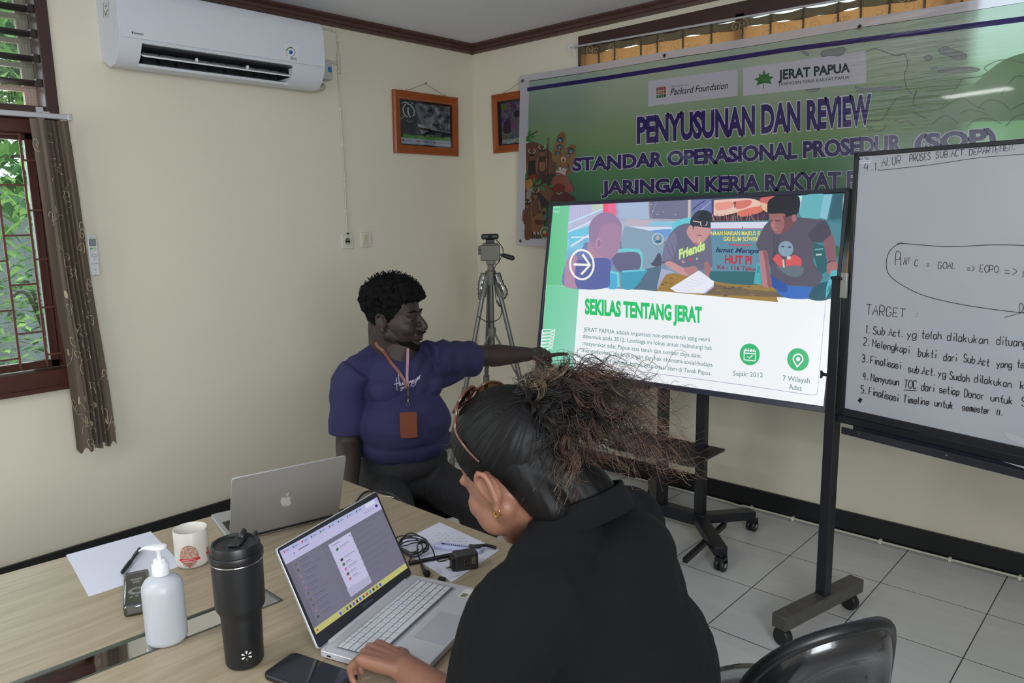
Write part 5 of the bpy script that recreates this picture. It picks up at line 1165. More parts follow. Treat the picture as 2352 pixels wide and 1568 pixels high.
for i, (lr, ld, lz0) in enumerate(((-0.285, -0.20, 1.27), (0.305, -0.155, 1.27), (-0.085, 0.36, 1.27))):
    a = TL(lr * .09, ld * .09, 1.275); b_ = TL(lr, ld, 0.012); m1 = a.lerp(b_, 0.49); m2 = a.lerp(b_, 0.80)
    L = MB(); L.tube([a, m1], 0.0125, 12); leg = L.build('leg', M_tri, tp, smooth=40)
    MB().tube([m1, m2], 0.0105, 12).build('leg_section', M_tri, leg, smooth=40); MB().tube([m2, b_], 0.0085, 12).build('leg_section', M_tri, leg, smooth=40)
    for q in (m1, m2): MB().tube([q + (a - q).normalized() * 0.022, q - (a - q).normalized() * 0.018], 0.018, 12).build('leg_clamp', M_trip, leg, smooth=40)
    MB().tube([a + (a - b_).normalized() * 0.012, a.lerp(b_, 0.085)], 0.019, 12).build('leg_top', M_trip, leg, smooth=40)
    MB().capsule(b_ + Vector((0, 0, 0.012)), b_, 0.013, 0.012, 10).build('rubber_foot', M_black, leg, smooth=60)
    MB().tube([TL(lr * .05, ld * .05, 0.955), a.lerp(b_, 0.46)], 0.0055, 8).build('strut', M_tri, leg, smooth=40)
hd = MB(); Rh = Matrix.Rotation(YAW, 3, 'Z')
hd.box(TL(0, 0, 1.402), (0.105, 0.06, 0.085), Rh); hd.box(TL(0, 0, 1.448), (0.082, 0.07, 0.012), Rh); hd.box(TL(0.002, 0, 1.352), (0.05, 0.05, 0.03), Rh)
HD = hd.build('pan_head', M_trip, tp, bevel=0.010, seg=3)
MB().tube([TL(0.05, -0.005, 1.392), TL(0.075, -0.01, 1.384), TL(0.09, -0.012, 1.380)], 0.006, 8).build('handle_rod', M_tri, HD, smooth=40)
MB().capsule(TL(0.075, -0.01, 1.386), TL(0.118, -0.018, 1.372), 0.012, 0.014, 12).build('pan_handle', M_black, HD, smooth=60)
for z in (1.428, 1.405): MB().tube([TL(-0.052, -0.01, z), TL(-0.066, -0.01, z)], 0.012, 12).build('knob', M_trip, HD, smooth=40)
pw = MB()
for s in (-1, 1): pw.tube(bez([TL(0.055 * s * .6, -.02, 1.29), TL(0.05 * s, -.03, 1.235), TL(0.062 * s + .01, -.03, 1.19), TL(0.055 * s, -.02, 1.15)], 6), [0.020, 0.022, 0.020, 0.023, 0.019, 0.024, 0.020, 0.022, 0.018, 0.023, 0.020, 0.021, 0.019, 0.022, 0.018, 0.020, 0.016, 0.018, 0.012], 9)
pw.build('plastic_wrap_pattern', clear_mat('cling_film', (236, 238, 238), 0.12, 0.08), tp, smooth=180, label='leftover clear plastic wrap')
wc = empty('webcam', TL(0, 0, 1.454), 'black webcam on top of the tripod with its thin cable', 'webcam', rz=YAW)
MB().box(TL(0, -0.012, 1.489), (0.094, 0.032, 0.030), Rh).build('body', M_black, wc, bevel=0.010, seg=3)
MB().box(TL(0, 0, 1.464), (0.046, 0.036, 0.022), Rh).build('clip_foot', M_black, wc, bevel=0.004)
MB().lathe([(0.011, 0), (0.011, 0.003), (0.007, 0.003), (0.006, 0.001)], TL(0, -0.029, 1.489), 18, 0, Rh @ Matrix.Rotation(R(90), 3, 'X')).build('lens', mat('lens_glass', (12, 12, 18), 0.08), wc, smooth=40)
MB().tube(bez([TL(0.03, 0.0, 1.475), TL(0.07, -0.03, 1.42), TL(0.05, -0.04, 1.36), TL(0.022, -0.045, 1.32), TL(0.022, -0.04, 1.22), TL(0.028, -0.045, 1.15), TL(0.055, -0.05, 1.10), TL(0.04, -0.05, 1.045), TL(-0.02, -0.06, 1.03), TL(-0.075, -0.075, 1.065)], 8), 0.0024, 6).build('cable', M_black, wc, smooth=60)
MB().tube([TL(0.030, -0.046, 1.145), TL(0.047, -0.05, 1.112)], 0.005, 8).build('plug', M_black, wc, smooth=60)
# ================================================================== TABLE
TT = 0.75
def tb(x, y): return x + 0.10 * (y + 2.39)     # the table stands about six degrees off the walls
def TP(x, y, z):                                 # table coordinates -> room
    c, s_ = math.cos(R(-5.2)), math.sin(R(-5.2)); dx, dy = x - 1.745, y + 2.39
    return Vector((1.745 + dx * c - dy * s_, -2.39 + dx * s_ * 0.25 + dy * c, z))
M_maple = None
m = bpy.data.materials.new('pale_maple_laminate'); m.use_nodes = True; nt = m.node_tree; b = nt.nodes['Principled BSDF']
tc = nt.nodes.new('ShaderNodeTexCoord'); mp = nt.nodes.new('ShaderNodeMapping'); mp.inputs['Scale'].default_value = (26, 1.6, 26); mp.inputs['Rotation'].default_value = (0, 0, R(-6))
nz = nt.nodes.new('ShaderNodeTexNoise'); nz.inputs['Scale'].default_value = 3; nz.inputs['Detail'].default_value = 8; nz.inputs['Distortion'].default_value = 0.6
nt.links.new(tc.outputs['Object'], mp.inputs['Vector']); nt.links.new(mp.outputs[0], nz.inputs['Vector'])
cr = nt.nodes.new('ShaderNodeValToRGB'); cr.color_ramp.elements[0].position = 0.3; cr.color_ramp.elements[1].position = 0.72
cr.color_ramp.elements[0].color = (*lin((146, 130, 106)), 1); cr.color_ramp.elements[1].color = (*lin((166, 152, 129)), 1)
nt.links.new(nz.outputs['Fac'], cr.inputs[0]); nt.links.new(cr.outputs[0], b.inputs['Base Color']); b.inputs['Roughness'].default_value = 0.42
M_maple = m
M_edge = mat('maple_edge_band', (196, 166, 122), 0.45)
ta = empty('meeting_table', (2.2, -3.2, 0), 'pale maple meeting table with a glass strip down its middle', 'table')
# outline measured on the table top
LX0, LX1 = 1.745, 2.860
ZT = TT
def tq(x, y): return (x + 0.095 * (y + 2.39) * 1.0, y)
FARY, NEARY = -2.388, -4.35
S0, S1 = 2.206, 2.296                           # glass strip
strip_far = -2.945
def slab(mb, pts, z0, z1, mi=0):
    n = len(pts); mb.add([(x, y, z0) for x, y in pts] + [(x, y, z1) for x, y in pts], [list(range(n - 1, -1, -1)), list(range(n, 2 * n))] + [(i, (i + 1) % n, n + (i + 1) % n, n + i) for i in range(n)], mi)
def lin_x(x, y): return x + 0.092 * (y + 2.39)
def strip_x(k, y): return (2.225 if k == 0 else 2.306) + 0.065 * (y + 2.945)
top = MB()
outer = [(lin_x(1.745, FARY), FARY), (lin_x(2.88, FARY), FARY), (lin_x(2.88, NEARY), NEARY), (lin_x(1.745, NEARY), NEARY)]
# top in four pieces around the slot, sharing edges
A = outer[0]; B = outer[1]; Cc = outer[2]; D = outer[3]
s0f, s1f = (strip_x(0, strip_far), strip_far), (strip_x(1, strip_far), strip_far)
s0n, s1n = (strip_x(0, -4.1), -4.1), (strip_x(1, -4.1), -4.1)
Af, Bf = (lin_x(1.745, strip_far), strip_far), (lin_x(2.88, strip_far), strip_far)
An, Bn = (lin_x(1.745, -4.1), -4.1), (lin_x(2.88, -4.1), -4.1)
for q in ([A, Af, s0f, s1f, Bf, B], [Af, An, s0n, s0f], [s1f, s1n, Bn, Bf], [An, D, Cc, Bn, s1n, s0n]):
    slab(top, q, ZT - 0.025, ZT)
top.build('table_top', M_maple, ta)
eb = MB()
for p, q in ((A, B), (B, Cc), (Cc, D), (D, A)): eb.bar((p[0], p[1], ZT - 0.0128), (q[0], q[1], ZT - 0.0128), 0.003, 0.0245)
eb.build('edge_band_trim', M_edge, ta)
gl = MB(); slab(gl, [(p[0] + .001, p[1]) for p in (s0f, s1f, s1n, s0n)], ZT - 0.009, ZT - 0.002)
gl.build('glass_strip', clear_mat('greenish_table_glass', (178, 200, 190), 0.12, 0.04), ta)
gr_ = MB()
for p, q in ((s0f, s1f), (s1f, s1n), (s0n, s0f)): gr_.bar((p[0], p[1], ZT - 0.001), (q[0], q[1], ZT - 0.001), 0.005, 0.004)
gr_.build('glass_edge_trim', mat('dark_green_edge', (62, 70, 62), 0.3), ta)
ch = MB(); slab(ch, [(p[0] - .14, p[1]) for p in (s0f, )] + [(s1f[0] + .14, s1f[1]), (s1n[0] + .14, s1n[1]), (s0n[0] - .14, s0n[1])], 0.585, 0.600)
ch.build('under_shelf', mat('grey_shelf', (120, 128, 124), 0.5), ta)
for x0 in (1.93, 2.56):
    lg = MB(); lg.bb((x0, -2.78, 0), (x0 + 0.05, -2.62, 0.725)); lg.build('leg_panel', M_maple, ta, bevel=0.002)
    lg = MB(); lg.bb((x0 - .09, -4.05, 0), (x0 - .04, -3.89, 0.725)); lg.build('leg_panel', M_maple, ta, bevel=0.002)
MB().bb((1.9, -2.70, 0.35), (2.6, -2.68, 0.70)).build('modesty_panel', M_maple, ta)

# ---- clear water cups seen through the glass strip
M_clear = clear_mat('clear_plastic', (232, 240, 244), 0.06, 0.05)
M_bluecap = mat('blue_cap', (40, 120, 200), 0.4)
for i, (x, y) in enumerate(((2.055, -3.155), (2.065, -3.235), (2.135, -3.165))):
    lb = ('water bottle with blue cap under the glass strip, behind the pump bottle', 'water bottle with blue cap under the glass strip, farthest from the pump bottle', 'water bottle with blue cap under the glass strip, beside the pump bottle')[i]
    wbt = empty('water_bottle', (x, y, 0.600), lb, 'bottle', group='water bottles under the glass strip')
    MB().lathe([(0.020, 0.0), (0.022, 0.004), (0.022, 0.045), (0.020, 0.055), (0.009, 0.070), (0.009, 0.078)], (x, y, 0.601), 20).build('body', M_clear, wbt, smooth=40)
    MB().lathe([(0.0115, 0.0), (0.0115, 0.012), (0.010, 0.014), (0.0001, 0.014)], (x, y, 0.677), 18).build('cap', M_bluecap, wbt, smooth=40)

# ================================================================== SMALL THINGS ON THE TABLE
Z0 = TT + 0.0006
ftab = on_plane((0, 0, TT), (0, 0, 1))
def tpt(x, y, l=0.0): return Vector(ftab(x, y, l))
M_paper = mat('white_paper', (204, 205, 220), 0.7, var=0.01)
pa = MB(); P4 = [tpt(*q) for q in ((152, 1275), (345, 1224), (400, 1300), (198, 1371))]
slab(pa, [(1.662, -3.190), (1.680, -2.982), (1.958, -3.016), (1.946, -3.230)][::-1], TT, TT + 0.0008)
tag(pa.build('paper_sheet', M_paper), 'blank white paper sheet lying under the pen', 'paper')
p2c = [(2.251, -2.416), (2.47, -2.403), (2.555, -2.62), (2.42, -2.70), (2.244, -2.559)]
fq = on_plane((0, 0, TT + 0.001), (0, 0, 1))
pb = empty('printed_page', (2.38, -2.56, TT), 'printed paper page under the cables and charger', 'paper')
pm = MB(); q4 = [fq(*q)[:2] for q in ((1010, 1199), (1148, 1262), (1038, 1336), (905, 1250))]
slab(pm, q4, TT, TT + 0.001); pm.build('sheet', M_paper, pb)
cv = Canvas(fq, step=0.00003); rnd = random.Random(6)
def zc(x, y): return (880 + x / 7.84, 1180 + y / 7.84)
for k in range(4):
    for j in range(5):
        a = zc(880 + j * 110 - k * 10 + k * 60, 350 + k * 45 - j * 20 + j * 22); cv.line([a, (a[0] + rnd.uniform(4, 8), a[1] - rnd.uniform(.4, 1.6))], 0.9, rnd.choice([(170, 172, 190), (190, 168, 176), (160, 164, 186)]))
for k in range(5): a = zc(900 + k * 20, 960 + k * 30); cv.line([a, (a[0] + 12, a[1] - 4.5)], 1.0, (184, 186, 204))
cv.poly([zc(1190, 1130), zc(1390, 1050), zc(1430, 1090), zc(1230, 1140)], (196, 194, 206))
cv.build('print', print_mat('page_print', 0.7), pb)

# ---- pen
pe = empty('ballpoint_pen', (1.79, -3.09, TT), 'clear ballpoint pen with black grip lying on the blank paper', 'pen')
a, b_ = tpt(277, 1319, 0.0075), tpt(322, 1261, 0.0075); d = (b_ - a)
PZ = TT + 0.0078
a.z = b_.z = PZ
MB().tube([a.lerp(b_, .02), a.lerp(b_, .10), a.lerp(b_, .45), a.lerp(b_, .50)], [0.0016, 0.005, 0.0058, 0.005], 12).build('grip', mat('black_rubber', (24, 26, 34), 0.6), pe, smooth=60)
MB().tube([a.lerp(b_, .50), a.lerp(b_, .93)], 0.0046, 12).build('barrel', clear_mat('pen_barrel', (206, 210, 220), 0.1, 0.05), pe, smooth=60)
MB().tube([a.lerp(b_, .40), a.lerp(b_, .92)], 0.0012, 6).build('refill', M_black, pe)
cp = MB(); cp.tube([a.lerp(b_, .88), a.lerp(b_, 1.0)], 0.0050, 12); cp.bar(a.lerp(b_, .66) + Vector((0, 0, .0062)), a.lerp(b_, .98) + Vector((0, 0, .0062)), 0.004, 0.0016); cp.build('clip', mat('smoky_plastic', (66, 72, 84), 0.3), pe, smooth=40)
MB().tube([a.lerp(b_, -.03), a.lerp(b_, .03)], [0.0006, 0.0018], 8).build('tip', M_chrome, pe)

# ---- black gadget wrapped in plastic
gx = empty('remote_gadget', (2.04, -3.16, TT), 'black wrapped gadget with a white ring dial lying behind the pump bottle', 'gadget')
G = [tpt(298, 1335), tpt(330, 1326), tpt(338, 1410), tpt(300, 1422)]
e1 = (G[3] - G[0]).normalized(); gc_ = (G[0] + G[1] + G[2] + G[3]) / 4; ang = math.atan2(e1.y, e1.x); RG = Matrix.Rotation(ang, 3, 'Z')
MB().box(gc_ + Vector((0, 0, 0.012)), (0.175, 0.050, 0.024), RG).build('body', mat('gadget_black', (30, 32, 38), 0.3), gx, bevel=0.006, seg=3)
rg = MB(); rp = gc_ + e1 * 0.018; rg.lathe([(0.010, 0), (0.010, 0.0015), (0.018, 0.0015), (0.018, 0)], (rp.x, rp.y, TT + 0.024), 28); rg.build('ring_dial', mat('pale_ring', (206, 206, 210), 0.4), gx, smooth=40, label='white ring dial')
for k, (o_, w_) in enumerate(((-0.045, 0.024), (-0.030, 0.016))): MB().box(gc_ + e1 * o_ + Vector((0, 0, 0.0243)), (0.009, w_, 0.001), RG).build('marking', mat('pale_ring', (206, 206, 210)), gx)
for k in range(3): q = gc_ + e1 * (0.045 + 0.0) + Vector((-e1.y, e1.x, 0)) * (k - 1) * 0.012; MB().lathe([(0.004, 0), (0.004, .001), (0.0001, .001)], (q.x, q.y, TT + 0.024), 14).build('button', mat('pale_ring', (206, 206, 210)), gx)
MB().box(gc_ + Vector((0, 0, 0.0135)), (0.182, 0.056, 0.0265), RG).build('plastic_wrap', clear_mat('cling_film', (236, 238, 238)), gx, bevel=0.006)

# ---- pump bottle
def thing_at(px, py): p = tpt(px, py); return p
pbp = (2.266, -3.186)
pu = empty('pump_bottle', (*pbp, TT), 'milky white pump bottle standing on the glass strip', 'bottle', rz=0)
M_milky = mat('milky_plastic', (188, 192, 200), 0.38, var=0.02, trans=0.12)
sb = bpy.data.materials['milky_plastic'].node_tree.nodes['Principled BSDF']; sb.inputs['Subsurface Weight'].default_value = 0.2; sb.inputs['Subsurface Radius'].default_value = (0.02, 0.02, 0.02)
MB().lathe([(0.033, 0.0), (0.038, 0.003), (0.040, 0.010), (0.040, 0.112), (0.039, 0.122), (0.033, 0.133), (0.022, 0.140), (0.0150, 0.143), (0.0150, 0.148)], (*pbp, TT), 44).build('bottle_body', M_milky, pu, smooth=60)
MB().lathe([(0.0165, 0.145), (0.0165, 0.166), (0.0155, 0.168), (0.013, 0.168), (0.0125, 0.176), (0.009, 0.178), (0.0065, 0.178)], (*pbp, TT), 30).build('collar', M_white, pu, smooth=40)
MB().lathe([(0.0042, 0.176), (0.0042, 0.190), (0.0052, 0.190), (0.0052, 0.199)], (*pbp, TT), 18).build('pump_stem', M_white, pu, smooth=40)
dirn = Vector((-0.74, -0.67, 0)).normalized(); sdn = Vector((-dirn.y, dirn.x, 0)); hdp = MB(); c0 = Vector((*pbp, TT + 0.202))
prof = [(-0.016, 0.004, 0.004), (-0.013, 0.012, 0.0055), (-0.004, 0.0155, 0.0065), (0.008, 0.0145, 0.0062), (0.018, 0.010, 0.005), (0.028, 0.0055, 0.0035), (0.036, 0.004, 0.003), (0.040, 0.003, 0.0025)]
vs, fs, nn = [], [], 16
for i, (t, w, h) in enumerate(prof):
    dz = -0.010 * max(0, (t - 0.022) / 0.02) ** 2
    for j in range(nn):
        a = 2 * math.pi * j / nn; vs.append(c0 + dirn * t + sdn * (w * math.cos(a)) + Vector((0, 0, h * math.sin(a) * (0.8 if math.sin(a) > 0 else 0.6) + dz)))
for i in range(len(prof) - 1):
    for j in range(nn): fs.append((i * nn + j, i * nn + (j + 1) % nn, (i + 1) * nn + (j + 1) % nn, (i + 1) * nn + j))
fs += [list(range(nn - 1, -1, -1)), [(len(prof) - 1) * nn + j for j in range(nn)]]
hdp.add(vs, fs); hdp.build('pump_head', M_white, pu, smooth=180)
MB().tube([(*pbp, TT + 0.14), (pbp[0] + .004, pbp[1], TT + 0.02)], 0.002, 6).build('dip_tube', M_white, pu)

# ---- tumbler
tbp = (2.464, -3.120)
KT = 1.17
def sc_(pr): return [(r * KT, z * KT * 0.965) for r, z in pr]
tu = empty('tumbler', (*tbp, TT), 'tall black insulated tumbler with black lid and small white flower mark', 'tumbler')
M_tum = mat('matt_black_coating', (24, 26, 30), 0.42, var=0.05)
MB().lathe(sc_([(0.024, 0.0), (0.0285, 0.002), (0.0305, 0.006), (0.0325, 0.090), (0.0335, 0.097), (0.0385, 0.106), (0.0395, 0.112), (0.0405, 0.188), (0.0405, 0.1905), (0.038, 0.1905)]), (*tbp, TT), 52).build('cup_body', M_tum, tu, smooth=50)
MB().lathe(sc_([(0.0408, 0.1900), (0.0413, 0.1908), (0.0408, 0.1920), (0.036, 0.1920)]), (*tbp, TT), 52).build('steel_rim', M_chrome, tu, smooth=40, label='steel rim under the lid')
M_lid = mat('lid_black', (20, 21, 24), 0.4)
MB().lathe(sc_([(0.0415, 0.192), (0.0425, 0.195), (0.0425, 0.203), (0.0415, 0.2055), (0.0395, 0.206), (0.0385, 0.2165), (0.0370, 0.2205), (0.034, 0.2205), (0.032, 0.2175), (0.0001, 0.2165)]), (*tbp, TT), 52).build('lid', M_lid, tu, smooth=35)
sl = MB(); rtd = Vector((0.736, 0.677, 0)); awd = Vector((-0.677, 0.736, 0)); tc0 = Vector((*tbp, TT))
sl.capsule(tc0 + (awd * 0.020 + rtd * 0.004 + Vector((0, 0, 0.2133))) * KT, tc0 + (awd * 0.028 + rtd * 0.004 + Vector((0, 0, 0.2180))) * KT, 0.0075, 0.0065, 12); sl.capsule(tc0 + (awd * 0.030 + rtd * 0.020 + Vector((0, 0, 0.2115))) * KT, tc0 + (awd * 0.033 + rtd * 0.022 + Vector((0, 0, 0.2135))) * KT, 0.0045, 0.0045, 10)
sl.box(tc0 + (awd * 0.006 + rtd * 0.002 + Vector((0, 0, 0.2113))) * KT, (0.022, 0.046, 0.004), Matrix.Rotation(YAW, 3, 'Z')); sl.build('drink_slider', M_lid, tu, bevel=0.002)
dr = MB(); dr.lathe([(0.0035, 0), (0.0035, 0.0012), (0.0001, 0.0012)], tuple(tc0 + (rtd * -0.016 + awd * -0.008 + Vector((0, 0, 0.2093))) * KT), 14); dr.build('vent_hole', mat('dark_outlet', (34, 38, 46)), tu)
tcam = math.atan2(CAM[1] - tbp[1], CAM[0] - tbp[0])
def on_tum(u, v, l=0.0):
    v *= KT; u *= KT; r = (0.0305 + 0.002 * (v / KT - .006) / 0.084) * KT + 0.0009 + l; a = tcam + u / r; return (tbp[0] + r * math.cos(a), tbp[1] + r * math.sin(a), TT + v)
cv = Canvas(on_tum, y_down=False)
for k in range(6):
    a = R(30 + 60 * k); pts = []
    for t in np.linspace(0, 2 * math.pi, 14)[:-1]:
        rr, ww = 0.0058 + 0.0032 * math.cos(t), 0.0026 * math.sin(t) * (0.55 + 0.45 * math.cos(t)); pts.append((rr * math.cos(a) - ww * math.sin(a) + 0.003, 0.028 + rr * math.sin(a) + ww * math.cos(a)))
    cv.poly(pts, (206, 206, 206) if k != 4 else (70, 72, 76))
cv.build('flower_mark', print_mat('tumbler_print', 0.4), tu, label='small white six-petal flower mark')

# ---- mug
mgp = (1.962, -2.992)
mu = empty('mug', (*mgp, TT), 'white ceramic mug with a red and brown printed badge behind the tumbler', 'mug')
M_cer = mat('white_ceramic', (218, 214, 208), 0.2, var=0.01)
MB().lathe([(0.030, 0.0), (0.036, 0.001), (0.0395, 0.006), (0.0405, 0.012), (0.0405, 0.090), (0.0400, 0.0935), (0.0385, 0.0935), (0.0375, 0.090), (0.0370, 0.012), (0.034, 0.007), (0.0001, 0.006)], (*mgp, TT), 48).build('cup', M_cer, mu, smooth=60)
hh = MB(); hc = Vector((*mgp, TT)); hd_ = (rtd * -0.62 + awd * 0.78).normalized()
hh.tube(bez([hc + hd_ * 0.039 + Vector((0, 0, 0.076)), hc + hd_ * 0.058 + Vector((0, 0, 0.074)), hc + hd_ * 0.066 + Vector((0, 0, 0.050)), hc + hd_ * 0.056 + Vector((0, 0, 0.026)), hc + hd_ * 0.039 + Vector((0, 0, 0.022))], 6), 0.0055, 10); hh.build('handle', M_cer, mu, smooth=60)
mcam = math.atan2(CAM[1] - mgp[1], CAM[0] - mgp[0])
def on_mug(u, v, l=0.0): r = 0.0408 + l; a = mcam + u / r; return (mgp[0] + r * math.cos(a), mgp[1] + r * math.sin(a), TT + v)
cv = Canvas(on_mug, y_down=False); rnd = random.Random(2)
ux = -0.008
def cells(x0, x1, y0, y1, fn, d=0.0012):
    cv.up()
    for i in range(int((x1 - x0) / d)):
        for j in range(int((y1 - y0) / d)):
            c = fn(x0 + (i + .5) * d, y0 + (j + .5) * d)
            if c: cv.mb.add([cv.f(x0 + (i + p) * d, y0 + (j + q) * d, cv.l) for p, q in ((0, 0), (1, 0), (1, 1), (0, 1))], [(0, 1, 2, 3)], 0, lin(c))
def scene_(x, y):
    if ((x - ux) / .0225) ** 2 + ((y - .037) / .027) ** 2 > 1: return None
    k = noise.noise((x * 500, y * 900, 1)) + .6 * noise.noise((x * 160, y * 300, 4))
    return (214, 190, 176) if k > .28 else (150, 102, 86) if k < -.22 or y < .019 else (184, 144, 124) if k < .1 else (198, 164, 146)
cells(ux - .023, ux + .023, 0.010, 0.065, scene_)
cv.ring(ux, 0.036, 0.0205, 0.0255, 0.0006, (120, 70, 60)); 
cv.line([(ux - .025 + k * .0013, 0.0265) for k in range(40)], 0.0058, (204, 34, 52)); cv.line([(ux - .018 + k * .0013, 0.0265) for k in range(26)], 0.0012, (236, 200, 200))
for k in range(9): a = R(210 + k * 15); cv.line([(ux + .0225 * math.cos(a), 0.036 + .028 * math.sin(a)), (ux + .0225 * math.cos(a + .12), 0.036 + .028 * math.sin(a + .12))], 0.0016, (170, 60, 60))
cv.ell(ux, 0.0085, 0.0018, 0.0022, (204, 34, 52)); cells(0.040, 0.052, 0.014, 0.044, lambda x, y: (150, 96, 84) if noise.noise((x * 400, y * 600, 9)) < .2 else (190, 150, 130)); cv.line([(0.037 + k * .0012, 0.030) for k in range(13)], 0.0058, (204, 34, 52))
cv.build('badge_print', print_mat('mug_print', 0.25), mu, label='red and brown printed badge')

# ---- phone
ph0 = [tpt(*q, 0.010) for q in ((607, 1530), (668, 1495), (822, 1545))]
pc = Vector((2.612, -3.066, TT)); pdir = Vector((0.92, 0.39, 0)).normalized()
RP = Matrix.Rotation(math.atan2(0.255, 0.967), 3, 'Z')
po = empty('phone', tuple(pc), 'black phone in a black case lying face up in front of the tumbler', 'phone')
def rrect(w, h, r, n=6):
    pts = []
    for cx, cy, a0 in ((w / 2 - r, h / 2 - r, 0), (-w / 2 + r, h / 2 - r, 90), (-w / 2 + r, -h / 2 + r, 180), (w / 2 - r, -h / 2 + r, 270)):
        for k in range(n + 1): a = R(a0 + 90 * k / n); pts.append((cx + r * math.cos(a), cy + r * math.sin(a)))
    return pts
ax_, ay_ = RP @ Vector((1, 0, 0)), RP @ Vector((0, 1, 0))
MB().prism(rrect(0.168, 0.082, 0.013), pc, ax_, ay_, (0, 0, 1), 0.0115).build('case', mat('phone_case', (26, 28, 34), 0.45), po, bevel=0.0025)
MB().prism(rrect(0.160, 0.074, 0.010), pc + Vector((0, 0, 0.0113)), ax_, ay_, (0, 0, 1), 0.0006).build('screen_glass', mat('black_glass', (16, 18, 24), 0.12, coat=0.5), po)

# ================================================================== LAPTOPS
def laptop_frame(h0, h1, nrm, ang):
    h0, h1 = Vector(h0), Vector(h1); e = (h1 - h0); W = e.length; e.normalize(); n = Vector(nrm).normalized()
    up = Vector((0, 0, 1)) * math.sin(R(ang)) + n * math.cos(R(ang))
    return h0, e, n, up, W
# -- silver laptop the woman uses
h0, e, n, up, W = laptop_frame((2.564, -3.017, 0.766), (2.461, -2.692, 0.766), (0.9533, 0.3021, 0), 115)
fn = e.cross(up) * -1; fn = fn if fn.dot(n) > 0 else -fn
M_silver = mat('silver_laptop', (196, 197, 204), 0.35, 0.25, var=0.01)
M_lidb = mat('dark_lid_frame', (34, 35, 42), 0.4)
lp = empty('laptop', tuple(h0.lerp(h1 if False else Vector((2.461, -2.692, 0.766)), .5) + n * 0.1 + Vector((0, 0, -0.014))), 'open silver laptop with a chat page on its screen, used by the woman', 'laptop')
zt = TT + 0.0035
bs = MB(); bs.prism(rrect(W, 0.225, 0.008), h0 + e * (W / 2) + n * 0.1125 - Vector((0, 0, 0.766 - zt)), e, n, (0, 0, 1), 0.0135); BS = bs.build('base', M_silver, lp, bevel=0.0015)
ztop = zt + 0.0135
for du in (0.03, W - .03):
    for dn in (0.02, 0.205): MB().box(Vector((h0.x, h0.y, TT + 0.0018)) + e * du + n * dn, (0.02, 0.008, 0.0036), Matrix.Rotation(math.atan2(e.y, e.x), 3, 'Z')).build('rubber_foot', M_black, lp)
RL = Matrix.Rotation(math.atan2(e.y, e.x), 3, 'Z')
def on_base(u, v, l=0.0): p = h0 + e * u + n * v; return Vector((p.x, p.y, ztop + l))
MB().prism(rrect(W - .030, 0.106, 0.006), on_base(W / 2, 0.075, 0.0001), e, n, (0, 0, 1), 0.0008).build('keyboard_tray', mat('silver_tray', (172, 174, 182), 0.4, 0.2), lp, label='lighter raised keyboard surround')
MB().prism(rrect(W - .040, 0.0965, 0.003), on_base(W / 2, 0.0765, 0.0006), e, n, (0, 0, 1), 0.0005).build('key_shade_plate', mat('key_gap_shade', (84, 86, 92), 0.6), lp, label='dark plate standing in for shade between the keys')  # dark sheet under the keys stands in for shade in the gaps
M_key = mat('pale_grey_key', (200, 202, 210), 0.5, var=0.01)
rows = [[0.92] * 14 + [0.92], [1] * 13 + [1.85], [1.45] + [1] * 12 + [1.4], [1.75] + [1] * 11 + [2.1], [2.2] + [1] * 10 + [1.65, 1.0], [1.2, 1, 1, 1.1, 5.2, 1.1, 1, 1, 1, 1]]
legends = [list(' ' * 15), list('`1234567890-= '), list(' QWERTYUIOP[]\\'), list(" ASDFGHJKL;' "), list(' ZXCVBNM,./  '), list(' ' * 10)]
KW = W - 0.044; v0 = 0.0285; hts = [0.0095] + [0.0162] * 5
keycv = Canvas(lambda u, v, l=0: on_base(u, v, l), y_down=True)
vv = v0; _kc = {}
for r_, row in enumerate(rows):
    u = 0.022; unit = KW / sum(row)
    for k, w_ in enumerate(row):
        ww = unit * w_ - 0.0024; hk = hts[r_] - 0.0024; key = (round(ww, 4), hk)
        if key not in _kc:
            km = MB(); km.box((0, 0, 0), (ww, hk, 0.0016)); _kc[key] = km.mesh('key', M_key)
        ko = bpy.data.objects.new('key', _kc[key]); COL.objects.link(ko)
        ko.location = on_base(u + unit * w_ / 2, vv + hts[r_] / 2, 0.0019); ko.rotation_euler = (0, 0, math.atan2(e.y, e.x))
        ko.parent = lp; ko.matrix_parent_inverse = world_of(lp).inverted()
        c = legends[r_][k] if k < len(legends[r_]) else ' '
        if c != ' ': keycv.l = 0.0; uu, v2 = u + unit * w_ / 2, vv + hts[r_] / 2; keycv.f = lambda a, b3, l=0: on_base(a, b3, 0.00275 + l); keycv.text(c, (uu - 0.0016, v2 + 0.002), (uu + 0.0016, v2 + 0.002), 0.0042, (120, 122, 130))
        u += unit * w_
    vv += hts[r_]
keycv.build('key_legend_print', print_mat('key_print', 0.5), lp)
MB().prism(rrect(0.112, 0.072, 0.003), on_base(W / 2 - 0.005, 0.182, 0.0), e, n, (0, 0, 1), 0.0004).build('touchpad', mat('touchpad', (178, 180, 188), 0.35, 0.2), lp)
cv = Canvas(on_base); cv.l = 0.0006; cv.line([(W / 2 + .033, .152), (W / 2 + .045, .152), (W / 2 + .045, .164), (W / 2 + .033, .164), (W / 2 + .033, .152)], 0.0006, (130, 132, 140)); cv.build('fingerprint_marking', print_mat('key_print'), lp); cv = Canvas(on_base); cv.l = 0.0006; cv.poly([(W - .052, .150), (W - .012, .150), (W - .012, .172), (W - .052, .172)], (214, 214, 206)); cv.poly([(W - .048, .154), (W - .032, .154), (W - .032, .168), (W - .048, .168)], (128, 120, 100))
cv.build('sticker', print_mat('key_print'), lp)
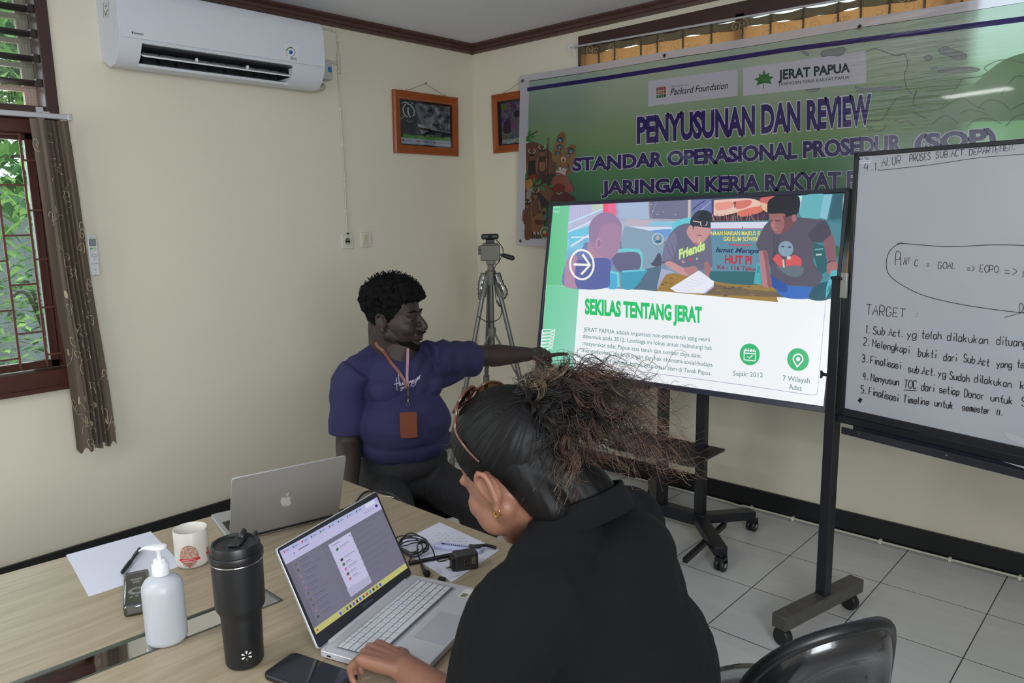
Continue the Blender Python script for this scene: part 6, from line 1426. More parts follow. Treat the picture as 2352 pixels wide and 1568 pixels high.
MB().prism([(-.0005, 0), (.0085, 0), (.0085, .003), (-.0005, .003)], on_base(0, 0.02, -0.009), n, Vector((0, 0, 1)), e, -0.0006).build('port', M_black, lp)
# lid
ld = MB(); ld.prism(rrect(W, 0.215, 0.008), h0 + e * (W / 2) + up * 0.1085 - fn * 0.006, e, up, fn, 0.0055); LID = ld.build('lid', M_silver, lp, bevel=0.0012)
fm = MB(); fm.prism(rrect(W - .003, 0.212, 0.007), h0 + e * (W / 2) + up * 0.1085 - fn * 0.0005, e, up, fn, 0.0008); fm.build('screen_bezel', M_lidb, LID)
MB().tube([h0 + e * 0.03 + up * .001 - Vector((0, 0, .002)), h0 + e * (W - .03) + up * .001 - Vector((0, 0, .002))], 0.0055, 12).build('hinge', M_silver, lp, smooth=60)
fsn = on_plane(h0 + fn * 0.0005, fn)
cv = Canvas(fsn, step=0.00002)
def zs(x, y): return (620 + x / 4.355, 1120 + y / 4.355)
def sc4(a, b2, c2, d2): return [zs(*a), zs(*b2), zs(*c2), zs(*d2)]
TLc, TRc, BRc, BLc = (96, 632), (1070, 93), (1377, 800), (462, 1466)
def uvs(u, v): return zs((TLc[0] * (1 - u) + TRc[0] * u) * (1 - v) + (BLc[0] * (1 - u) + BRc[0] * u) * v, (TLc[1] * (1 - u) + TRc[1] * u) * (1 - v) + (BLc[1] * (1 - u) + BRc[1] * u) * v)
def bar_(u0, v0_, u1, v1, c): cv.poly([uvs(u0, v0_), uvs(u1, v0_), uvs(u1, v1), uvs(u0, v1)], c)
bar_(0, 0, 1, 1, (108, 106, 124)); bar_(0, 0, 1, 0.063, (172, 176, 216)); bar_(0, 0.06, 1, 0.165, (184, 180, 216)); bar_(0.87, 0.008, 0.965, 0.06, (206, 208, 232))
bar_(0, 0.165, 0.055, 0.93, (102, 100, 118)); bar_(0.055, 0.165, 0.36, 0.93, (110, 108, 126)); bar_(0.36, 0.165, 1, 0.23, (104, 102, 120))
bar_(0, 0.93, 1, 1.0, (184, 182, 110))
rnd = random.Random(31)
for k in range(9): u = 0.03 + k * 0.093; bar_(u, 0.022, u + 0.012, 0.045, rnd.choice([(200, 50, 50), (70, 110, 80), (200, 170, 60), (90, 96, 130)])); bar_(u + 0.02, 0.028, u + 0.055, 0.038, (120, 122, 160))
bar_(0.16, 0.085, 0.27, 0.1, (120, 118, 150)); cv.ell(*uvs(0.115, 0.10), 2, 2, (120, 118, 150)); cv.ell(*uvs(0.965, 0.095), 3.2, 3.6, (44, 40, 120))
for k in range(5): cv.ell(*uvs(0.84 + k * .022, 0.095 + .01), 1.1, 1.2, (100, 98, 130))
pop = [(583, 572), (803, 440), (1020, 942), (812, 1092)]
cv.poly([zs(*q) for q in pop], (190, 186, 218)); cv.poly([zs(*q) for q in ((768, 1015), (985, 880), (1020, 942), (812, 1092))], (170, 168, 196))
def puv(u, v):
    (a, b2, c2, d2) = pop; return zs((a[0] * (1 - u) + b2[0] * u) * (1 - v) + (d2[0] * (1 - u) + c2[0] * u) * v, (a[1] * (1 - u) + b2[1] * u) * (1 - v) + (d2[1] * (1 - u) + c2[1] * u) * v)
for v, c in ((0.15, (40, 110, 66)), (0.35, (60, 50, 56)), (0.44, (76, 104, 70)), (0.53, (186, 120, 160)), (0.625, (96, 74, 56)), (0.72, (176, 110, 130))):
    cv.ell(*puv(0.26, v), 3.0, 4.2, c, 18, 0.5); cv.line([puv(0.38, v - .015), puv(0.38 + rnd.uniform(.2, .5), v - .015)], 1.2, (110, 106, 140)); cv.line([puv(0.38, v + .015), puv(0.38 + rnd.uniform(.2, .45), v + .015)], 0.8, (150, 146, 176)); cv.ring(*puv(0.08, v + .01), 1.5, 1.8, 0.4, (130, 126, 156), 14)
cv.line([puv(0.1, 0.05), puv(0.45, 0.05)], 1.4, (110, 106, 140)); cv.ell(*puv(0.93, 0.055), 1.3, 1.5, (70, 66, 90))
for k in range(10):
    v = 0.22 + k * 0.07; cv.ell(*uvs(0.085, v), 2.4, 3.2, rnd.choice([(80, 100, 86), (150, 110, 140), (70, 64, 70), (96, 84, 72), (130, 126, 160)]), 16, .5); cv.line([uvs(0.12, v - .012), uvs(0.12 + rnd.uniform(.07, .16), v - .012)], 1.1, (84, 82, 104)); cv.line([uvs(0.12, v + .014), uvs(0.12 + rnd.uniform(.1, .2), v + .014)], 0.8, (94, 92, 112))
for k in range(8): v = 0.27 + k * 0.075; cv.line([uvs(0.64, v), uvs(0.64 + rnd.uniform(.1, .3), v)], 0.8, (94, 92, 112)); cv.ell(*uvs(0.022, v), 1.2, 1.4, (90, 88, 108))
for k, c in enumerate(((60, 80, 210), (150, 150, 130), (70, 96, 80), (40, 44, 60), (80, 60, 200), (50, 54, 70), (60, 80, 200), (70, 90, 120), (190, 60, 50), (60, 130, 180), (50, 54, 60), (120, 120, 80), (50, 80, 190))): u = 0.27 + k * .036; bar_(u, 0.95, u + .02, 0.985, c)
bar_(0.02, 0.955, 0.036, 0.98, (200, 50, 40))
cv.build('display', print_mat('laptop_screen_glow', 0.2, emit=SCREEN * 0.95), LID, label='lit display with a chat page')
cv = Canvas(fsn); cv.l = 0.0006; cv.text('ASUS Vivobook', zs(932, 1192), zs(1032, 1118), 4.2, (130, 130, 138)); cv.ell(*zs(612, 312), 0.9, 0.9, (90, 92, 104)); cv.build('brand_mark', print_mat('lid_print', 0.4), LID)

# -- grey aluminium laptop with its back to the camera
M_alu = mat('grey_aluminium_lid', (176, 177, 178), 0.38, 0.55, var=0.01)
g0, ge, gn, gup, GW = laptop_frame((1.925, -2.876, 0.7625), (1.9955, -2.578, 0.7625), (-0.9733, 0.2296, 0), 113)
gfn = gup.cross(ge); gfn = gfn if gfn.dot(gn) < 0 else -gfn      # points out of the lid's back
mb_ = empty('laptop', tuple(g0 + ge * .15 + gn * .1 - Vector((0, 0, 0.0125))), 'grey aluminium laptop seen from behind with its emblem on the lid', 'laptop')
MB().prism(rrect(GW, 0.212, 0.010), g0 + ge * (GW / 2) + gn * 0.106 - Vector((0, 0, 0.0113)), ge, gn, (0, 0, 1), 0.0105).build('base', M_alu, mb_, bevel=0.001)
kb_ = MB(); kb_.prism(rrect(GW - .026, 0.108, 0.004), g0 + ge * (GW / 2) + gn * 0.078 - Vector((0, 0, 0.0008)), ge, gn, (0, 0, 1), 0.0004); kb_.build('keyboard_tray', M_black, mb_)
M_bk = mat('black_key', (26, 27, 32), 0.5); kmesh = MB().box((0, 0, 0), (0.0162, 0.0150, 0.001)).mesh('key', M_bk)
for r_ in range(6):
    for k in range(14):
        ko = bpy.data.objects.new('key', kmesh); COL.objects.link(ko)
        ko.location = g0 + ge * (0.024 + (k + .5) * (GW - .048) / 14) + gn * (0.0345 + r_ * 0.0178) + Vector((0, 0, 0.0003)); ko.rotation_euler = (0, 0, math.atan2(ge.y, ge.x)); ko.parent = mb_; ko.matrix_parent_inverse = world_of(mb_).inverted()
LB = MB(); LB.prism(rrect(GW, 0.212, 0.010), g0 + ge * (GW / 2) + gup * 0.107, ge, gup, gfn, 0.0045); LB = LB.build('lid', M_alu, mb_, bevel=0.001)
MB().prism(rrect(GW - .006, 0.205, 0.008), g0 + ge * (GW / 2) + gup * 0.107 - gfn * 0.0004, ge, gup, gfn, -0.0004).build('display', mat('dark_screen', (40, 42, 50), 0.15), LB)
MB().tube([g0 + ge * .02 - Vector((0, 0, .003)), g0 + ge * (GW - .02) - Vector((0, 0, .003))], 0.005, 10).build('hinge', M_black, mb_, smooth=60)
fmb = on_plane(g0 + gfn * 0.0046, gfn)
cv = Canvas(fmb)
def zm(x, y): return (620 + x / 4.355, 1120 + y / 4.355)
ap = [(118, 100), (135, 92), (150, 98), (165, 97), (185, 86), (205, 92), (213, 100), (200, 112), (202, 130), (216, 145), (208, 162), (192, 180), (178, 178), (165, 178), (150, 184), (136, 186), (120, 172), (108, 148), (108, 120)]
cv.poly([zm(*q) for q in ap], (196, 194, 188), True); cv.poly([zm(*q) for q in ((163, 86), (166, 64), (186, 44), (188, 62), (176, 80))], (196, 194, 188), True)
cv.build('emblem', print_mat('emblem_print', 0.2, spec=0.8), LB, label='paler bitten-fruit emblem')
# its cable
cbm = MB(); c0 = g0 + ge * (GW + 0.001) + gn * 0.02 - Vector((0, 0, 0.006))
cbm.tube([c0, c0 + ge * 0.024], 0.0048, 10); cbm.tube(bez([c0 + ge * 0.02, c0 + ge * 0.05 + Vector((0, 0, .004)), tpt(835, 1132, .006), tpt(860, 1128, 0.006), tpt(885, 1130, .006), Vector((2.02, -2.382, 0.755)), Vector((2.06, -2.370, 0.70)), Vector((2.08, -2.36, 0.45)), Vector((2.05, -2.3, 0.02))], 8), 0.0032, 8)
tag(cbm.build('power_cable', M_black, smooth=60), 'black cable plugged into the grey aluminium laptop and hanging off the table edge', 'cable')
wcb = MB(); wcb.tube(bez([tpt(775, 1172, .002), tpt(812, 1155, .002), tpt(850, 1146, .002), tpt(880, 1139, .002), tpt(905, 1142, .002)], 8), 0.0016, 6)
tag(wcb.build('thin_cable', mat('pale_thin_cable', (196, 186, 160), 0.5), smooth=60), 'thin pale cable on the table beside the black cable', 'cable')

# ---- coiled microphone cable, rod, cutter, pen and charger
def tz(x, y, l=0.003): q = zc(x, y); return tpt(q[0], q[1], l)
mc = empty('clip_microphone', tuple(tz(560, 650, 0)), 'small black microphone with its coiled black cable on the printed page', 'microphone')
co = MB(); rnd = random.Random(14); pth = []
cx, cy = tz(520, 660).x, tz(520, 660).y
for k in range(150):
    a = k / 150 * 2 * math.pi * 5; w = 1 + 0.18 * math.sin(a * 1.7)
    pth.append((cx + (0.046 * math.cos(a) * w) * 0.92 + 0.010 * math.sin(a * .33), cy + 0.030 * math.sin(a) * w, TT + 0.004 + 0.014 * abs(math.sin(a * .5 + .4)) + 0.00008 * k))
co.tube(pth, 0.0017, 6)
co.tube(bez([tz(330, 560, .012), tz(360, 430, .03), tz(480, 345, .05), tz(640, 390, .055), tz(800, 510, .05), tz(890, 640, .03), tz(945, 790, .006), tz(1010, 850, .003), tz(1120, 830, .003), tz(1200, 790, .003)], 8), 0.0017, 6)
co.tube(bez([tz(330, 580, .01), tz(430, 560, .02), tz(560, 520, .02), tz(760, 520, .012), tz(690, 525, .016), tz(620, 560, .014), tz(625, 700, .01), tz(660, 820, .006), tz(690, 880, .006)], 8), 0.0017, 6)
co.tube(bez([tz(450, 860, .003), tz(500, 800, .004), tz(490, 740, .006), tz(400, 690, .008)], 8), 0.0017, 6)
co.build('cable', M_black, mc, smooth=60)
MB().tube([tz(680, 880, .007), tz(720, 980, .007), tz(765, 1070, .008)], [0.003, 0.0042, 0.006], 10).build('stem', M_black, mc, smooth=60)
MB().sphere(tz(790, 1070, .0085), 0.0085, 16).build('foam_head', mat('foam_black', (18, 18, 20), 0.95, bump=0.4, bscale=400), mc, smooth=180)
rb = MB(); ra, rb_ = tz(455, 890, .0055), tz(1250, 735, .0055); rb.tube([ra, ra.lerp(rb_, .5), rb_], [0.005, 0.0055, 0.006], 12)
tag(rb.build('black_rod', mat('glossy_black', (20, 20, 24), 0.25), smooth=60), 'glossy black rod lying across the printed page under the cable', 'rod')
ku = empty('box_cutter', tuple(tz(1400, 600, 0)), 'pale blue-white box cutter lying on the printed page', 'cutter')
ka, kb2 = tz(945, 560, 0.006), tz(1880, 680, 0.006); kd = (kb2 - ka).normalized(); ks = Vector((-kd.y, kd.x, 0))
MB().prism([(0, -.011), (.008, -.013), (.11, -.013), (.128, -.010), (.128, .010), (.11, .012), (.008, .012), (0, .008)], Vector((ka.x, ka.y, TT + .0012)), kd, ks, (0, 0, 1), 0.011).build('handle', mat('pale_lilac_plastic', (186, 188, 226), 0.35), ku, bevel=0.002)
MB().prism([(.016, -.002), (.10, -.002), (.10, .004), (.016, .004)], Vector((ka.x, ka.y, TT + .0122)), kd, ks, (0, 0, 1), 0.0004).build('slide_slot', mat('navy_slot', (50, 48, 90), 0.5), ku)
for k in range(12): MB().box(Vector((ka.x, ka.y, TT + .0128)) + kd * (.030 + k * .0058) + ks * 0.001, (.0022, .0055, .0006), Matrix.Rotation(math.atan2(kd.y, kd.x), 3, 'Z')).build('ratchet_tooth', mat('pale_lilac_plastic', (186, 188, 226)), ku)
MB().capsule(tuple(Vector((ka.x, ka.y, TT + .016)) + kd * .098), tuple(Vector((ka.x, ka.y, TT + .016)) + kd * .122), 0.005, 0.004, 10).build('slider', M_black, ku, smooth=60)
cg = empty('charger_adapter', tuple(tz(1450, 1000, 0)), 'black two-pin charger adapter standing on the printed page', 'charger')
Q0, Q1 = tz(1275, 1060, 0), tz(1640, 1000, 0); qd = (Q1 - Q0).normalized(); qs = Vector((-qd.y, qd.x, 0))
if qs.dot(Vector((-0.6677, 0.7257, 0))) < 0: qs = -qs
RQ = Matrix((qd, qs, Vector((0, 0, 1)))).transposed(); qc = Q0 + qd * 0.033 + qs * 0.016
MB().box(qc + Vector((0, 0, 0.022)), (0.060, 0.034, 0.044), RQ).build('body', mat('dark_grey_abs', (52, 52, 54), 0.4), cg, bevel=0.006, seg=3)
MB().box(Q0 + qd * 0.004 + qs * 0.016 + Vector((0, 0, 0.020)), (0.016, 0.030, 0.036), RQ).build('plug_face', M_black, cg, bevel=0.004)
for k in (0.009, 0.031): 
    pa_ = Q0 + qs * 0.014 + Vector((0, 0, k)); MB().tube([pa_ - qd * 0.002, pa_ - qd * 0.010], 0.0024, 10).build('pin_sleeve', M_black, cg, smooth=60); MB().tube([pa_ - qd * 0.009, pa_ - qd * 0.016], 0.0022, 10).build('pin', mat('brass_pin', (176, 150, 110), 0.3, 0.9), cg, smooth=60)
fcg = lambda u, v, l=0: qc + qd * u - qs * (0.0172 + l) + Vector((0, 0, 0.022 + v))
cv = Canvas(fcg, y_down=False); cv.poly([(-.006, -.012), (.008, -.012), (.008, .006), (-.006, .006)], (30, 30, 32)); cv.line([(-.006, -.012), (.008, -.012), (.008, .006), (-.006, .006), (-.006, -.012)], .0008, (120, 116, 104)); cv.poly([(.012, -.006), (.022, -.006), (.022, .012), (.012, .012)], (116, 112, 98)); cv.line([(.014, 0), (.020, 0)], .002, (70, 68, 60)); cv.line([(-.003, -.006), (.005, 0)], .002, (110, 108, 100))
cv.build('rating_label', print_mat('charger_print', 0.5), cg)
bp = MB(); bp.tube([tz(1640, 575, .014), tz(1860, 560, .012), tz(2040, 610, .006)], [0.0035, 0.0045, 0.004], 10)
tag(bp.build('marker_pen', mat('glossy_black', (20, 20, 24)), smooth=60), 'short black pen lying against the end of the box cutter', 'pen')
ud = MB(); ud.box(tz(1060, 1165, 0.005), (0.018, 0.010, 0.006), Matrix.Rotation(math.atan2(n.y, n.x), 3, 'Z'))
tag(ud.build('usb_receiver', M_black, bevel=0.001), 'tiny black USB receiver plugged into the far side of the silver laptop', 'usb stick')
# ================================================================== PEOPLE AND CHAIRS
def organic(name, mb, voxel, m, root, smooth=5, post=None, label=None):
    """one continuous skin around overlapping shapes"""
    me = mb.mesh(name, m)
    ob = bpy.data.objects.new(name, me); COL.objects.link(ob)
    rm_ = ob.modifiers.new('remesh', 'REMESH'); rm_.mode = 'VOXEL'; rm_.voxel_size = voxel; rm_.adaptivity = 0
    if smooth:
        sm = ob.modifiers.new('smooth', 'SMOOTH'); sm.factor = 0.5; sm.iterations = smooth
    dg = bpy.context.evaluated_depsgraph_get(); dg.update()
    new = bpy.data.meshes.new_from_object(ob.evaluated_get(dg), depsgraph=dg)
    bpy.data.objects.remove(ob); bpy.data.meshes.remove(me)
    n = len(new.vertices)
    if post:
        co = np.empty(n * 3, np.float32); no = np.empty(n * 3, np.float32)
        new.vertices.foreach_get('co', co); new.vertices.foreach_get('normal', no)
        co = co.reshape(-1, 3); no = no.reshape(-1, 3); post(co, no)
        new.vertices.foreach_set('co', co.ravel()); new.update()
    new.polygons.foreach_set('use_smooth', [True] * len(new.polygons))
    new.name = name
    if not len(new.materials):
        for x in (m if isinstance(m, list) else [m]): new.materials.append(x)
    o = bpy.data.objects.new(name, new); COL.objects.link(o); o.parent = root
    if label: o['label'] = label
    return o

def head_shape(mb, P, Rm, s, ear=0.0, full=1.0):
    """P(x, y, z): head coordinates (x to the face, y to the head's left, z up) -> local"""
    def E(c, r): mb.sphere(P(*c), tuple(k * s for k in r), 24, 0, Rm)
    def K(a, b, r0, r1=None): mb.capsule(P(*a), P(*b), r0 * s, (r0 if r1 is None else r1) * s, 12)
    E((-.012, 0, .030), (.097, .077, .090)); E((.030, 0, -.035), (.060, .060 * full, .078)); E((.012, 0, -.02), (.075, .068 * full, .075))
    K((.066, 0, -.094), (.058, 0, -.098), .022); K((.058, .014, -.098), (-.004, .056 * full, -.058), .016, .020); K((.058, -.014, -.098), (-.004, -.056 * full, -.058), .016, .020)
    for q in (-1, 1):
        E((.056, q * .036, -.034), (.030, .028 * full, .030))                       # cheek
        K((.078, q * .012, .016), (.070, q * .046, .014), .011, .009)               # brow
        E((.066, q * .031, -.004), (.0155, .0165, .0125))                           # eye
        K((.079, q * .022, .002), (.074, q * .042, .001), .0042, .0038)             # upper lid
        K((.079, q * .022, -.012), (.073, q * .042, -.010), .0036, .0034)           # lower lid
        E((.098, q * .0135, -.040), (.012, .0085, .009))                            # nostril wing
        # ear: rim, bowl, lobe
        ex, ey, ez = -.014, q * .077, -.012 + ear
        rim = [(.010, .003, -.012), (.016, .008, .010), (.010, .014, .028), (-.006, .018, .034), (-.018, .018, .024), (-.018, .016, .004), (-.010, .012, -.016), (.000, .007, -.028)]
        for a, b in zip(rim, rim[1:]): K((ex + a[0], ey + q * a[1], ez + a[2]), (ex + b[0], ey + q * b[1], ez + b[2]), .0046, .0046)
        K((ex + .002, ey + q * .006, ez - .026), (ex + .005, ey + q * .003, ez - .032), .0075, .006)
        E((ex - .004, ey + q * .004, ez + .004), (.018, .006, .026)); K((ex + .012, ey + q * .004, ez - .004), (ex + .010, ey + q * .005, ez - .010), .0045)
        K((ex - .010, ey + q * .013, ez + .014), (ex - .006, ey + q * .011, ez - .012), .004)
    K((.086, 0, .004), (.110, 0, -.030), .0095, .0125); E((.108, 0, -.036), (.014, .014, .011))
    K((.086, -.020, -.064), (.098, 0, -.0605), .0062, .0075); K((.098, 0, -.0605), (.086, .020, -.064), .0075, .0062)
    K((.085, -.017, -.0755), (.094, 0, -.0760), .0066, .0085); K((.094, 0, -.0760), (.085, .017, -.0755), .0085, .0066)

def hand_shape(mb, wrist, fwd, thumb, s=1.0, curls=((10, 10, 10),) * 4, tc=(20, 20), spread=4, left=False):
    f = Vector(fwd).normalized(); t = Vector(thumb); t = (t - f * t.dot(f)).normalized(); wv = Vector(wrist)
    dors = t.cross(f) if left else f.cross(t)
    return _hand(mb, wv, f, t, dors, s, curls, tc, spread)
def _hand(mb, w, f, t, dn, s, curls, tc, spread):
    kn = [(.086, .029), (.091, .009), (.086, -.012), (.077, -.031)]
    ln = [(.042, .026, .021), (.046, .029, .022), (.042, .027, .021), (.033, .021, .019)]
    rd = [(.0096, .0088, .0080, .0066), (.0098, .0090, .0082, .0068), (.0092, .0086, .0078, .0064), (.0082, .0076, .0068, .0058)]
    P = lambda a, b, c=0: w + (f * a + t * b + dn * c) * s
    for (a, b), r in zip(kn, rd):
        mb.capsule(P(0.004, b * .55), P(a, b), .0150 * s, .0118 * s, 12); mb.capsule(P(.03, b * .7, -.004), P(a * .9, b, -.004), .0125 * s, .0105 * s, 10)
    mb.capsule(P(.078, .027), P(.074, -.029), .0112 * s, .0100 * s, 10); mb.capsule(P(.05, .026), P(.048, -.026), .0120 * s, .0115 * s, 10); mb.capsule(P(.02, .018), P(.02, -.018), .0135 * s, .0135 * s, 10)
    for i in range(4):
        p = P(*kn[i]); ang = 0.0; sp = R((1.5 - i) * spread)
        base = (f * math.cos(sp) + t * math.sin(sp)).normalized()
        for k in range(3):
            ang += R(curls[i][k]); d = base * math.cos(ang) - dn * math.sin(ang); q = p + d * ln[i][k] * s
            mb.capsule(p, q, rd[i][k] * s, rd[i][k + 1] * s, 12); p = q
    p = P(.020, .026, -.006); d = (f * .62 + t * .75 - dn * .22).normalized()
    for k, (L, r0, r1) in enumerate(((.040, .0140, .0118), (.032, .0112, .0100), (.026, .0098, .0078))):
        q = p + d * L * s; mb.capsule(p, q, r0 * s, r1 * s, 12); p = q
        if k < 2: a = R(tc[k]); d = (d * math.cos(a) + (f * .55 - t * .75 - dn * .35).normalized() * math.sin(a)).normalized()

def wrinkle(amp, fr, zr=(-9, 9), seed=0, aniso=(1, 1, 1)):
    def post(co, no):
        for i in range(len(co)):
            x, y, z = co[i]
            k = noise.noise((x * fr * aniso[0] + seed, y * fr * aniso[1], z * fr * aniso[2])); k2 = 1 - abs(noise.noise((x * fr * 2.2 * aniso[0] + 5, y * fr * 2.2 * aniso[1] + seed, z * fr * 2.2 * aniso[2]))) * 2
            co[i] += no[i] * amp * (0.6 * k + 0.4 * k2)
    return post

# ---- chairs: black tube frame, padded seat and round back still in their plastic
M_vinyl = mat('black_vinyl_in_plastic', (30, 30, 34), 0.22, var=0.2, scale=9, bump=0.25, bscale=30, coat=0.6)
M_tube = mat('black_tube', (22, 22, 26), 0.35)
BACK = [0.625, 0.205]
def back_pt(th, rho, side):
    zc_, hh = BACK; hw = 0.185 if hh > .2 else 0.215
    c, s_ = math.cos(th), math.sin(th)
    y = hw * math.copysign(abs(c) ** 0.9, c) * rho; z = zc_ + hh * math.copysign(abs(s_) ** 0.9, s_) * rho
    x = -0.245 + 0.075 * (y / hw) ** 2 - 0.09 * (z - zc_)
    k = max(0.0, min(1.0, (0.80 - rho) / 0.22)); k = k * k * (3 - 2 * k)
    return (x + side * (0.026 * (1 - rho ** 4) ** 0.5 if rho < 1 else 0) + (0.010 * (1 - rho ** 2) if side > 0 else 0.026 * k), y, z)
def make_chair(label, x, y, rz, group=None, back=(0.625, 0.205)):
    BACK[:] = back
    t = empty('padded_chair', (x, y, 0), label, 'chair', rz, group)
    st = MB(); n = 40
    def seat_pt(rho, th, top):
        c, s_ = math.cos(th), math.sin(th)
        px, py = 0.005 + 0.215 * math.copysign(abs(c) ** 0.6, c) * rho, 0.215 * math.copysign(abs(s_) ** 0.6, s_) * rho
        return (px, py, 0.445 + (0.028 * (1 - rho ** 5) ** .5 + 0.010 * (1 - rho ** 2) if top else -0.022 * (1 - rho ** 5) ** .5))
    for top in (1, 0): st.grid(lambda u, v: seat_pt(min(v, .9999), u * 2 * math.pi, top), n, 12)
    st.build('seat', M_vinyl, t, smooth=180, local=True)
    bk_ = MB()
    for sd in (1, -1): bk_.grid(lambda u, v: back_pt(u * 2 * math.pi, min(v, .9999), sd), 56, 16)
    bk_.build('backrest', M_vinyl, t, smooth=180, local=True)
    MB().tube([back_pt(a, 1.015, 0) for a in np.linspace(0, 2 * math.pi, 57)[:-1]], 0.013, 10, closed=True).build('back_rim', M_tube, t, smooth=180, local=True)
    for q in (-1, 1):
        MB().tube(bez([(0.20, q * 0.19, 0.435), (0.215, q * 0.20, 0.30), (0.235, q * 0.215, 0.012)], 6), 0.0115, 10).build('leg', M_tube, t, smooth=60, local=True)
        MB().tube(bez([(-0.240, q * 0.175, back[0] - 0.06), (-0.215, q * 0.19, 0.44), (-0.225, q * 0.20, 0.25), (-0.265, q * 0.215, 0.012)], 6), 0.0115, 10).build('leg', M_tube, t, smooth=60, local=True)
        MB().tube([(0.205, q * 0.195, 0.415), (-0.215, q * 0.192, 0.415)], 0.010, 10).build('seat_rail', M_tube, t, smooth=60, local=True)
    MB().tube([(0.222, -0.206, 0.20), (0.222, 0.206, 0.20)], 0.008, 8).build('stretcher', M_tube, t, smooth=60, local=True)
    return t
# man's chair, woman's chair, empty chair
MO = Vector((1.470, -1.924, 0)); WO = Vector((3.030, -2.800, 0))
def loc2w(O, r, d): return (O.x + r * math.cos(YAW) - d * math.sin(YAW), O.y + r * math.sin(YAW) + d * math.cos(YAW))
mx, my = loc2w(MO, 0.025, 0.02); make_chair('black padded chair the man in the blue T-shirt sits on', mx, my, YAW + math.atan2(-.866, .5), back=(0.80, 0.19))
wx, wy = loc2w(WO, 0.125, -0.125); make_chair('black padded chair hidden under the woman in black', wx, wy, YAW + math.atan2(.60, -.80))
make_chair('empty black padded chair, its glossy back still in plastic, beside the woman', 3.125, -2.255, math.radians(152))

# ================================================================== MAN
def skin(name, rgb, rough=0.5):
    m = mat(name, rgb, rough, var=0.10, scale=18, bump=0.08, bscale=300)
    b = m.node_tree.nodes['Principled BSDF']; b.inputs['Subsurface Weight'].default_value = 0.06; b.inputs['Subsurface Radius'].default_value = (0.012, 0.004, 0.002)
    return m
M_mskin = skin('dark_brown_skin', (48, 34, 30), 0.58)
man = empty('person', tuple(MO), 'seated man in a navy T-shirt pointing at the television with his arm stretched out', 'person', YAW)
tF, tL = Vector((0.5, -0.866, 0)), Vector((0.866, 0.5, 0))
def mt(f, l, z): return tF * f + tL * l + Vector((0.0, 0.02, z))
Rt = Matrix((tF, tL, Vector((0, 0, 1)))).transposed()
hF = Vector((0.955, -0.30, -0.02)).normalized(); hU0 = Vector((0.03, 0, 1)); hL = hU0.cross(hF).normalized(); hU = hF.cross(hL)
RH_ = Matrix((hF, hL, hU)).transposed(); HO = Vector((0.006, 0.0, 1.222)); HS = 1.09
def mh(x, y, z): return HO + (hF * x + hL * y + hU * z) * HS
bd = MB()
head_shape(bd, mh, RH_, HS, -.004, 1.08)
bd.capsule((-.028, .035, 1.05), mh(-.025, 0, -.045), .085, .074, 20); bd.capsule((.01, -.01, 1.06), mh(.028, 0, -.088), .070, .052, 18); bd.sphere(mh(.02, 0, -.10), (.055, .058, .04), 18, 0, RH_)
bd.capsule(mh(-.050, 0, -.030), (-.050, .050, 1.075), .062, .066, 18)
bd.sphere(mt(0, 0, .96), (.11, .15, .13), 24, 0, Rt); bd.sphere(mt(.02, 0, .78), (.13, .15, .16), 24, 0, Rt)
bd.capsule(mt(-.01, -.12, 1.01), mt(-.01, .12, 1.02), .04, .04, 16)
rs, re_, rw = Vector((-.168, -.08, 1.0)), Vector((-.180, -.118, .742)), Vector((-.150, -.272, .640))
bd.capsule(rs + Vector((0, 0, -.03)), re_, .052, .050, 18); bd.capsule(re_, re_.lerp(rw, .4), .050, .046, 18); bd.capsule(re_.lerp(rw, .4), rw, .046, .031, 18)
hand_shape(bd, rw, (.10, -.95, -.22), (1, .1, 0), 1.06, ((18, 22, 12), (16, 22, 12), (18, 24, 12), (20, 26, 14)), (12, 14), 6)
ls, le, lw = Vector((.158, .10, 1.035)), Vector((.322, .290, 1.004)), Vector((.528, .405, .987))
bd.capsule(ls + Vector((.03, .03, 0)), le, .052, .047, 18); bd.capsule(le, le.lerp(lw, .35), .046, .049, 18); bd.capsule(le.lerp(lw, .35), lw, .049, .031, 18)
hand_shape(bd, lw, (.163, .095, -.004), (.42, -.80, -.30), 1.08, ((-4, 6, 4), (62, 84, 46), (72, 86, 48), (78, 88, 50)), (34, 30), 2, True)
organic('body', bd, 0.0042, M_mskin, man, 4)
# eyes, brows, beard
for q in (-1, 1):
    ey = MB(); ey.sphere(mh(.0695, q * .031, -.0045), .0118 * HS, 16); ey = ey.build('eye', mat('eye_white', (150, 142, 136), 0.2), man, smooth=180, local=True)
    MB().sphere(mh(.0772, q * .0315 - .001, -.0045), .0062 * HS, 12).build('iris', mat('dark_iris', (20, 14, 12), 0.1), ey, smooth=180, local=True)
M_mhair = mat('black_curly_hair', (13, 12, 13), 0.9, spec=0.15, var=0.3, scale=60)
hr = MB(); rnd = random.Random(77); dome = (-.016, 0, .050)
for i in range(1500):
    th = math.acos(rnd.uniform(-0.75, 1)); ph_ = rnd.uniform(0, 2 * math.pi)
    d = Vector((math.sin(th) * math.cos(ph_), math.sin(th) * math.sin(ph_), math.cos(th)))
    x, y, z = -.014 + .098 * d.x, .078 * d.y, .031 + .091 * d.z
    line = 0.062 if x > .055 else 0.062 + (x - .055) * 1.9 if x > .018 else -0.008 + (x - .018) * 0.9 if x > -.03 else -.052
    if z < line: continue
    if z > 0.045 + 0.25 * max(0, x - 0.02) - 0.30 * max(0, -x - 0.02):
        k = min(1, (z - .03) / .05); big = rnd.uniform(.012, .030) * (0.4 + 0.6 * k)
        hr.sphere(mh(x + d.x * big * (1.0 if x > -.05 else 1.1), y + d.y * big, z + d.z * big * .8), rnd.uniform(.008, .0135) * HS, 7)
    else: hr.sphere(mh(x + d.x * .001, y + d.y * .001, z), .0062 * HS, 7)
